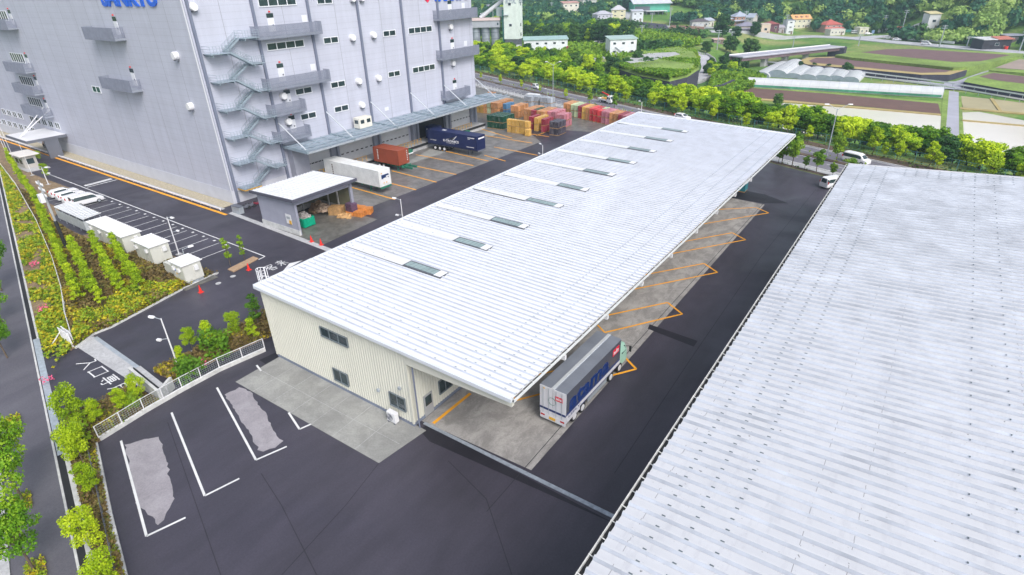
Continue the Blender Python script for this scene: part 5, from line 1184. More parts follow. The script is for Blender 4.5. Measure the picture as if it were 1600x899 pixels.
def tree_proto(name, h, cw, ch, nb, nl, ls, mat, seed, blob=.42, trunk=.1, bare=None, shape='round'):
    """returns (empty, children) 1:1 in metres: h total height, cw crown radius, ch crown height"""
    r = np.random.default_rng(seed); t = T(name, 'x', 'tree'); zc = h-ch/2; blobs = []
    for i in range(nb):
        f = (i+.5)/nb; zz = zc-ch/2+ch*(.12+.8*f)
        if shape == 'round': rad = cw*math.sqrt(max(.05, 1-(2*(f*.8+.12)-1)**2))*.62
        elif shape == 'cone': rad = cw*(1.05-f)*.62
        else: rad = cw*.55*(1-.5*abs(2*f-1))
        a = i*2.4+r.uniform(-.6, .6); q = rad*r.uniform(.5, 1.15); br = cw*blob*r.uniform(.7, 1.25)
        blobs.append((q*math.cos(a), q*math.sin(a), zz+r.uniform(-.08, .08)*ch, br, br, br*r.uniform(.55, .8)))
    c, nn = crown_points(blobs, nl, r); me = quads_mesh('crown', c, nn, r.uniform(.6, 1.3, nl)*ls, mat, r)
    o = bpy.data.objects.new('crown', me); C.objects.link(o); o.parent = t
    k = MB(); top = zc+ch*.2; bend = (r.uniform(-.1, .1)*h, r.uniform(-.1, .1)*h); k.tube((0, 0, 0), (bend[0]*.4, bend[1]*.4, top*.55), trunk, 8, trunk*.75); k.tube((bend[0]*.4, bend[1]*.4, top*.55), (bend[0], bend[1], top), trunk*.75, 8, trunk*.3)
    for b in blobs[:: max(1, len(blobs)//7)]: k.tube((bend[0]*.4, bend[1]*.4, top*.5), b[:3], trunk*.4, 6, trunk*.12)
    O('trunk', k, mt['bark'], t); return (t, kids(t))
def mk(n, name, **a):
    out = []
    for i in range(n): t, ch = tree_proto(name, seed=a['seed']+i, **{k: v for k, v in a.items() if k != 'seed'}); out.append((t, [(c, []) for c in ch]))
    return out
SAP = mk(4, 'sapling', h=3.0, cw=.85, ch=2.3, nb=12, nl=1300, ls=.07, mat=mt['leafy'], seed=1, blob=.36, trunk=.05, shape='cone')
STR = mk(3, 'street_tree', h=6.0, cw=2.1, ch=4.2, nb=24, nl=6500, ls=.08, mat=foliage('street_foliage', [(.3, (.05, .16, .01)), (.5, (.16, .36, .015)), (.7, (.4, .55, .03))], .6, .3, .15), seed=20, blob=.33, trunk=.1)
BED = mk(3, 'garden_tree', h=3.6, cw=1.25, ch=2.6, nb=16, nl=3600, ls=.062, mat=mt['leafy'], seed=40, blob=.36, trunk=.06)
THIN = mk(2, 'thin_tree', h=4.0, cw=.6, ch=3.2, nb=12, nl=800, ls=.09, mat=mt['leafm'], seed=55, blob=.5, trunk=.05, shape='col')
BUSH = mk(3, 'bush', h=1.5, cw=1.0, ch=1.5, nb=9, nl=800, ls=.1, mat=mt['leafm'], seed=60, blob=.5, trunk=.05)
used = set()
def tree(protos, loc, h, label, cat='tree', group=None, name=None, i=None, w=1.0):
    pt = protos[(i if i is not None else random.randrange(len(protos))) % len(protos)]
    base_h = {'sapling': 3.0, 'street_tree': 6.0, 'garden_tree': 3.6, 'thin_tree': 4.0, 'bush': 1.5, 'roadside_tree': 5.0, 'belt_tree': 8.0, 'dark_tree': 10.0, 'shrub': 1.2}[pt[0].name.split('.')[0]]
    if pt[0].name in used: o = copy_tree(pt)
    else: o = pt[0]; used.add(o.name)
    s_ = h/base_h; o.location = loc; o.rotation_euler = (0, 0, random.uniform(0, 6.28)); o.scale = (s_*w, s_*w, s_); o['label'] = label; o['category'] = cat
    if group: o['group'] = group
    elif 'group' in o: del o['group']
    return o
def h_of(b, ty, z0=0):
    q = G(b[0], b[1], z0); z = z0
    while proj((q[0], q[1], z))[1] > ty and z < z0+30: z += .05
    return z-z0
ORD = ['first', 'second', 'third', 'fourth', 'fifth', 'sixth', 'seventh', 'eighth', 'ninth', 'tenth', 'eleventh', 'twelfth', 'thirteenth', 'fourteenth', 'fifteenth', 'sixteenth', 'seventeenth', 'eighteenth', 'nineteenth', 'twentieth']
def ordw(i): return ORD[i] if i < 20 else 'twenty-'+ORD[i-20] if i < 29 else {29: 'thirtieth'}.get(i, ('thirty-'+ORD[i-30]) if i < 39 else ('fortieth' if i == 39 else ('forty-'+ORD[i-40]) if i < 49 else 'fiftieth' if i == 49 else 'fifty-'+ORD[(i-50) % 9]))

# left street, pavement and beds
def off(p, d): u = np.array((-.968, .25)); n_ = np.array((-.25, -.968)); return (p[0]+u[0]*d[0]+n_[0]*d[1], p[1]+u[1]*d[0]+n_[1]*d[1])
L0 = (-37.0, 3.3)
def lp(a, b): return off(L0, (a, b))     # a along the street away from the camera, b towards the street
S('street_pavement', MB().flat([lp(-30, 0), lp(-30, 3.5), lp(160, 3.5), lp(160, 0)], .02), asphalt('pavement_asphalt', (.085, .08, .1), (.13, .125, .145), .3))
S('street', MB().flat([lp(-30, 4.1), lp(-30, 14), lp(160, 14), lp(160, 4.1)], .004), mt['road'])
S('street_kerb', MB().prism([lp(-30, 3.5), lp(160, 3.5), lp(160, 4.1), lp(-30, 4.1)], 0, .12), mt['pale'])
S('street_marking', MB().flat([lp(-30, 4.6), lp(160, 4.6), lp(160, 4.8), lp(-30, 4.8)], .012), mt['paint'])
S('ditch', MB().flat([lp(-30, -.02), lp(14, -.02), lp(14, -.45), lp(-30, -.45)], .02).flat([lp(37, -.02), lp(160, -.02), lp(160, -.4), lp(37, -.4)], .02), mt['black'])
S('ditch_kerb', MB().prism([lp(-30, -.45), lp(14, -.45), lp(14, -.8), lp(-30, -.8)], 0, .1).prism([lp(37, -.4), lp(160, -.4), lp(160, -.6), lp(37, -.6)], 0, .14).prism([lp(-30, .02), lp(160, .02), lp(160, .17), lp(-30, .17)], 0, .06), mt['kerb'])
S('ditch_grating', MB().flat([lp(14, -.05), lp(37, -.05), lp(37, -.6), lp(14, -.6)], .03), M('steel_grating2', (.4, .45, .5), .5, .2, var=.2, vs_=3, coord='w'))
k = MB()
bedA = [G(*q) for q in ((118, 545), (147, 523), (175, 512), (287, 452), (341, 427))]
bedpoly = [(-66.9, 14.0), *bedA[1:], (-70.6, 32.2), (-99.5, 32.2), (-101, 28.4), (-112.5, 28.6), (-118, 31.8), (-127.5, 31.8), (-128, 41.0), (-148, 42.5), (-175, 43), (-210, 43), (-210, 46-1.0-.3-.1), (-230, 44.4), (-230, 57-5), lp(160, -.6), lp(37, -.6)]
bedpoly = [(-66.9, 14.0), *bedA[1:], (-70.6, 32.2), (-99.5, 32.2), (-101, 28.4), (-112.5, 28.6), (-118, 31.8), (-127.5, 31.8), (-128, 37.6), (-146, 37.4), (-162, 39.5), (-185, 44.0), lp(160, -.6), lp(37, -.6)]
S('garden_soil', MB().prism(bedpoly, 0, .10), mt['mulch'])
k = MB()
pts = bedA
for i in range(len(pts)-1): k.bar((*pts[i], .08), (*pts[i+1], .08), .2, .2)
k.bar((*pts[-1], .08), (-70.6, 32.2, .08), .2, .2); S('garden_kerb', k, mt['kerb'])
bedB = PG([(241, 582), (274, 565), (327, 538), (418, 487), (428, 524), (350, 557), (272, 598), (262, 592)])
S('garden_soil', MB().prism(bedB, 0, .12), mt['mulch']); k = MB()
for i in range(3): k.bar((*bedB[i], .1), (*bedB[i+1], .1), .2, .22)
S('garden_kerb', k, mt['kerb'])
bedC = PG([(104, 655), (137, 640), (205, 606), (252, 628), (150, 694), (172, 805), (197, 899), (215, 960)])+[lp(-8, -.85), lp(14, -.85)]
S('garden_soil', MB().prism(bedC, 0, .12), mt['mulch'])
k = MB(); e = PG([(150, 696), (172, 805), (195, 899), (214, 965)])
for i in range(3):
    a = Vector(e[i]); b_ = Vector(e[i+1]); n = int((b_-a).length/.8)
    for j in range(n): p = a+(b_-a)*j/n; q = a+(b_-a)*(j+.93)/n; k.bar((*p, .12), (*q, .12), .35, .24)
S('block_kerb', k, mt['kerb'])
bedT = PG([(353, 500-0), (0, 0)])
S('tree_island', MB().prism(PG([(356, 422), (396, 402), (404, 405), (365, 426)]), 0, .14), M('island_soil', (.4, .27, .17), .9, var=.2, vs_=3, coord='w'))
# ground cover: low shrubs nobody could count
def in_poly(p, poly):
    x, y = p[:, 0], p[:, 1]; c = np.zeros(len(p), bool); j = len(poly)-1
    for i in range(len(poly)):
        xi, yi = poly[i]; xj, yj = poly[j]; m_ = ((yi > y) != (yj > y)) & (x < (xj-xi)*(y-yi)/(yj-yi+1e-12)+xi); c ^= m_; j = i
    return c
def scatter(name, poly, n, size, h, mat, thr=.0, fs=.35, z0=.1, seed=5, kind='stuff', hf=None):
    r = np.random.default_rng(seed); P_ = np.array(poly); lo, hi = P_.min(0), P_.max(0); q = r.uniform(lo, hi, (n*4, 2)); q = q[in_poly(q, poly)]
    f = np.sin(q[:, 0]*fs*1.9+np.cos(q[:, 1]*fs*2.3)*2)+np.sin(q[:, 1]*fs*2.7+q[:, 0]*fs*.8)*.9+r.normal(size=len(q))*.35
    q = q[f > thr][:n]; f = f[f > thr][:n]; N = len(q); z = z0+r.random(N)**.8*h*np.clip(.5+(f-thr)*.4, .4, 1.3)
    if hf is not None: z = z+hf(q)
    nn = r.normal(size=(N, 3))*.6+np.array([0, 0, .8]); nn /= np.linalg.norm(nn, axis=1)[:, None]
    me = quads_mesh(name, np.stack([q[:, 0], q[:, 1], z], 1), nn, r.uniform(.6, 1.3, N)*size, mat, r); o = bpy.data.objects.new(name, me); C.objects.link(o); return tag(o, kind=kind)
mt['cover'] = foliage('cover_leaf', [(.3, (.08, .17, .015)), (.43, (.24, .26, .02)), (.57, (.50, .36, .02)), (.68, (.26, .15, .05))], 1.6, .15, 0)
mt['cover2'] = foliage('cover_green', [(.3, (.06, .17, .01)), (.47, (.22, .34, .02)), (.6, (.62, .48, .02))], 1.2, .15, 0)
mt['cover3'] = foliage('cover_brown', [(.35, (.1, .075, .03)), (.5, (.2, .14, .05)), (.65, (.16, .19, .04))], .8, .1, 0)
fenceL = [(-162.3, 36.4), (-138.4, 32.1), (-112.4, 26.6), (-93.2, 22.0), (-81.8, 18.9), (-74.3, 16.5), (-67.6, 14.7)]
inner = [(-66.9, 14.4), *bedA[1:], (-70.6, 32.2), (-99.5, 27.8), (-112.5, 28.4), (-128, 31.6)]+fenceL[1:]
scatter('ground_cover', inner, 26000, .17, .5, mt['cover3'], -3, seed=3); scatter('ground_cover', inner, 30000, .15, .75, mt['cover'], .1, seed=4)
front = PG([(118, 545), (147, 523), (175, 512), (287, 452), (250, 438), (160, 480), (120, 500)])
scatter('ground_cover', front, 9000, .15, .8, mt['cover2'], -1.2, seed=6)
bank = [(-170, 38.0)]+fenceL[1:]+[lp(28, -.7), lp(60, -.7), lp(130, -.7)]
scatter('ground_cover', bank, 42000, .17, .55, mt['cover2'], -1.0, seed=7); scatter('ground_cover', bank, 16000, .17, .7, mt['cover'], .5, seed=8)
scatter('ground_cover', bedB, 6000, .13, .45, mt['cover3'], -2, seed=9); scatter('ground_cover', bedB, 3000, .14, .5, mt['cover'], .3, seed=10)
scatter('ground_cover', bedC, 9000, .12, .4, mt['cover3'], -2, seed=11); scatter('ground_cover', bedC, 6000, .13, .5, mt['cover2'], .2, seed=12)
for (x, y, n) in ((76, 600, 1), (309, 582, 2), (317, 575, 3), (55, 418, 4), (70, 488, 5)):
    q = G(x, y); scatter('azalea_bloom', [(q[0]-.6, q[1]-.5), (q[0]+.6, q[1]-.5), (q[0]+.6, q[1]+.5), (q[0]-.6, q[1]+.5)], 50, .1, .35, M('azalea_pink', (.8, .12, .25), .6, var=.2, vs_=5), -5, z0=.35, seed=n)
# hedge rows
gp = 'lime saplings of the planted bed'
def row(a, b, n, hh, desc):
    for i in range(n):
        t = i/(n-1); x = a[0]+(b[0]-a[0])*t+random.uniform(-.15, .15); y = a[1]+(b[1]-a[1])*t+random.uniform(-.12, .12)
        tree(SAP, (x, y, .1), hh*random.uniform(.85, 1.15), f'lime sapling, {ordw(i)} from the gate in {desc}', group=gp, i=random.randrange(4))
row((-76.5, 18.9), (-113, 27.8), 19, 3.1, 'the row along the white fence')
row((-115, 28.6), (-163, 38.6), 20, 2.9, 'the far row behind the parked cars')
row((-73.6, 19.9), (-93.5, 24.8), 11, 3.2, 'the second row from the white fence')
row((-74.4, 22.5), (-92.0, 27.0), 10, 3.2, 'the third row from the white fence')
row((-73.2, 24.3), (-87.5, 27.8), 8, 3.2, 'the row nearest the electrical cabinets')
for b, ty, lb, pr, w_ in (((124, 676), 606, 'young tree at the pavement corner of the bed below the painted entrance writing', BED, .8), ((158, 668), 624, 'bright young tree second from the pavement corner, before the painted writing', BED, .7), ((198, 648), 608, 'bushy young tree between the painted writing and the concrete gate wall', BED, .8), ((222, 630), 586, 'yellowish young tree against the concrete gate wall', BED, .8), ((212, 642), 620, 'dark green bush beside the concrete gate wall', BUSH, .7),
                      ((133, 728), 664, 'lime young tree at the corner where the mesh fence meets the block kerb', BED, .85), ((152, 780), 725, 'flowering lime tree beside the block kerb of the lower parking area', BED, .75), ((148, 866), 800, 'wide lime tree leaning over the ditch beside the block kerb', BED, .9), ((178, 930), 868, 'lime tree cut by the bottom edge of the photo beside the block kerb', BED, .85), ((125, 700), 664, 'low lime bush at the pavement edge below the young trees', BUSH, .8),
                      ((303, 551), 513, 'small tree on the driveway bed just right of the tall lamp post', BED, .85), ((333, 549), 501, 'slim tree beside the round bush on the driveway bed', SAP, 1), ((345, 551), 518, 'round bright bush in the middle of the driveway bed', BUSH, 1.1), ((370, 526), 488, 'small tree between the round bush and the cream shed', BED, .9), ((404, 510), 463, 'dark green tree touching the corner of the cream shed', THIN, 1.6), ((398, 535), 498, 'yellow green tree against the mesh fence near the cream shed', SAP, 1), ((288, 574), 541, 'yellow sapling at the foot of the tall lamp post', SAP, 1), ((300, 592), 560, 'yellow bush at the foot of the tall lamp post', BUSH, .9),
                      ((361, 418), 372, 'thin tall tree on the island, the one nearer the cabinets', THIN, .9), ((383, 409), 369, 'thin tall tree on the island, the one nearer the open store', THIN, .9), ((62, 252), 236, 'small tree beside the guard booth', BED, 1), ((75, 280), 255, 'lime sapling beside the short lamp post', BED, .8)):
    tree(pr, (*G(*b), .1), h_of(b, ty), lb, 'bush' if pr is BUSH else 'tree', w=w_)
for b, ty, lb, w_ in (((37, 785), 652, 'bright green street tree in the pavement pit left of the block kerb', .8), ((54, 892), 786, 'street tree at the bottom left corner of the photo', .85), ((12, 560), 478, 'street tree at the left edge beside the entrance driveway', .8), ((4, 505), 425, 'street tree at the left edge below the farthest one', .8), ((3, 455), 362, 'farthest street tree at the left edge', .8)):
    tree(STR, (*G(*b), .05), h_of(b, ty), lb, w=w_, group='street trees on the left pavement')
for q in ((37, 785), (58, 892), (22, 660)):
    p = G(*q); S('tree_pit', MB().prism([off(p, (-1.0, -.5)), off(p, (1.0, -.5)), off(p, (1.0, .6)), off(p, (-1.0, .6))], .02, .07), mt['mulch'])
    scatter('pit_grass', [off(p, (-1.0, -.5)), off(p, (1.0, -.5)), off(p, (1.0, .6)), off(p, (-1.0, .6))], 250, .1, .2, mt['cover2'], -3, z0=.07, seed=31)
# white fence along the planted bed
fh = 1.15
t = rail_fence('white_fence', 'long curved white slatted fence between the planted bed and the street bank', fenceL, fh, 2.2, (.06, .97), mt['white'], 'fence')
k = MB()
for i in range(len(fenceL)-1):
    a = Vector(fenceL[i]); b_ = Vector(fenceL[i+1]); n = int((b_-a).length/.16)
    for j in range(n): p = a+(b_-a)*j/n; k.box(p.x-.018, p.x+.018, p.y-.018, p.y+.018, .08, fh)
tag(O('slat', k, mt['white'], t, world=True), kind='stuff')
def mesh_fence(name, label, pts, h, post, mat_p, mat_m, base_h=0, step=.12, cat='fence'):
    t = rail_fence(name, label, [(*p[:2], base_h+(p[2] if len(p) > 2 else 0)) for p in pts], h, post, (.03, .98), mat_p, cat, .07); k = MB()
    for i in range(len(pts)-1):
        a = Vector((*pts[i][:2], pts[i][2] if len(pts[i]) > 2 else 0)); b_ = Vector((*pts[i+1][:2], pts[i+1][2] if len(pts[i+1]) > 2 else 0)); n = int((b_-a).length/step)
        for j in range(n): p = a+(b_-a)*j/n; k.box(p.x-.007, p.x+.007, p.y-.007, p.y+.007, base_h+a.z, base_h+a.z+h)
        z = .1
        while z < h: k.bar(a+Vector((0, 0, base_h+z)), b_+Vector((0, 0, base_h+z)), .016, .016); z += step
    tag(O('wire_mesh', k, mat_m, t, world=True), kind='stuff'); return t
bf = [(-49.6, 9.6), (-50.1, 13.5), (-50.3, 17.0), (-50.3, 20.7), (-49.6, 25.2)]
t = mesh_fence('mesh_fence', 'white mesh fence on a low wall between the driveway bed and the lower parking area', bf, 1.15, 2.0, mt['white'], mt['galv'], .35, .2)
k = MB()
for i in range(len(bf)-1): k.bar((*bf[i], .17), (*bf[i+1], .17), .3, .36)
O('low_wall', k, mt['kerb'], t, world=True)
dp = PG([(140, 700), (162, 800), (184, 899)]); rail_fence('dark_fence', 'dark thin post fence along the block kerb of the lower parking area', dp, .9, 2.0, (.5, .95), mt['dgrey'], 'fence', .05)
# gate: slide channel, wall, folded gate leaf
S('gate_channel', MB().prism(PG([(118, 541), (146, 526), (252, 603), (237, 617)]), 0, .03), mt['pale'])
S('gate_grating', MB().flat(PG([(146, 529), (152, 526), (234, 584), (228, 588)]), .04), mt['galv'])
a, b_, c_ = G(208, 590), G(254, 628), G(272, 606)
gw = T('gate_wall', 'pale concrete gate wall with a dark slot beside the entrance driveway', 'wall', (*b_, 0)); k = MB(); k.bar((*a, .6), (*b_, .6), .25, 1.2); k.bar((*b_, .62), (*c_, .62), .25, 1.24); O('wall', k, mt['kerb'], gw, world=True)
a2, b2 = np.array(a), np.array(b_); d2 = (b2-a2)/np.linalg.norm(b2-a2); n2 = np.array([-d2[1], d2[0]]); k = MB(); k.bar((*(a2+d2*.3+n2*.6), .55), (*(b2-d2*.4+n2*.6), .55), .5, .9); O('gate_pocket', k, mt['pale'], gw, world=True)
k = MB(); k.bar((*(a2+d2*.2+n2*.28), 1.0), (*(b2-d2*.4+n2*.28), 1.0), .1, .2); O('slot', k, mt['black'], gw, world=True)
sg = T('sliding_gate', 'folded white steel sliding gate with slanting braces at the end of the white fence', 'gate', (-67.6, 14.6, 0)); k = MB()
for i in range(9):
    x = -2.0+i*.28; k.bar((x, -.25, .1), (x, -.25, 1.7), .06, .06); k.bar((x, .05, .1), (x, .05, 1.7), .06, .06)
for z in (.12, 1.7): k.bar((-2.05, -.25, z), (.3, -.25, z), .08, .08); k.bar((-2.05, .05, z), (.3, .05, z), .08, .08)
k.bar((-2.3, 1.2, .1), (-1.2, .0, 1.7), .08, .08); k.bar((-2.0, -1.4, .1), (-1.2, -.2, 1.7), .08, .08); k.bar((.3, -.2, .1), (.3, -.2, 1.75), .12, .12); O('frame', k, mt['white'], sg); k = MB()
for i in range(8): x = -1.9+i*.27; k.quad((x, -.27, .2), (x+.2, -.27, .2), (x+.2, -.27, 1.6), (x, -.27, 1.6))
k2 = MB(); k2.box(-1.95, .2, -.12, -.1, .2, 1.6); O('panel', k2, M('gate_panel', (.68, .68, .7), .5), sg)
# ------------------------------------------------------------------ the wing-sided lorry under the eave
tp = pl(885, 617, 2, 3.75); tq = pl(966, 528, 2, 3.75); tr_ = pl(843, 601, 2, 3.75)
TW = abs(tr_[0]-tp[0]); TL = tq[1]-tp[1]; TW = 2.5
lo_ = T('lorry', 'big grey winged box lorry with a pale green cab parked across the orange bay lines', 'lorry', (tp[0]-TW/2, tp[1], 0), R(.8)*-1)
w2 = TW/2
m_side = M('lorry_side', (.16, .17, .21), .25, .5, var=.08, vs_=.4); m_roof = M('lorry_roof', (.30, .33, .39), .3, .4, var=.12, vs_=.5); m_lw = M('lorry_white', (.68, .68, .72), .35, var=.05)
O('box', MB().box(-w2+.03, w2-.03, .06, TL, 1.0, 3.7), m_side, lo_)
k = MB(); k.box(-w2, -.16, 0.02, TL+.02, 3.7, 3.76); k.box(.16, w2, .02, TL+.02, 3.7, 3.76); O('wing_roof', k, m_roof, lo_)
O('roof_ridge', MB().box(-.15, .15, 0, TL+.05, 3.7, 3.82), M('ridge_silver', (.6, .63, .66), .35, .2, var=.1), lo_, bevel=.02)
k = MB(); k.box(-w2, -.02, -.02, .055, 1.0, 3.75); k.box(.02, w2, -.02, .055, 1.0, 3.75); rd = O('rear_door', k, m_lw, lo_, bevel=.01)
k = MB(); k.box(-w2-.01, w2+.01, -.04, -.021, 1.42, 1.62); O('stripe', k, M('navy_stripe', (.012, .03, .14), .4), rd)
for x in (-.35, .35, -.9, .9): O('lock_rod', MB().tube((x, -.07, 1.05), (x, -.07, 3.7), .02, 6), mt['galv'], rd)
k = MB(); k.box(.25, .95, -.05, -.035, 2.75, 3.2); lg = O('logo', k, M('logo_red', (.75, .01, .04), .4, var=0), rd); put_text('lettering', 'als', mt['white'], rd, (.33, -.052, 2.88), (1, 0, 0), (0, 0, 1), .52, .26, .005, .02, world=False)
ck = MB(); n = 20
for i in range(n): a_, b_ = math.tau*i/n, math.tau*(i+1)/n; ck.bar((-.05+.36*math.cos(a_), -.045, 2.5+.36*math.sin(a_)), (-.05+.36*math.cos(b_), -.045, 2.5+.36*math.sin(b_)), .03, .015)
O('emblem', ck, mt['green'], rd)
for s_ in (-1, 1): O('tail_light', MB().box(s_*.95-.2, s_*.95+.2, -.06, .02, .72, .88), m_tail, lo_, bevel=.01)
O('rear_bumper', MB().box(-w2+.05, w2-.05, -.05, .1, .45, .98), m_lw, lo_); O('number_plate', MB().box(-.3, .3, -.09, -.055, .6, .85), mt['yellow'], lo_)
O('marker_lamp', MB().box(-.95, -.75, -.04, -.021, 3.5, 3.6), mt['yellow'], lo_)
# right-hand side (towards the lane): navy rim, letters, lower white panel
k = MB(); k.box(w2-.03, w2, .1, TL-.05, 1.45, 1.62); k.box(w2-.03, w2, TL*.2, TL-.05, .98, 1.08); O('stripe', k, bpy.data.materials['navy_stripe'], lo_)
k = MB(); k.box(w2-.04, w2+.01, .1, TL-.05, 1.09, 1.44); k.box(w2-.04, w2+.0, .1, TL*.24, .7, 1.08); O('lower_panel', k, m_lw, lo_)
put_text('lettering', 'atama', M('navy_letter', (.005, .03, .16), .35, var=0), lo_, (w2-.028, .5, 1.75), (0, 1, 0), (0, 0, 1), 6.9, 1.5, .01, .03, world=False, shear=.12)
put_text('lettering', 'LEELY', bpy.data.materials['navy_stripe'], lo_, (w2+.012, .4, 1.14), (0, 1, 0), (0, 0, 1), 1.9, .24, .004, .01, world=False, shear=.2)
k = MB(); k.box(w2-.028, w2, TL-1.55, TL-.35, 2.65, 3.3); O('logo', k, bpy.data.materials['logo_red'], lo_); put_text('lettering', 'als', mt['white'], lo_, (w2+.002, TL-1.45, 2.8), (0, 1, 0), (0, 0, 1), .95, .4, .005, .02, world=False, shear=.15)
O('frame', MB().box(-.45, .45, .2, TL+1.5, .62, .97), mt['dgrey'], lo_)
for y in (1.5, 2.85, 8.0, 9.75):
    for s_ in (-1, 1):
        w_ = O('wheel', MB().tube((s_*(w2-.32), y, .48), (s_*(w2-.04), y, .48), .48, 20), mt['black'], lo_); O('rim', MB().tube((s_*(w2-.06), y, .48), (s_*(w2-.015), y, .48), .3, 14), mt['white'], w_)
for s_ in (-1, 1):
    k = MB()
    for z in (.45, .62, .8): k.box(s_*(w2-.06)-.02, s_*(w2-.06)+.02, 3.7, 7.2, z, z+.09)
    O('side_guard', k, mt['galv'], lo_)
cg = M('cab_green', (.38, .62, .5), .3, var=.04); y0 = TL+.12; rings = []
for (y, w_, zt) in ((y0, 1.12, 3.05), (y0+.2, 1.17, 3.0), (y0+1.05, 1.17, 2.7), (y0+1.5, 1.15, 1.85), (y0+1.6, 1.13, 1.0)): rings.append([(-w_, y, .55), (-w_, y, min(1.9, zt-.1)), (-w_*.88, y, zt), (w_*.88, y, zt), (w_, y, min(1.9, zt-.1)), (w_, y, .55)])
cabo = O('cab', MB().loft(rings), cg, lo_, bevel=.04); k = MB()
for s_ in (-1, 1): k.quad(*[(s_*x, y, z) for x, y, z in ((1.19, y0+.35, 1.75), (1.17, y0+1.3, 1.75), (1.09, y0+1.05, 2.4), (1.09, y0+.35, 2.5))][::s_])
k.quad((-1.0, y0+1.53, 1.9), (1.0, y0+1.53, 1.9), (.95, y0+1.12, 2.66), (-.95, y0+1.12, 2.66)); O('window', k, mt['glass'], cabo)
for s_ in (-1, 1): O('mirror', MB().box(s_*1.5-.1, s_*1.5+.1, y0+1.4, y0+1.5, 1.6, 2.2).bar((s_*1.1, y0+1.2, 2.2), (s_*1.5, y0+1.45, 2.2), .04, .04), mt['black'], lo_)
O('fuel_tank', MB().tube((w2-.4, TL-3.9, .62), (w2-.4, TL-2.9, .62), .28, 14), mt['galv'], lo_)
# ------------------------------------------------------------------ crate bundles in the storage yard
cols = {'orange': (.56, .27, .11), 'yellow': (.62, .38, .09), 'darkgreen': (.01, .075, .04), 'crimson': (.33, .035, .06), 'red': (.6, .05, .055), 'pink': (.52, .2, .24), 'grey': (.42, .45, .5), 'black': (.07, .06, .08), 'blue': (.08, .2, .35), 'palegreen': (.5, .58, .36)}
def crate_mat(c):
    m, nt, b, P = base('crate_'+c); oi = nt.nodes.new('ShaderNodeObjectInfo')
    v = mathn(nt, 'MULTIPLY_ADD', oi.outputs['Random'], .5, .75); v = mathn(nt, 'MULTIPLY', v, mathn(nt, 'MULTIPLY_ADD', noise(nt, P, 2.5, 4), .9, .55))
    film = ramp(nt, noise(nt, stretch(nt, P, 3, 3, .5), 2.0, 4, .6), [(.55, (0, 0, 0)), (.72, (.45, .45, .45))])
    vm = nt.nodes.new('ShaderNodeVectorMath'); vm.operation = 'SCALE'; vm.inputs[0].default_value = cols[c]; nt.links.new(v, vm.inputs['Scale'])
    nt.links.new(mixc(nt, film, vm.outputs[0], (.62, .62, .64)), b.inputs['Base Color']); b.inputs['Roughness'].default_value = .35; return m
def bundle_proto(c):
    k = MB(); s_ = .54
    for i in range(6): z = .16+i*.225; k.box(-s_, s_, -s_, s_, z, z+.19); k.box(-s_+.06, s_-.06, -s_+.06, s_-.06, z+.18, z+.23)
    k.box(-s_-.01, -s_+.08, -s_-.01, s_+.01, .1, 1.55)
    for i in range(4): x = -s_+.14+i*.3; k.box(x, x+.04, -s_-.02, -s_, .14, 1.5); k.box(s_, s_+.02, x, x+.04, .14, 1.5)
    t = T('crate_bundle', 'x', 'crates', (0, 0, 0))
    m = crate_mat(c) if True else M('crate_'+c, cols[c], .45, var=.3, vs_=1.2, var2=.22, v2s=7, coord='w'); O('crates', k, m, t)
    k = MB(); 
    for y in (-.5, 0, .5): k.box(-.58, .58, y-.06, y+.06, 0, .11)
    O('pallet', k, mt['wood'], t); return (t, [(x, []) for x in kids(t)])
BP = {c: bundle_proto(c) for c in cols}; bused = set()
def bundle(c, x, y, z, lb, rz=0, grp='crate bundles stored beside the docks'):
    pt = BP[c]
    if c in bused: o = copy_tree(pt)
    else: o = pt[0]; bused.add(c)
    o.location = (x+rr_.uniform(-.04, .04), y+rr_.uniform(-.04, .04), z+.01); o.rotation_euler = (0, 0, rz+rr_.uniform(-.03, .03)); o['label'] = lb; o['group'] = grp; return o
def block(q, nx, ny, nl, c, lb, rz=0, sk=0, d=1.27, z0=0, topc=None):
    x0, y0 = G(*q, z0)
    for i in range(nx):
        for j in range(ny):
            L = nl if isinstance(nl, int) else nl[min(i, len(nl)-1)]
            for k_ in range(L):
                cc = c if isinstance(c, str) else c[i % len(c)]
                if j > 0 and j < ny-1 and k_ < L-1 and 0 < i < nx-1: continue     # buried, nothing of it shows
                if topc and k_ == L-1 and j > 0: cc = topc
                bundle(cc, x0+.6+i*d, y0+.6+j*d+sk*i, z0+k_*1.58, lb if isinstance(lb, str) else lb[i % len(lb)], rz)
block((792, 207), 5, 1, 2, 'yellow', 'orange yellow crate bundles in the two level row nearest the navy box trailer')
block((820, 213), 1, 1, 1, 'yellow', 'single orange yellow crate bundle at the right end of the front row')
block((761, 200), 4, 4, 2, 'darkgreen', 'very dark green crate bundles stacked beside the dock end')
block((826, 203), 1, 3, 2, 'crimson', 'crimson crate bundles just right of the front orange row', sk=0)
block((834, 205), 1, 4, 2, 'yellow', 'orange crate bundles between the two crimson columns', sk=0)
block((845, 207), 1, 3, 2, 'crimson', 'crimson crate bundles left of the black strapped ones')
block((858, 211), 2, 3, 2, 'black', 'black and purple strapped crate bundles at the corner of the group')
block((868, 199), 2, 3, 2, 'pink', 'pink red crate bundles behind the black strapped ones')
block((744, 176), 6, 6, 2, ['yellow', 'yellow', 'orange', 'palegreen', 'orange', 'orange'], ['yellow crate bundles in the far left block under the canopy end', 'yellow crate bundles in the far left block under the canopy end', 'orange crate bundles left of the pale green row', 'pale green topped crate bundles in the far left block', 'orange crate bundles right of the pale green row', 'orange crate bundles right of the pale green row'])
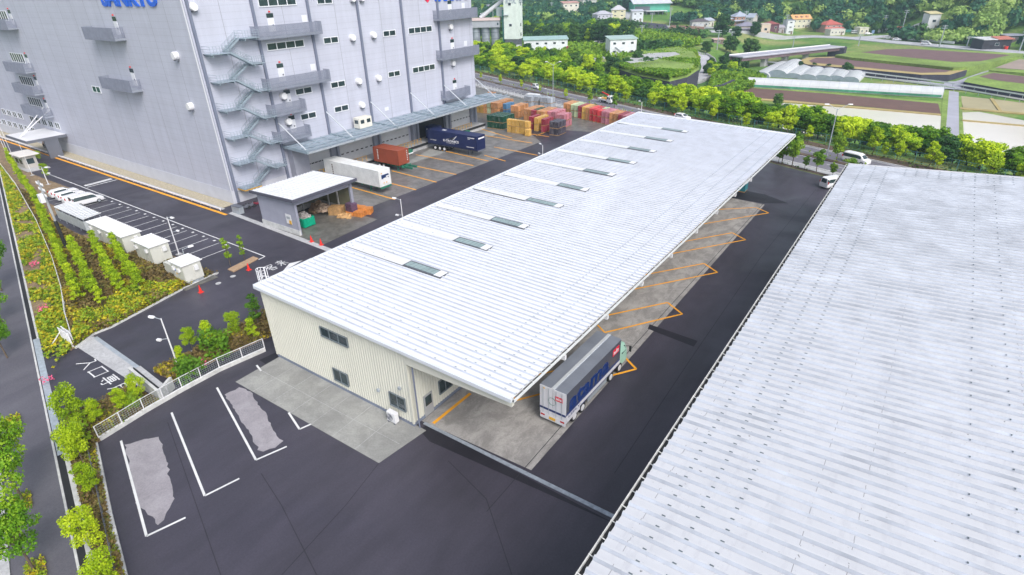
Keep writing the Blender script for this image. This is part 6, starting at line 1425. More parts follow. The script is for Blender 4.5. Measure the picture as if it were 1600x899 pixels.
block((786, 181), 1, 3, 2, 'blue', 'blue crate bundles between the orange blocks')
block((798, 184), 2, 4, 2, 'orange', 'orange crate bundles right of the blue ones')
block((818, 190), 2, 5, 2, 'orange', 'orange crate bundles in the middle of the yard left of the crimson one')
block((830, 192), 1, 4, 2, 'crimson', 'crimson crate bundles under the dark green cover in the middle', topc='darkgreen')
block((838, 193), 2, 5, 2, 'orange', 'orange crate bundles right of the dark green cover')
block((855, 194), 2, 4, 2, 'pink', 'pink crate bundles behind the crimson column')
block((819, 168), 2, 2, 2, 'grey', 'grey white strapped bundles near the road fence, the left group')
block((829, 168), 2, 2, 2, 'grey', 'grey white strapped bundles with brown layers near the road fence')
block((843, 170), 3, 2, 2, 'grey', 'grey white strapped bundles near the road fence, the right group')
block((762, 152), 2, 1, 1, 'orange', 'orange bundles alone beside the road fence behind the canopy end')
x6, y6 = G(880, 180)
for i, c in enumerate(['orange', 'orange', 'palegreen', 'palegreen', 'crimson', 'yellow', 'orange', 'red', 'red', 'red', 'pink', 'pink', 'orange', 'orange', 'crimson', 'pink', 'crimson']):
    nl = 2 
    for j in range(4):
        for k_ in range(nl):
            if 0 < j < 3 and k_ == 0: continue
            cc = c
            if c in ('red', 'pink') and k_ == nl-1 and j > 1 and i % 2: cc = 'palegreen' if i == 9 else c
            wd_ = {'orange': 'orange', 'palegreen': 'pale green', 'crimson': 'crimson', 'yellow': 'yellow', 'red': 'bright red', 'pink': 'faded pink'}[cc]
            bundle(cc, x6+.6+i*1.36, y6+.6+j*1.22-i*.46, k_*1.58, f'{wd_} crate bundles in the long row beside the road, towards the ' + ('left end' if i < 6 else 'middle' if i < 11 else 'white shed roof'), 0, 'crate bundles in the long row beside the road')
k = T('truck_load', 'white flat machine crate with a dark opening behind the grey bundles near the road fence', 'crate', (*G(833, 160), 0)); O('body', MB().box(-2, 2, -.9, .9, .1, 2.4), mt['white'], k, bevel=.05); O('window', MB().box(-.4, .6, -.93, -.9, 1.3, 2.0), mt['glass'], k)
# blue pile under the shed eave
q = G(1157, 298); k = T('wrapped_pallet', 'teal box load with a white lid just showing under the far shed eave', 'pallet load', (q[0], q[1], 0)); O('load', MB().box(-.9, .9, -.8, .8, .15, 1.5), M('teal', (.03, .2, .24), .5, var=.1), k, bevel=.04); O('lid', MB().box(-.95, .95, -.85, .85, 1.5, 1.75), mt['white'], k); O('pallet', pallet_mb(1.8, 1.6), mt['wood'], k)
# ------------------------------------------------------------------ the person under the entrance canopy
def person(label, loc, rz, shirt, trousers):
    j = {'pel': (0, 0, .95), 'spi': (0, 0, 1.2), 'che': (0, .01, 1.38), 'nec': (0, .01, 1.52), 'hea': (0, -.01, 1.62), 'top': (0, -.01, 1.72),
         'hL': (-.1, 0, .9), 'kL': (-.12, -.06, .5), 'aL': (-.12, .04, .08), 'tL': (-.13, -.14, .04), 'hR': (.1, 0, .9), 'kR': (.11, -.02, .5), 'aR': (.12, .1, .08), 'tR': (.13, -.08, .04),
         'sL': (-.18, .01, 1.42), 'eL': (-.24, .03, 1.14), 'wL': (-.25, -.05, .9), 'fL': (-.25, -.08, .8), 'sR': (.18, .01, 1.42), 'eR': (.24, .03, 1.14), 'wR': (.25, -.05, .9), 'fR': (.25, -.08, .8)}
    r = {'pel': .14, 'spi': .13, 'che': .15, 'nec': .06, 'hea': .1, 'top': .085, 'h': .1, 'k': .065, 'a': .045, 't': .04, 's': .07, 'e': .048, 'w': .035, 'f': .035}
    ed = [('pel', 'spi'), ('spi', 'che'), ('che', 'nec'), ('nec', 'hea'), ('hea', 'top')]
    for s_ in 'LR': ed += [('pel', 'h'+s_), ('h'+s_, 'k'+s_), ('k'+s_, 'a'+s_), ('a'+s_, 't'+s_), ('che', 's'+s_), ('s'+s_, 'e'+s_), ('e'+s_, 'w'+s_), ('w'+s_, 'f'+s_)]
    t = T('person', label, 'person', loc, rz)
    def skin(name, names, mat, grow=0):
        ks = [n for n in j if n in names]; me = bpy.data.meshes.new(name); me.from_pydata([j[n] for n in ks], [(ks.index(a), ks.index(b)) for a, b in ed if a in ks and b in ks], []); me.materials.append(mat)
        o = bpy.data.objects.new(name, me); C.objects.link(o); o.parent = t; md = o.modifiers.new('s', 'SKIN'); sv = me.skin_vertices[0].data if me.skin_vertices else None
        if sv is None:
            bpy.context.view_layer.update()
        if not me.skin_vertices:
            bm = __import__('bmesh').new(); bm.from_mesh(me); bm.verts.layers.skin.verify(); bm.to_mesh(me); bm.free()
        for i, n in enumerate(ks):
            rr = r.get(n, r.get(n[0], .05))+grow; me.skin_vertices[0].data[i].radius = (rr, rr*.8 if n in ('pel', 'spi', 'che') else rr); me.skin_vertices[0].data[i].use_root = (i == 0)
        o.modifiers.new('d', 'SUBSURF').levels = 1; return o
    skin('body', list(j), M('skin', (.5, .32, .23), .6, var=0)); skin('shirt', ['spi', 'che', 'sL', 'sR', 'eL', 'eR', 'wL', 'wR'], shirt, .018); skin('trousers', ['pel', 'hL', 'hR', 'kL', 'kR', 'aL', 'aR'], trousers, .02)
    O('hair', MB().loft([[(q*math.cos(a)*1.0, .01+q*math.sin(a), z) for a in np.linspace(0, 5.8, 12)] for q, z in ((.105, 1.66), (.115, 1.72), (.1, 1.79), (.05, 1.83))]), mt['black'], t)
    k = MB(); 
    for s_ in (-1, 1): k.box(s_*.04-.012, s_*.04+.012, -.112, -.1, 1.655, 1.67)
    O('eye', k, mt['black'], t); O('nose', MB().box(-.012, .012, -.135, -.1, 1.615, 1.65), bpy.data.materials['skin'], t)
    k = MB()
    for s_ in (-1, 1):
        for i in range(4): k.tube((s_*.25+(i-1.5)*.014, -.08, .8), (s_*.25+(i-1.5)*.016, -.1, .70+abs(i-1.5)*.01), .009, 6, .007)
        k.tube((s_*.25-s_*.02, -.1, .83), (s_*.25-s_*.045, -.125, .77), .01, 6, .008)
    O('finger', k, bpy.data.materials['skin'], t); k = MB()
    for s_, yy in ((-1, -.06), (1, 0)): k.box(s_*.125-.05, s_*.125+.05, yy-.12, yy+.14, 0, .09)
    O('shoe', k, mt['black'], t, bevel=.02); return t
q = G(70, 232); person('person in a white shirt and dark trousers standing under the entrance canopy', (q[0]+.3, q[1], .1), R(30), mt['white'], mt['black']).scale = (1.08,)*3
# ------------------------------------------------------------------ roadside planting, fences
def hzq(q): return hz(q[:, 0]*US[0]+q[:, 1]*US[1], q[:, 0]*UN[0]+q[:, 1]*UN[1])
S0, S1 = -300, 150
def snp(s0, s1, n0, n1): return [sn(s0, n0), sn(s1, n0), sn(s1, n1), sn(s0, n1)]
mt['hedge'] = foliage('hedge_leaf', [(.3, (.08, .17, .012)), (.5, (.22, .34, .02)), (.7, (.4, .48, .03))], .5, .2, 0)
mt['verge'] = foliage('verge_leaf', [(.3, (.03, .07, .02)), (.5, (.08, .13, .03)), (.66, (.2, .15, .06))], .25, .15, 0)
scatter('median_hedge', snp(S0, S1, 110.4, 111.7), 17000, .24, .7, mt['hedge'], -4, z0=.15, seed=41)
scatter('verge_shrubs', snp(S0, S1, 118.2, 121.6), 30000, .28, 1.1, mt['verge'], -1.6, z0=0, seed=42); scatter('verge_shrubs', snp(S0, S1, 118.6, 121.4), 9000, .3, 1.9, mt['leafm'], .9, z0=0, seed=43)
scatter('verge_shrubs', snp(-78, S1, 101.4, 102.6), 5000, .2, .5, mt['verge'], -1, z0=0, seed=44); scatter('yard_edge_shrubs', snp(-260, -84, 104.5, 102.7), 4000, .2, .4, mt['verge'], 0, z0=.0, seed=45)
mt['fence_teal'] = M('fence_teal', (.12, .34, .38), .5, var=.1); 
mesh_fence('chain_fence', 'long teal chain link fence between the public road and the tree belt', [sn(s, 122.2) for s in (-300, -150, 0, 150)], 2.0, 3.6, mt['fence_teal'], mt['fence_teal'], 0, .5)
mesh_fence('yard_fence', 'long white mesh fence between the crate stacks and the public road pavement', [sn(s, 101.9) for s in (-300, -180, -84)], 1.6, 2.0, mt['white'], mt['white'], 0, .3)
RT = mk(3, 'roadside_tree', h=5.0, cw=1.6, ch=3.6, nb=14, nl=1300, ls=.17, mat=mt['leafm'], seed=70, blob=.42, trunk=.09)
RL = mk(2, 'roadside_tree', h=5.0, cw=1.5, ch=3.8, nb=12, nl=1300, ls=.17, mat=mt['leafy'], seed=80, blob=.42, trunk=.08)
mid_n = {0: None}
def side_tree(px, n, h, lb, pr, i=0, w=1.0):
    # point on the road line n whose base shows at photo column px
    lo, hi = -300., 200.
    for _ in range(40):
        m = (lo+hi)/2; p = sn(m, n)
        if proj((*p, 0))[0] < px: lo = m
        else: hi = m
    tree(pr, (*p, .05), h, lb, 'tree', i=i, w=w)
for px, h, lb in ((752, 2.6, 'small tree on the median just right of the big building'), (782, 3.2, 'lime tree on the median left of the white hatchback'), (815, 3.0, 'round tree on the median left of the street lamp'), (844, 2.6, 'small tree on the median below the white hatchback'), (884, 3.0, 'slender tree on the median right of the street lamp'), (921, 4.2, 'pointed tree on the median left of the crane truck'), (960, 4.4, 'full tree on the median right of the crane truck'),
                  (1243, 4.2, 'lime tree on the median just right of the shed roof corner'), (1306, 5.6, 'tall leafy tree on the median beside the right-hand street lamp')): side_tree(px, 111.0, h, lb, RT if px > 900 else RL, px, .8)
for px, h, lb in ((1006, 4.0, 'lime tree beside the slim lamp at the far left roof corner'), (1221, 5.0, 'tree in the yard edge touching the shed roof corner'), (1237, 5.4, 'full tree in the yard edge beyond the shed'), (1216, 3.0, 'dark shrub in the yard edge under the shed roof corner'), (1257, 2.6, 'low bush in the yard edge between two trees'), (1275, 4.2, 'branching tree in the yard edge left of the parked minivan'), (1300, 2.6, 'round bush in the yard edge above the parked minivan'), (1325, 4.0, 'tree in the yard edge beside the warehouse roof corner')): side_tree(px, 102.0, h, lb, RT, px, .9)
for px, h, lb in ((977, 4.6, 'narrow lime tree before the teal fence right of the crane truck'), (1020, 3.8, 'wide lime tree before the teal fence above the shed roof'), (1065, 4.6, 'round lime tree before the teal fence above the silver car'), (1112, 5.0, 'large round lime tree before the teal fence over the shed roof middle'), (1165, 3.6, 'low lime tree before the teal fence over the shed roof'), (1229, 6.4, 'tall narrow lime tree before the teal fence by the roof corner'), (1262, 3.4, 'small tree before the teal fence left of the street lamp'),
                  (1362, 5.4, 'round tree before the teal fence right of the street lamp'), (1380, 3.0, 'trimmed round bush at the warehouse roof edge'), (1450, 4.6, 'round tree before the teal fence above the warehouse roof'), (1464, 3.0, 'trimmed bright bush at the warehouse roof edge'), (1545, 4.6, 'tree before the teal fence above the warehouse roof right half'), (1590, 4.2, 'tree before the teal fence at the right edge of the photo'), (1400, 3.6, 'shrubby tree before the teal fence beside the white minivan'), (770, 3.6, 'round bush before the teal fence at the far left'), (905, 4.0, 'dense bush before the teal fence above the crane truck')): side_tree(px, 120.4, h, lb, RL, px, .95)
# the dense belt beyond the fence
BT = mk(4, 'belt_tree', h=8.0, cw=3.4, ch=6.2, nb=24, nl=3000, ls=.28, mat=mt['leafg'], seed=90, blob=.34, trunk=.16)
DT = mk(3, 'dark_tree', h=10.0, cw=4.4, ch=8.2, nb=26, nl=3000, ls=.36, mat=mt['leafd'], seed=100, blob=.34, trunk=.22)
gb_ = 'trees of the belt beyond the teal fence'
r_ = random.Random(12); cnt = 0
for n0, hh in ((125.2, 5.0), (130.5, 6.0), (136.2, 6.8), (142.5, 7.0)):
    s = -262+(n0 % 3)*2
    while s < 122:
        s += r_.uniform(4.4, 6.6); nn_ = n0+r_.uniform(-1.6, 1.6); p = sn(s, nn_); z = hxy(*p)
        far = sn(s, nn_)
        q = proj((*p, z+5))
        if q[0] < 728 or q[0] > 1680: continue
        dark = r_.random() < (.06 if n0 < 131 else .22)
        h = hh*r_.uniform(.75, 1.15)
        if q[0] > 1470 and n0 > 131: h *= .8
        tree(DT if dark else BT, (*p, z-.2), h, ('dark' if dark else 'bright')+' green tree in the '+('first' if n0 < 128 else 'second' if n0 < 133 else 'third' if n0 < 139 else 'fourth')+' row of the dense belt beyond the teal fence', 'tree', gb_, w=1.35); cnt += 1
# darker wood behind it on the left, below the white buildings
for i in range(46):
    s = r_.uniform(-262, -176); n_ = r_.uniform(147, 172); p = sn(s, n_); q = proj((*p, 4))
    if q[0] < 735 or q[1] > 130: continue
    tree(BT if r_.random() < .45 else DT, (*p, hxy(*p)-.3), r_.uniform(5.5, 7.5)*(1 if n_ < 156 else .6), 'tree in the wood between the belt and the white two storey buildings', 'tree', 'trees of the wood before the white buildings'); cnt += 1
def wood(px0, px1, py0, py1, n, h0, h1, lb, grp, pr=None, seed=1, w=1.0):
    q_ = random.Random(seed)
    for i in range(n):
        p = at(q_.uniform(px0, px1), q_.uniform(py0, py1)); tree(pr or (DT if q_.random() < .7 else BT), (p[0], p[1], p[2]-.4), q_.uniform(h0, h1), lb, 'tree', grp, w=w)
wood(895, 985, 62, 72, 40, 8, 11, 'tall dark tree in the wood behind the white two storey building', 'tall dark trees behind the white buildings', seed=3)
wood(820, 900, 46, 68, 40, 6, 9, 'tree in the mixed wood right of the white tower', 'trees of the mixed wood right of the white tower', seed=4)
wood(745, 795, 14, 60, 14, 7, 10, 'tree beside the silos left of the white tower', 'trees beside the silos', seed=5)
wood(1105, 1165, 96, 128, 20, 3, 6, 'bushy tree on the green bank beside the curved road', 'trees on the bank beside the curved road', seed=6)
for b, h, lb in (((1140, 84), 9, 'dark broad tree left of the bridge end'), ((1170, 96), 10, 'tall dark tree standing before the bridge end'), ((1128, 58), 12, 'large pale crowned tree below the long dark roofed house'), ((1178, 57), 8, 'small round tree below the grey roofed farmhouse'), ((1148, 62), 7, 'little round tree right of the pale crowned tree'), ((996, 104), 6, 'dark conifer on the slope below the concrete yard'), ((1104, 84), 6, 'small tree beside the top of the curved road'), ((1322, 116), 5, 'bush behind the greenhouse nearest the canal'), ((1250, 108), 3.5, 'bush between the widest greenhouse and the next'), ((1271, 110), 3.5, 'bush between the fourth and third greenhouse'), ((1292, 112), 3.5, 'bush between the fifth and fourth greenhouse'), ((1215, 166), 4, 'dark spreading tree above the belt before the ploughed field')):
    p = at(*b); tree(DT, (p[0], p[1], p[2]-.3), h, lb, w=1.1)
wood(958, 1050, 112, 131, 26, 4, 6.5, 'bushy tree on the slope in front of the green mound', 'bushy trees before the green mound', seed=9, w=1.2)
# ------------------------------------------------------------------ fields of the valley floor
m_pl = []
for i, c in enumerate(((.15, .085, .07), (.17, .10, .10))):
    m, nt, b, P = base('ploughed'+str(i)); sp = nt.nodes.new('ShaderNodeMapping'); sp.inputs['Rotation'].default_value = (0, 0, R(10 if i == 0 else 8)); nt.links.new(P, sp.inputs[0])
    se = nt.nodes.new('ShaderNodeSeparateXYZ'); nt.links.new(sp.outputs[0], se.inputs[0]); fr = mathn(nt, 'SINE', mathn(nt, 'MULTIPLY', se.outputs[1], 3.6))
    v = mathn(nt, 'ADD', mathn(nt, 'MULTIPLY', fr, .12), mathn(nt, 'MULTIPLY_ADD', noise(nt, P, .25, 6, .7), .7, .62)); vm = nt.nodes.new('ShaderNodeVectorMath'); vm.operation = 'SCALE'; vm.inputs[0].default_value = c; nt.links.new(v, vm.inputs['Scale']); nt.links.new(vm.outputs[0], b.inputs['Base Color']); b.inputs['Roughness'].default_value = .95; m_pl.append(m)
m_grass = M('bank_grass', (.19, .28, .055), .9, var=.3, vs_=.08, var2=.25, v2s=1.2, coord='w'); m_straw = M('straw_edge', (.42, .33, .14), .9, var=.2, vs_=.2, coord='w'); m_stone = M('stone_wall', (.05, .05, .075), .9, var=.3, vs_=.4, var2=.4, v2s=2.5, coord='w')
m_mud = M('paddy_mud', (.40, .35, .2), .6, var=.12, vs_=.1, coord='w')
m_water = M('paddy_water', (.80, .74, .67), .12, var=.04, vs_=.05, coord='w', spec=.8)
m_lane = M('lane_concrete', (.38, .38, .44), .85, var=.1, vs_=.2, coord='w')
def field(name, pts, z, mat, z0=-9, side=None):
    mb = MB().prism(PG(pts, z), z0, z-.02) if side else MB()
    if side: S('field_bank', mb, side)
    return S(name, MB().flat(PG(pts, z), z), mat)
FZ = -5.9
field('field_edge', [(1128, 135), (1168, 133), (1475, 160), (1482, 185), (1125, 156)], FZ-.05, m_grass)
field('field', [(1140, 141), (1165, 137), (1300, 147), (1466, 162), (1470, 178), (1330, 165), (1240, 158), (1135, 150)], FZ, m_pl[0])
field('water', [(1222, 161), (1340, 170), (1470, 181), (1481, 226), (1200, 206)], FZ+.02, m_water)
S('field_ridge', MB().prism(PG([(1135, 151), (1240, 159), (1470, 179.5), (1470, 181), (1235, 161), (1134, 153)], FZ), -6.5, FZ+.25), m_straw)
field('lane', [(1483, 142), (1498, 144), (1499, 240), (1475, 240)], FZ+.03, m_lane)
field('lane_verge', [(1474, 140), (1483, 142), (1475, 240), (1466, 240)], FZ+.04, m_grass); field('lane_verge', [(1498, 150), (1502, 150), (1508, 240), (1499, 240)], FZ+.05, m_grass)
field('paddy', [(1500, 150), (1548, 155), (1560, 173), (1505, 168)], FZ+.01, m_mud); field('paddy', [(1552, 155), (1640, 166), (1640, 180), (1565, 174)], FZ+.012, m_mud)
field('water', [(1502, 176), (1530, 175), (1640, 196), (1640, 262), (1500, 230)], FZ+.015, m_water)
for pts in ([(1546, 154.5), (1552, 155), (1565, 174), (1560, 174)], [(1500, 169), (1562, 174), (1640, 181), (1640, 183), (1560, 176), (1500, 171)], [(1503, 188), (1640, 200), (1640, 201.5), (1503, 189.5)]): S('field_ridge', MB().prism(PG(pts, FZ), -6.5, FZ+.22), m_straw)
# terraces beyond the canal
field('field_edge', [(1246, 96), (1262, 90), (1330, 88), (1500, 104), (1512, 109), (1484, 117), (1440, 117), (1262, 101)], -3.6, m_straw, side=m_stone)
field('field', [(1264, 95), (1275, 90.5), (1330, 90), (1488, 106), (1492, 108), (1478, 113), (1440, 114), (1268, 98)], -3.57, m_pl[1])
field('field_edge', [(1305, 86), (1345, 80), (1420, 74), (1600, 84), (1592, 88), (1520, 104), (1490, 106), (1330, 90)], -2.5, m_grass, side=m_grass)
field('field', [(1345, 82), (1385, 77), (1425, 76.5), (1580, 86), (1532, 96), (1490, 97), (1400, 88)], -2.47, m_pl[1])
field('field_edge', [(1512, 122), (1545, 112), (1640, 124), (1640, 150), (1570, 140), (1506, 128)], -3.9, m_grass, side=m_stone)
field('field', [(1530, 120), (1552, 114), (1640, 124), (1640, 136), (1560, 126)], -3.87, m_pl[1]); field('paddy', [(1555, 106), (1592, 93), (1640, 96), (1640, 112)], -3.4, M('dry_field', (.33, .26, .22), .9, var=.15, vs_=.1, coord='w'))
field('field_edge', [(1545, 110), (1590, 91), (1650, 94), (1650, 118)], -3.5, m_grass, side=m_grass)
def ribbon(name, pts, wd, mat, dz=.15, ends=None, kind='structure', pre=None, n=6, zf=None):
    P_ = [np.array(pre(*p) if pre else at(*p)) for p in pts]; Q = []
    for i in range(len(P_)-1):
        for j in range(n): Q.append(P_[i]+(P_[i+1]-P_[i])*j/n)
    Q.append(P_[-1]); Q = [q*1.0 for q in Q]
    for it in range(3): Q = [Q[0]]+[(Q[i-1]+2*Q[i]+Q[i+1])/4 for i in range(1, len(Q)-1)]+[Q[-1]]
    mb = MB(); base_ = len(mb.v)
    for i, q in enumerate(Q):
        d = Q[min(i+1, len(Q)-1)]-Q[max(i-1, 0)]; d[2] = 0; d /= np.linalg.norm(d)+1e-9; nn = np.array([-d[1], d[0], 0])*wd/2
        z = zf if zf is not None else max(hxy(*q[:2]), hxy(*(q+nn)[:2]), hxy(*(q-nn)[:2]))+dz
        a, b_ = q+nn, q-nn; mb.v += [(a[0], a[1], z), (b_[0], b_[1], z), (a[0], a[1], z-3), (b_[0], b_[1], z-3)]
    for i in range(len(Q)-1):
        k = base_+4*i; mb.f += [(k, k+1, k+5, k+4), (k, k+4, k+6, k+2), (k+1, k+3, k+7, k+5)]
    S(name, mb, mat); return Q
ribbon('lane', [(1640, 84), (1590, 91), (1540, 108), (1510, 119), (1490, 130), (1484, 140)], 5.5, m_lane, .35, pre=lambda x, y: (*G(x, y, -3.4 if y < 125 else -5.8), 0), zf=None)
# canal with two white guard rails
def gr(pts, z, label):
    P_ = [(*G(x, y, z), z-.0) for x, y in pts]; t = T('guard_rail', label, 'guard rail', P_[0]); k = MB(); kp = MB()
    for i in range(len(P_)-1):
        a = Vector(P_[i]); b_ = Vector(P_[i+1]); k.bar(a+Vector((0, 0, .75)), b_+Vector((0, 0, .75)), .12, .45); n = int((b_-a).length/4)
        for j in range(n): p = a+(b_-a)*j/n; kp.box(p.x-.08, p.x+.08, p.y-.08, p.y+.08, p.z-.6, p.z+.7)
    O('rail', k, mt['white'], t, world=True); O('post', kp, mt['galv'], t, world=True)
gr([(1195, 99), (1269, 106), (1337, 114.5), (1472, 131.5), (1640, 159)], -5.0, 'long white guard rail on the far bank of the canal behind the greenhouses')
gr([(1345, 121.5), (1472, 138), (1640, 167)], -5.6, 'long white guard rail on the near bank of the canal past the greenhouses')
S('water_channel', MB().flat(PG([(1200, 101), (1269, 108), (1337, 116.5), (1472, 133), (1640, 161), (1640, 164), (1472, 136), (1345, 120), (1269, 111), (1200, 104)], -5.85), -5.85), m_stone)
ribbon('canal_road', [(1190, 100), (1269, 106.5), (1337, 114), (1472, 130.5), (1640, 158)], 3.2, m_lane, .1, pre=lambda x, y: (*G(x, y, -5.6), 0))
# greenhouses
m_gh = M('greenhouse_film', (.66, .67, .69), .3, var=.1, vs_=.3, coord='w', alpha=.93); m_ghd = M('greenhouse_end', (.3, .35, .42), .4, var=.2, vs_=.5)
def tunnel(label, A, B, wd, ht, grp='plastic tunnel greenhouses'):
    A = Vector((*A, -5.95)); B = Vector((*B, -5.95)); d = (B-A).normalized(); n_ = Vector((-d.y, d.x, 0)); t = T('greenhouse', label, 'greenhouse', A, 0, grp); k = MB(); rings = []
    for p in (A, B): rings.append([tuple(p+n_*wd/2*math.cos(a)*1.0+Vector((0, 0, ht*math.sin(a)**.8))) for a in np.linspace(0, math.pi, 13)])
    k.loft(rings, closed=False); k.f.pop(); k.f = [f for f in k.f]; O('film', k, m_gh, t, world=True)
    k = MB(); k.quad(*rings[0]); k.quad(*rings[1]); O('end_wall', k, m_ghd, t, world=True)
    hp = []; L = (B-A).length; m_ = int(L/3)
    for i in range(m_+1):
        p = A+(B-A)*i/m_; pr = None; k = MB()
        for a in np.linspace(0, math.pi, 9):
            q = p+n_*(wd/2+.03)*math.cos(a)+Vector((0, 0, (ht+.03)*math.sin(a)**.8 if 0 < a < 3.1 else 0))
            if pr is not None: k.bar(pr, q, .06, .06)
            pr = q
        hp.append(k)
    parts('hoop', hp, mt['galv'], t)
A = np.array(G(1168, 134, -6)); B = np.array(G(1471, 151, -6)); tunnel('longest white plastic tunnel greenhouse lying across the ends of the shorter ones', A, B, 7.0, 3.0)
k = thing1('green_band', 'green netting band along the foot of the longest greenhouse', 'netting', MB().bar((*(A+[0, -3.75]), -5.3), (*(B+[0, -3.75]), -5.3), .05, .7), M('net_green', (.08, .3, .2), .7, var=.4, vs_=.3))
for i, (a, b_, w_, h_) in enumerate((((1188, 121), (1223, 103.5), 7, 2.0), ((1213, 121.5), (1242, 103), 8, 2.9), ((1238, 123), (1259, 108), 7, 2.0), ((1261, 125), (1278, 110.5), 7, 2.0), ((1284, 126), (1297, 113), 7, 2.0), ((1305, 127), (1316, 115), 6.6, 2.0), ((1327, 129), (1338, 118), 6.6, 2.0))):
    tunnel(['leftmost of the short tunnel greenhouses beside the bank', 'highest and widest of the short tunnel greenhouses with a blue grey gable', 'third short tunnel greenhouse from the left', 'fourth short tunnel greenhouse, in the middle of the row', 'fifth short tunnel greenhouse from the left', 'second last short tunnel greenhouse of the row', 'rightmost short tunnel greenhouse nearest the canal road'][i], G(*a, -6), G(*b_, -6), w_, h_)
# ------------------------------------------------------------------ bridge
ba, bb_ = np.array([*G(1150, 89, -.6), -.6]), np.array([*G(1308, 72.5, -1.2), -1.2])
br = T('road_bridge', 'long pale girder bridge on concrete piers crossing the valley behind the greenhouses', 'bridge', tuple(ba)); k = MB(); k.bar(tuple(ba), tuple(bb_), 8, .5); O('deck', k, m_lane, br, world=True)
d3 = (bb_-ba)/np.linalg.norm(bb_-ba); n3 = np.array([-d3[1], d3[0], 0]); sgn = 1 if n3[1] < 0 else -1
k = MB(); k.bar(tuple(ba+n3*sgn*3.2-[0, 0, .9]), tuple(bb_+n3*sgn*3.2-[0, 0, .9]), .5, 1.3); k.bar(tuple(ba-n3*sgn*3.2-[0, 0, .9]), tuple(bb_-n3*sgn*3.2-[0, 0, .9]), .5, 1.3); O('girder', k, M('girder_brown', (.16, .11, .12), .7, var=.2, vs_=.4), br, world=True)
k = MB(); k.bar(tuple(ba+n3*sgn*3.9+[0, 0, .1]), tuple(bb_+n3*sgn*3.9+[0, 0, .1]), .2, .5); k.bar(tuple(ba-n3*sgn*3.9+[0, 0, .4]), tuple(bb_-n3*sgn*3.9+[0, 0, .4]), .12, .6); O('parapet', k, mt['white'], br, world=True)
for f in (.27, .47, .68):
    p = ba+(bb_-ba)*f; gz = hxy(p[0], p[1]); k = MB(); k.box(p[0]-1, p[0]+1, p[1]-2.6, p[1]+2.6, gz-.5, p[2]-2.3); k.box(p[0]-1.3, p[0]+1.3, p[1]-3.6, p[1]+3.6, p[2]-2.3, p[2]-1.55); O('pier', k, mt['pale'], br, world=True)
k = MB(); q = Vector((*(bb_[:2]), -3.5)); k.box(q.x-3, q.x+4, q.y-4, q.y+4, -7, -1.6); O('abutment', k, m_stone, br, world=True)
# ------------------------------------------------------------------ roads of the far side, curved road and mound
m_far = asphalt('far_road', (.42, .42, .45), (.52, .52, .55), 0)
Qm = ribbon('far_road', [(1110, 50), (1180, 54), (1260, 57), (1330, 60), (1400, 67), (1480, 73.5), (1560, 80), (1660, 90)], 12, m_far, .25)
ribbon('far_road', [(1345, 60), (1392, 57), (1420, 50), (1438, 43)], 12, m_far, .3)
ribbon('hill_road', [(905, 31), (960, 37), (1000, 40), (1050, 43.5), (1110, 45), (1150, 50)], 4.5, mt['pale'], .8)
ribbon('village_lane', [(974, 38), (976, 28), (980, 20)], 7, mt['pale'], .4)
ribbon('village_lane', [(1030, 60), (1018, 66), (1060, 67), (1110, 72)], 3.5, m_lane, .15)
cv = ribbon('curved_road', [(1040, 135), (1066, 133), (1088, 128), (1103, 119), (1108, 109), (1104, 98), (1094, 90), (1080, 84)], 6.5, m_far, .4, n=8)
k = MB()
for i in range(len(cv)-1):
    a, b_ = cv[i], cv[i+1]; d = b_-a; d[2] = 0; d /= np.linalg.norm(d)+1e-9; nn = np.array([d[1], -d[0], 0])*3.3; z = max(hxy(*a[:2]), hxy(*(a+nn)[:2]), hxy(*(a-nn)[:2]))+.9; k.bar((*(a+nn)[:2], z), (*(b_+nn*1.0)[:2], z), .3, 1.0)
thing1('road_parapet', 'white concrete parapet following the outer side of the curved road', 'parapet', k, mt['pale'])
mo = PG([(955, 108), (975, 92), (1010, 84), (1062, 80), (1086, 84), (1094, 98), (1092, 112), (1074, 124), (1046, 131), (1000, 122)], 0)
c_ = np.mean(mo, 0); k = MB(); rings = [[(*(c_+(np.array(p)-c_)*f), z) for p in mo] for f, z in ((1.0, -5.5), (.99, .6), (.86, 2.4))]
k.loft(rings[:2]); S('rock_wall', k, m_stone); k = MB(); k.loft(rings[1:]); S('mound', k, m_grass)
mp = [tuple(c_+(np.array(p)-c_)*.98) for p in mo]
scatter('mound_grass', mp, 16000, .5, 1.0, mt['leafm'], .3, fs=.08, z0=1.7, seed=51); scatter('mound_grass', mp, 9000, .45, .5, mt['hedge'], -3, fs=.08, z0=1.6, seed=52)
S('concrete_yard', MB().prism(PG([(975, 96), (1000, 84.5), (1055, 82), (1062, 85), (1020, 94), (985, 99)], 2.5), 0, 2.62), mt['pale'])
bk = PG([(1110, 92), (1150, 96), (1200, 112), (1160, 128), (1130, 138), (1100, 150), (1085, 138), (1108, 126), (1114, 108)], -2)
scatter('bank_shrubs', bk, 26000, .5, 2.0, mt['leafm'], -2, fs=.07, z0=.2, seed=53, hf=hzq); scatter('bank_shrubs', bk, 8000, .5, 3.2, mt['leafd'], .9, fs=.07, z0=.2, seed=54, hf=hzq)
k = MB(); e = PG([(1115, 145), (1128, 142), (1145, 134)], -5); k.bar((*e[0], -4.6), (*e[1], -4.6), 1, 3.5); k.bar((*e[1], -4.6), (*e[2], -4.6), 1, 3.5); S('stone_wall', k, m_stone)
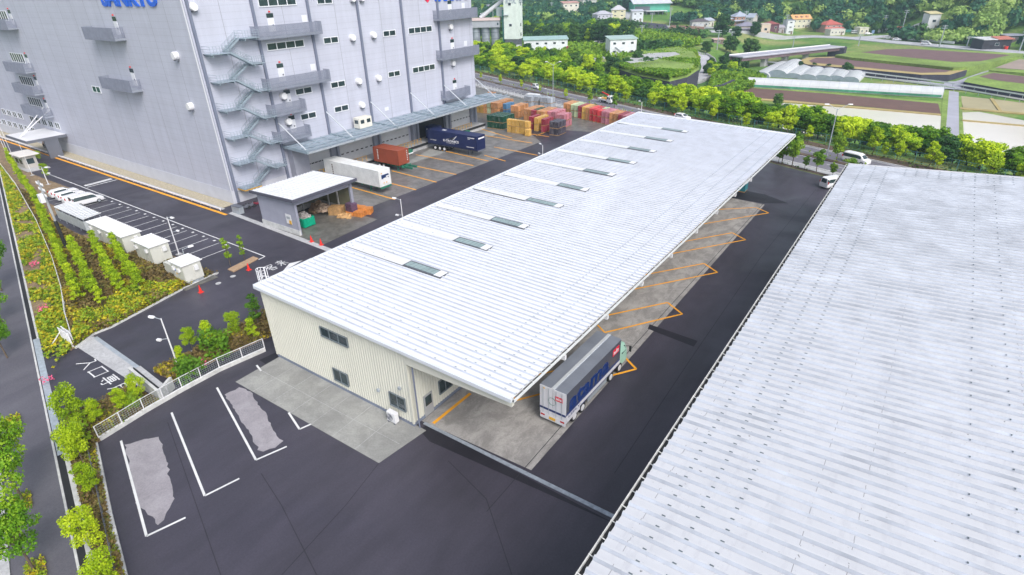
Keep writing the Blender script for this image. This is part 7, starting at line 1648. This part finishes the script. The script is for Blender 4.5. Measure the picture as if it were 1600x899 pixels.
# retaining banks below the hill road
for pts, m in (([(960, 52), (982, 39), (1040, 45), (1050, 56)], m_stone), ([(1034, 58), (1048, 46), (1100, 49), (1095, 62), (1060, 63)], M('earth_bank', (.22, .13, .09), .9, var=.3, vs_=.1, coord='w'))):
    P_ = [at(*p) for p in pts]; k = MB(); k.loft([[(p[0], p[1], p[2]-2) for p in P_], [(p[0], p[1], p[2]+.4+(2.2 if i in (1, 2) else 0)) for i, p in enumerate(P_)]]); S('field_bank', k, m)
for pts in ([(985, 68), (1060, 66), (1100, 70), (1080, 74), (1000, 72)], [(985, 62), (1100, 64), (1120, 66), (1060, 68)]):
    P_ = [at(*p) for p in pts]; S('field', MB().quad(*[(p[0], p[1], max(q[2] for q in P_)+.2) for p in P_]), m_grass)
# ------------------------------------------------------------------ far buildings
hm = {}
def hmat(c, rough=.7):
    k = tuple(c)
    if k not in hm: hm[k] = M('wall_%d' % len(hm), c, rough, var=.12, vs_=.4)
    return hm[k]
spots = []
def house(name, label, px, py, wpx, hpx, roof, wc, rc, D=8, rot=0, cat='house', floors=2, wins=3, z=None, annex=None, eave=.5, wc2=None):
    p = at(px, py) if z is None else (*G(px, py, z), z); m = scale_at(p); W = wpx*m; Ht = hpx*m; t = T(name, label, cat, p, FACE+R(rot)); spots.append((p[0], p[1], max(W, D)*.62+3))
    rise = {'gable': .28, 'hip': .28, 'flat': 0, 'mono': .1, 'irimoya': .34}[roof]*Ht; zw_ = Ht-rise; w_, d_ = W/2, D
    k = MB(); k.box(-w_, w_, 0, d_, -2.5, zw_)
    if roof == 'gable':
        k.quad((-w_, 0, zw_), (-w_, d_, zw_), (-w_, d_/2, Ht-.1)); k.quad((w_, 0, zw_), (w_, d_/2, Ht-.1), (w_, d_, zw_))
    wall = O('wall', k, hmat(wc), t); e = eave; k = MB()
    if roof == 'flat': k.box(-w_-.15, w_+.15, -.15, d_+.15, zw_, zw_+.35)
    elif roof == 'mono': k.hexa([(-w_-e, -e, zw_), (w_+e, -e, zw_), (w_+e, d_+e, zw_+rise), (-w_-e, d_+e, zw_+rise)], [(-w_-e, -e, zw_+.25), (w_+e, -e, zw_+.25), (w_+e, d_+e, zw_+rise+.25), (-w_-e, d_+e, zw_+rise+.25)])
    elif roof == 'gable':
        for s_, y0, y1 in ((1, -e, d_/2), (-1, d_+e, d_/2)):
            a = [(-w_-e, y0, zw_-.1), (w_+e, y0, zw_-.1), (w_+e, y1, Ht), (-w_-e, y1, Ht)]
            if s_ < 0: a = a[::-1]
            k.hexa(a, [(x, y, z_+.22) for x, y, z_ in a])
    else:
        r_w = max(.3, w_-d_/2); z0 = zw_; n = len(k.v); k.v += [(-w_-e, -e, z0), (w_+e, -e, z0), (w_+e, d_+e, z0), (-w_-e, d_+e, z0), (-r_w, d_/2, Ht), (r_w, d_/2, Ht)]
        k.f += [(n, n+1, n+5, n+4), (n+1, n+2, n+5), (n+2, n+3, n+4, n+5), (n+3, n, n+4), (n+3, n+2, n+1, n)]
        if roof == 'irimoya':
            k.box(-r_w-.3, r_w+.3, d_/2-.2, d_/2+.2, Ht-.2, Ht+.35); k.hexa([(-w_-e*2.2, -e*3, zw_*.5), (w_+e*2.2, -e*3, zw_*.5), (w_+e, 0, zw_*.62), (-w_-e, 0, zw_*.62)], [(-w_-e*2.2, -e*3, zw_*.5+.15), (w_+e*2.2, -e*3, zw_*.5+.15), (w_+e, 0, zw_*.62+.15), (-w_-e, 0, zw_*.62+.15)])
    O('roof', k, hmat(rc, .5), t)
    for fl in range(floors):
        for i in range(wins):
            x = -w_+W*(i+.5)/wins; zc = zw_*(fl+.55)/floors; ww = min(1.8, W/wins*.3); hh = min(1.2, zw_/floors*.24)
            f = O('window', MB().box(x-ww/2-.1, x+ww/2+.1, -.07, -.002, zc-hh/2-.1, zc+hh/2+.1), mt['frame'], t); O('pane', MB().box(x-ww/2, x+ww/2, -.1, -.071, zc-hh/2, zc+hh/2), mt['glass'], f)
    x = w_*.55; f = O('door', MB().box(x-.5, x+.5, -.12, -.003, 0, 2.0), hmat((.2, .15, .12)), t)
    if wc2: O('wall_band', MB().box(-w_-.04, w_+.04, -.05, -.002+.0, .1, zw_*.3), hmat(wc2), t)
    return t, W, zw_, Ht, m
W_, CR_, GY, BR_ = (.72, .72, .74), (.66, .60, .46), (.27, .28, .32), (.13, .10, .10)
# two white works buildings behind the belt
t, W, zw_, Ht, m = house('works_building', 'long white two storey building with a green grey roof beside the white tower', 853, 86, 67, 24, 'mono', (.74, .76, .8), (.32, .47, .45), 9, 0, 'building', 2, 5, z=0)
O('stair_panel', MB().hexa([(W*.5-4, -1.4, 0), (W*.5-3.4, -1.4, 0), (W*.5+.4, -1.4, zw_*.5), (W*.5-.2, -1.4, zw_*.5)], [(W*.5-4, -.1, .4), (W*.5-3.4, -.1, .4), (W*.5+.4, -.1, zw_*.5+.4), (W*.5-.2, -.1, zw_*.5+.4)]), hmat((.3, .05, .05)), t)
t, W, zw_, Ht, m = house('works_building', 'white two storey building with a slanting outside stair left of the concrete yard', 973, 88, 42, 27, 'mono', (.74, .76, .8), (.38, .5, .47), 8, 6, 'building', 2, 3, z=0)
O('outside_stair', MB().hexa([(-W*.35, -1.2, zw_*.5), (-W*.3, -1.2, zw_*.5), (W*.1, -1.2, 0), (W*.05, -1.2, 0)], [(-W*.35, -1.2, zw_*.5+.5), (-W*.3, -1.2, zw_*.5+.5), (W*.1, -1.2, .5), (W*.05, -1.2, .5)]), mt['galv'], t)
# white tower and silos
p = (*G(803, 82, 0), 0); m = scale_at(p); Z1 = 30; tw = T('white_tower', 'tall white industrial tower with grey lettering behind the big building', 'tower', p, FACE-R(18)); a = 30*m/2; Z1 = 36
spots.append((p[0], p[1], 16)); O('wall', MB().box(-a, a*.55, 0, a*1.5, 6, Z1), hmat((.70, .77, .72)), tw); O('base_frame', MB().box(-a+.3, a*.5, .3, a*1.4, 0, 6), hmat((.12, .13, .15)), tw); O('roof', MB().box(-a-.2, a*.55+.2, -.2, a*1.5+.2, Z1, Z1+.5), mt['galv'], tw)
tz = 27.4
while proj((p[0], p[1], tz-2.6))[1] > 5.5: tz += .1
while proj((p[0], p[1], tz-2.6))[1] < 5.5: tz -= .1
Z1 = tz+3;  put_text('lettering', 'ROYAL', hmat((.3, .36, .42)), tw, (-a+1.2, -.03, tz-2.6), (1, 0, 0), (0, 0, 1), a*1.1, 2.0, .03, .02, world=False); 
put_text('lettering', 'ROYAL', hmat((.3, .36, .42)), tw, (a*.55+.03, 1.2, tz-2.6), (0, 1, 0), (0, 0, 1), a*1.1, 2.0, .03, .02, world=False)
for x, z in ((-a*.35, 21.5), (-a*.3, 12.3)):
    f = O('window', MB().box(x-.8, x+.8, -.08, -.002, z-.7, z+.7), mt['frame'], tw); O('pane', MB().box(x-.65, x+.65, -.11, -.081, z-.55, z+.55), mt['glass'], f)
for z in (21.5, 12.3, 8): O('window', MB().box(a*.55+.002, a*.55+.1, a*.7, a*.7+1.1, z-.7, z+.7), mt['glass'], tw)
O('ledge', MB().box(-a-.1, -a+2.5, -.9, 0, 16.6, 16.9), mt['galv'], tw); O('downpipe', MB().box(-a-.9, -a-.1, .2, 1.4, 0, 19), hmat((.03, .13, .12)), tw)
si = T('silo_plant', 'group of grey ribbed silos under a rusty roofed conveyor housing beside the white tower', 'silos', (*G(763, 82, 0), 0), FACE-R(5)); spots.append((*G(763, 82, 0), 18))
m = scale_at((*G(763, 82, 0), 0))
for i in range(3):
    k = MB(); x = (-19+i*15)*m; k.tube((x, 3, 0), (x, 3, 11.3), 6.4*m, 20); s_ = O('silo', k, M('silo_grey', (.33, .36, .42), .45, .3, var=.25, vs_=.5) if i == 0 else bpy.data.materials['silo_grey'], si); k = MB()
    for z in (3, 6, 9): k.tube((x, 3, z), (x, 3, z+.18), 6.4*m+.06, 20)
    O('silo_band', k, mt['dgrey'], s_)
O('housing', MB().box(-25*m, 19*m, 0, 6, 11.4, 14.5), hmat((.38, .4, .45)), si); k = MB(); k.loft([[(x, -.4, 14.5), (x, 1.2, 15.6), (x, 4.8, 15.6), (x, 6.4, 14.5)] for x in (-25*m-.3, 19*m+.3)]); O('housing_roof', k, hmat((.5, .4, .38)), si)
f = O('window', MB().box(15*m, 17.5*m, -.06, -.002, 12.4, 13.4), mt['glass'], si)
cvx = T('conveyor', 'slanting grey tube conveyor rising to the white tower', 'conveyor', si.location, si.rotation_euler[2]); O('tube', MB().tube((-12*m, 4, 15.5), (26*m, 6, 23.5), .95, 12), hmat((.55, .57, .6)), cvx); O('support', MB().bar((8*m, 5, 14), (8*m, 5, 19.5), .3, .3).box(14*m, 24*m, 3, 7, 16, 20), hmat((.35, .42, .43)), cvx)
k = T('tank_block', 'row of low white tanks in front of the foot of the white tower', 'tanks', (*G(798, 84, 0), 0), FACE)
for i in range(4): O('tank', MB().tube((-5+i*3, -4, 0), (-5+i*3, -4, 4.2), 1.3, 14), mt['white'], k)
# houses under the hill
H_ = [('lavender white two storey house with a grey hipped roof left of the cream house', 945, 36, 26, 17, 'hip', (.55, .54, .64), (.45, .45, .5), 8, 20, 2, 4), ('tall cream three storey house with a pale hipped roof beside the village lane', 966, 34, 21, 23, 'hip', (.66, .62, .42), (.5, .5, .52), 8, -5, 3, 2),
      ('small white and blue grey house right of the village lane', 996, 35, 17, 17, 'mono', (.66, .70, .76), (.5, .52, .58), 7, 0, 2, 2), ('white house with a red trimmed balcony on the slope left of the woods', 892, 23, 25, 18, 'mono', (.72, .68, .6), (.55, .3, .26), 8, 10, 2, 3),
      ('pale house at the top edge of the photo above the red trimmed one', 899, 9, 22, 11, 'gable', (.6, .55, .5), (.4, .42, .46), 8, 5, 1, 3), ('long pale house at the top edge right of the upper houses', 921, 13, 22, 13, 'mono', (.62, .64, .6), (.62, .64, .66), 8, 0, 1, 3),
      ('grey roofed dark house at the top left beside the white tower', 779, 12, 15, 10, 'hip', (.4, .38, .42), (.33, .34, .42), 8, 15, 1, 2), ('low old house with layered dark roofs left of the conveyor', 763, 19, 19, 10, 'irimoya', (.3, .28, .3), (.28, .29, .36), 8, 5, 1, 2), ('small house with a pale low roof above the silos', 755, 29, 14, 8, 'hip', (.45, .4, .42), (.5, .5, .58), 7, 0, 1, 2), ('small temple-like house with a white tiled roof below the red trimmed one', 897, 29, 18, 6, 'hip', (.5, .48, .48), (.6, .6, .66), 7, 0, 1, 2),
      ('long dark roofed house on the bank above the brown earth slope', 1094, 44, 26, 13, 'hip', (.5, .5, .48), (.12, .1, .11), 8, -5, 1, 3), ('low white shed with an orange corner beside the long dark roofed house', 1092, 47.5, 13, 7, 'flat', (.72, .73, .75), (.5, .5, .52), 5, -5, 1, 2), ('white gabled annex right of the long dark roofed house', 1110, 42, 14, 12, 'gable', (.6, .58, .5), (.42, .45, .52), 7, 30, 1, 2),
      ('upper grey roofed part of the big farmhouse with salmon walls', 1158, 40, 22, 19, 'irimoya', (.5, .28, .2), (.38, .42, .5), 9, 5, 2, 3), ('left wing of the farmhouse with a blue grey roof', 1137, 41, 16, 14, 'hip', (.5, .3, .24), (.45, .5, .58), 8, 5, 2, 2), ('low front house of the farm with a long violet grey roof', 1168, 51, 27, 14, 'irimoya', (.4, .36, .32), (.26, .25, .32), 8, 0, 1, 4), ('right gable of the big farmhouse', 1170, 42, 10, 18, 'gable', (.5, .48, .46), (.36, .4, .48), 8, -40, 2, 1),
      ('beige blank storehouse beside the dark red arched roof', 1195, 55, 13, 15, 'flat', (.60, .50, .38), (.62, .54, .46), 7, -10, 1, 1), ('dark red barrel roofed barn among the houses', 1206, 50, 20, 15, 'hip', (.12, .04, .06), (.28, .07, .06), 8, 0, 1, 2), ('grey small house between the red barn and the white block', 1219, 52, 11, 11, 'gable', (.4, .36, .38), (.4, .38, .42), 7, 0, 1, 2),
      ('white block house with dark upper floor left of the orange roofed one', 1233, 54, 11, 20, 'flat', (.66, .68, .7), (.15, .18, .24), 7, 0, 3, 1), ('cream two storey house with a bright orange roof and three dormers', 1251, 45, 28, 19, 'gable', (.74, .70, .56), (.80, .42, .18), 9, 0, 2, 4),
      ('red roofed two tier inn at the edge of the far road', 1301, 51, 27, 17, 'irimoya', (.5, .3, .28), (.5, .12, .09), 10, 5, 2, 3), ('white low shop before the red roofed inn', 1308, 55.5, 24, 8, 'flat', (.64, .62, .56), (.6, .58, .54), 6, 5, 1, 4), ('small cream building left of the roadside banners', 1349, 54, 14, 9, 'flat', (.66, .62, .52), (.6, .58, .5), 7, 0, 1, 2),
      ('black walled barn with a half white half rust roof at the roadside', 1555, 78, 44, 16, 'mono', (.03, .03, .04), (.62, .63, .64), 8, 0, 1, 1), ('long low open shed at the right edge below the hill', 1590, 64, 34, 8, 'mono', (.12, .1, .11), (.36, .38, .46), 7, -5, 1, 2), ('tall narrow white building with grey marks beside the slope road', 1456, 46, 16, 24, 'mono', (.72, .72, .72), (.62, .55, .3), 8, -10, 1, 1),
      ('tiny red roofed hut on the terrace below the houses', 1123, 68, 15, 6, 'mono', (.3, .22, .22), (.62, .42, .4), 4, 0, 1, 1)]
for (lb, px, py, w_, h_, rf_, wc, rc, D, rot, fl, wn_) in H_: res = house('house' if 'barn' not in lb and 'shed' not in lb else 'barn', lb, px, py, w_, h_, rf_, wc, rc, D, rot, 'house' if 'barn' not in lb and 'shed' not in lb else 'barn', fl, wn_)
bo = [o for o in bpy.data.objects if o.get('label', '').startswith('black walled barn')][0]
w_ = 44*scale_at(tuple(bo.location))/2; hh = 16*scale_at(tuple(bo.location)); O('rust_roof', MB().hexa([(-.5, -.7, hh*.9+.06), (w_+.6, -.7, hh*.9+.06), (w_+.6, 5, hh*.9+1.0), (-.5, 5, hh*.9+1.0)], [(-.5, -.7, hh*.9+.3), (w_+.6, -.7, hh*.9+.3), (w_+.6, 5, hh*.9+1.2), (-.5, 5, hh*.9+1.2)]), hmat((.5, .17, .12)), bo)
O('drum', MB().tube((w_*.6, -1.2, 0), (w_*.6, -1.2, 1.6), .8, 12), mt['red'], bo)
for i in range(3):
    oo = [o for o in bpy.data.objects if o.get('label', '').startswith('cream two storey house with a bright')][0]; m = scale_at(tuple(oo.location)); hh = 19*m; x = (-8+i*8)*m; O('dormer', MB().box(x-.7, x+.7, .6, 2.4, hh*.75, hh*.95), hmat((.5, .3, .2)), oo)
# factory hall
p = at(1018, 20); m = scale_at(p); fc = T('factory_hall', 'big factory hall with white roof and turquoise green walls above the houses', 'factory', p, FACE-R(3)); spots.append((p[0], p[1], 34)); w_ = 56*m/2
O('wall', MB().box(-w_, w_, 0, 26, -3, 13*m), hmat((.10, .42, .30)), fc); k = MB(); k.hexa([(-w_-1, -2, 12.6*m), (w_+1, -2, 12.6*m), (w_+1, 28, 22*m), (-w_-1, 28, 22*m)], [(-w_-1, -2, 12.6*m+.5), (w_+1, -2, 12.6*m+.5), (w_+1, 28, 22*m+.5), (-w_-1, 28, 22*m+.5)]); O('roof', k, hmat((.62, .64, .70)), fc)
O('opening', MB().box(-w_*.95, -w_*.1, -.1, -.003, 0, 9*m), mt['dgrey'], fc); O('lean_to_roof', MB().box(-w_*.4, w_*.75, -9, -.4, 2.6*m, 3.2*m), mt['white'], fc)
for i in range(6): O('post', MB().box(-w_*.4+i*w_*.22, -w_*.4+i*w_*.22+.4, -8.8, -8.4, -3, 2.6*m), mt['dgrey'], fc)
# banners, sheds and cars along the far road
for (px, py, h_, c, lb) in ((1384, 51, 11, W_, 'white upright banner sign at the bend of the far road'), (1363, 55, 7, (.2, .3, .5), 'blue upright banner beside the small cream building'), (1325, 52, 5, (.05, .25, .2), 'green netting heap left of the small cream building'), (1373, 53, 7, W_, 'white upright banner beside the blue one'), (1405, 47, 5, (.6, .1, .1), 'red and white sign board at the foot of the slope road'), (1452, 60, 7, (.02, .15, .55), 'blue road sign board beside the slope hedge')):
    p = at(px, py); m = scale_at(p); k = T('sign_board', lb, 'sign', p, FACE); ww = 4 if 'banner' in lb else 9; O('post', MB().box(-.1, .1, .1, .3, -1, h_*m*.9), mt['galv'], k); O('board', MB().box(-ww*m/2, ww*m/2, -.1, .1, h_*m*.3, h_*m), hmat(c), k)
def far_car(px, py, pt, lb, rz, z=None):
    p = at(px, py) if z is None else (*G(px, py, z), z); c_ = copy_tree(pt); c_.location = (p[0], p[1], p[2]+.3); c_.rotation_euler = (0, 0, rz); c_['label'] = lb
    if 'group' in c_: del c_['group']
for px, py, pt, lb, rz in ((1387, 62, ps, 'white car on the far road left of the dark one', 0), (1401, 64.5, ps, 'dark car on the far road below the slope road', 0), (1404, 52.5, pv, 'white van at the foot of the slope road', .5), (1336, 53.5, pv, 'white van parked before the roadside shops', .2), (1356, 55.5, ps, 'white car parked between the small cream building and the banners', .4), (1446, 71, pv, 'white van beyond the white roadside rail', -.2)):
    far_car(px, py, pt, lb, rz)
for px, py, lb in ((931, 71, 'dark blue car in the yard behind the white works buildings'), (940, 70.5, 'white and red van in the yard behind the white works buildings'), (913, 80, 'white truck in the yard between the two white buildings'), (930, 79, 'white car in the yard between the two white buildings')): far_car(px, py, pv, lb, 1.2, 0.)
S('works_yard', MB().flat(PG([(893, 76), (925, 68), (952, 70), (950, 90), (930, 98), (900, 92)], .12), .12), mt['pale'])
k = MB(); P_ = [at(*q) for q in ((1418, 64.5), (1450, 67), (1490, 71))]
for i in range(2): k.bar((*P_[i][:2], P_[i][2]+1.2), (*P_[i+1][:2], P_[i+1][2]+1.2), .3, 1.2)
thing1('road_wall', 'white roadside crash wall along the far road below the slope hedge', 'barrier', k, mt['white'])
def upole(px, by, ty, lb, z=None):
    p = at(px, by) if z is None else (*G(px, by, z), z); m = scale_at(p); h = (by-ty)*m*1.02; t = T('utility_pole', lb, 'utility pole', p, FACE, 'distant utility poles'); O('pole', MB().tube((0, 0, -.5), (0, 0, h), .2+m*.25, 8, .15+m*.15), mt['galv'], t)
    for f in (.96, .86): O('crossarm', MB().bar((-1.4, 0, h*f), (1.4, 0, h*f), .22, .22), mt['galv'], t)
for px, by, ty, lb in ((1046, 41, 15, 'pole beside the hill road below the factory hall'), (1018, 38, 22, 'pole right of the white and blue grey house'), (1002, 60, 42, 'pole on the bank below the hill road'), (1120, 78, 50, 'pole beside the tiny hut on the terrace'), (1142, 66, 51, 'pole right of the tiny hut'), (1226, 53, 26, 'pole left of the orange roofed house'), (1378, 52, 27, 'pole behind the roadside banners'), (1410, 45, 19, 'pole at the foot of the slope road'), (1341, 72, 55, 'pole at the road edge left of the terraces'),
                       (1467, 75, 43, 'tall pole beside the upper terrace field'), (1510, 74, 59, 'lamp pole left of the black barn'), (1448, 67, 54, 'pole of the blue road sign'), (1592, 82, 49, 'tall pale pole right of the black barn'), (862, 24, 6, 'pole on the wooded slope right of the white tower'), (881, 29, 17, 'pole left of the red trimmed house'), (1237, 82, 59, 'curved lamp pole standing behind the bridge'), (1163, 42, 20, 'short pole behind the farmhouse')): upole(px, by, ty, lb)
# wires: two spans between poles of the far road
# ------------------------------------------------------------------ wooded hills: one far mass per kind of wood
def forest():
    r = np.random.default_rng(77); pts = []
    road_pts = np.array([[*at(*q)[:2]] for q in ((905, 31), (930, 34), (960, 37), (1000, 40), (1050, 43.5), (1080, 44), (1110, 45), (1345, 60), (1392, 57), (1420, 50), (1430, 47), (1440, 42), (978, 30), (980, 22))])
    sp_ = np.array([(a, b, c) for a, b, c in spots])
    s = -640.
    while s < 130:
        hb = float(hill_base(s)); n = hb-(12 if s > -205 else 12 if s > -300 else 60 if s > -330 else 150)
        while n < hb+230:
            ss, nn = s+r.uniform(-3.2, 3.2), n+r.uniform(-3.2, 3.2); x, y = sn(ss, nn); pts.append((x, y, ss, nn, nn-hb)); n += 6.6 if nn-hb < 120 else 9
        s += 6.8
    A = np.array(pts)
    # leave clearings, lanes and houses free
    clr = np.sin(A[:, 2]/31.+1)*np.cos(A[:, 3]/27.)+.5*np.sin(A[:, 2]/13.+A[:, 3]/19.)
    keep = (clr > -1.05)
    d = np.min(np.hypot(A[:, None, 0]-road_pts[None, :, 0], A[:, None, 1]-road_pts[None, :, 1]), 1); keep &= d > 11
    for (x, y, rr) in sp_: 
        keep &= np.hypot(A[:, 0]-x, A[:, 1]-y) > rr
        # nothing in front of a house (towards the yard)
        keep &= ~((np.hypot(A[:, 0]-(x*.975), A[:, 1]-(y*.975)) < rr*.8))
    A = A[keep]; groups = {'leafh': [], 'bamboo': [], 'leafd': []}
    for row_ in A:
        z = hxy(row_[0], row_[1]); q = proj((row_[0], row_[1], z+4))
        g = 'leafh'
        if 1450 < q[0] < 1600 and q[1] < 62 and (q[0]-1450)*.25+q[1] > 12 and not (q[0] > 1560 and q[1] > 40): g = 'bamboo' if r.random() < .85 else 'leafh'
        elif r.random() < .12: g = 'bamboo'
        if g == 'leafh' and r.random() < .3: g = 'leafd'
        groups[g].append((row_[0], row_[1], z, row_[4]))
    for g, L in groups.items():
        cs, ns, ss = [], [], []
        for (x, y, z, hh) in L:
            h = r.uniform(6, 11) if g != 'bamboo' else r.uniform(6.5, 9.5); 
            if hh < 4: h *= .75
            w_ = r.uniform(3.2, 5.2); nl = 210 if hh < 110 else 70
            dz = r.normal(size=(nl, 3)); dz /= np.linalg.norm(dz, axis=1)[:, None]; dz[:, 2] = np.abs(dz[:, 2])*1.0-.25*(r.random(nl) < .5)
            lump = 1+.22*np.sin(dz[:, 0]*7+x)*np.cos(dz[:, 1]*6+y)+.12*np.sin(dz[:, 2]*9+x*y)
            rad = r.uniform(.82, 1.04, (nl, 1))*lump[:, None]; c = np.array([x, y, z+h*.45])+dz*rad*np.array([w_, w_, h*.6]); nn = dz+r.normal(size=(nl, 3))*.4; nn /= np.linalg.norm(nn, axis=1)[:, None]
            cs.append(c); ns.append(nn); ss.append(r.uniform(.6, 1.3, nl)*(.95 if hh < 110 else 1.7)*(.8 if g == 'bamboo' else 1))
        if not cs: continue
        me = quads_mesh('forest', np.concatenate(cs), np.concatenate(ns), np.concatenate(ss), mt[g], r); o = bpy.data.objects.new({'leafh': 'forest', 'bamboo': 'bamboo_grove', 'leafd': 'dark_forest'}[g], me); C.objects.link(o); tag(o, kind='stuff')
forest()
# hedge slope below the slope road
P_ = [at(*q)[:2] for q in ((1395, 60), (1425, 56), (1460, 58), (1500, 62), (1512, 70), (1470, 67), (1420, 63))]
scatter('slope_hedge', [tuple(p) for p in P_], 9000, .8, 3.0, mt['leafm'], -4, z0=.2, seed=61, hf=hzq)
# ------------------------------------------------------------------ haze
hv = bpy.data.materials.new('haze_air'); hv.use_nodes = True; nt = hv.node_tree; nt.nodes.remove(nt.nodes['Principled BSDF']); pv_ = nt.nodes.new('ShaderNodeVolumePrincipled')
pv_.inputs['Color'].default_value = (.62, .82, 1, 1); pv_.inputs['Density'].default_value = 0.00034; pv_.inputs['Anisotropy'].default_value = .2; nt.links.new(pv_.outputs[0], nt.nodes['Material Output'].inputs['Volume'])
tag(O('haze', MB().box(-900, 420, -120, 1050, -9.5, 150), hv), kind='stuff')

# scrub between the houses, banks and the wood on the left
scrub = [sn(-330, 180), sn(-215, 176), sn(-200, 200), sn(-215, 250), sn(-240, 285), sn(-300, 300), sn(-520, 300)]
scatter('scrub', scrub, 42000, .9, 2.6, mt['leafm'], -.1, fs=.035, z0=.1, seed=71, hf=hzq); scatter('scrub', scrub, 30000, 1.0, 4.5, mt['leafd'], .7, fs=.03, z0=.1, seed=72, hf=hzq)

# prototypes never placed are removed
for o in [o for o in bpy.data.objects if o.get('label') == 'x']:
    for c_ in kids(o): bpy.data.objects.remove(c_)
    bpy.data.objects.remove(o)
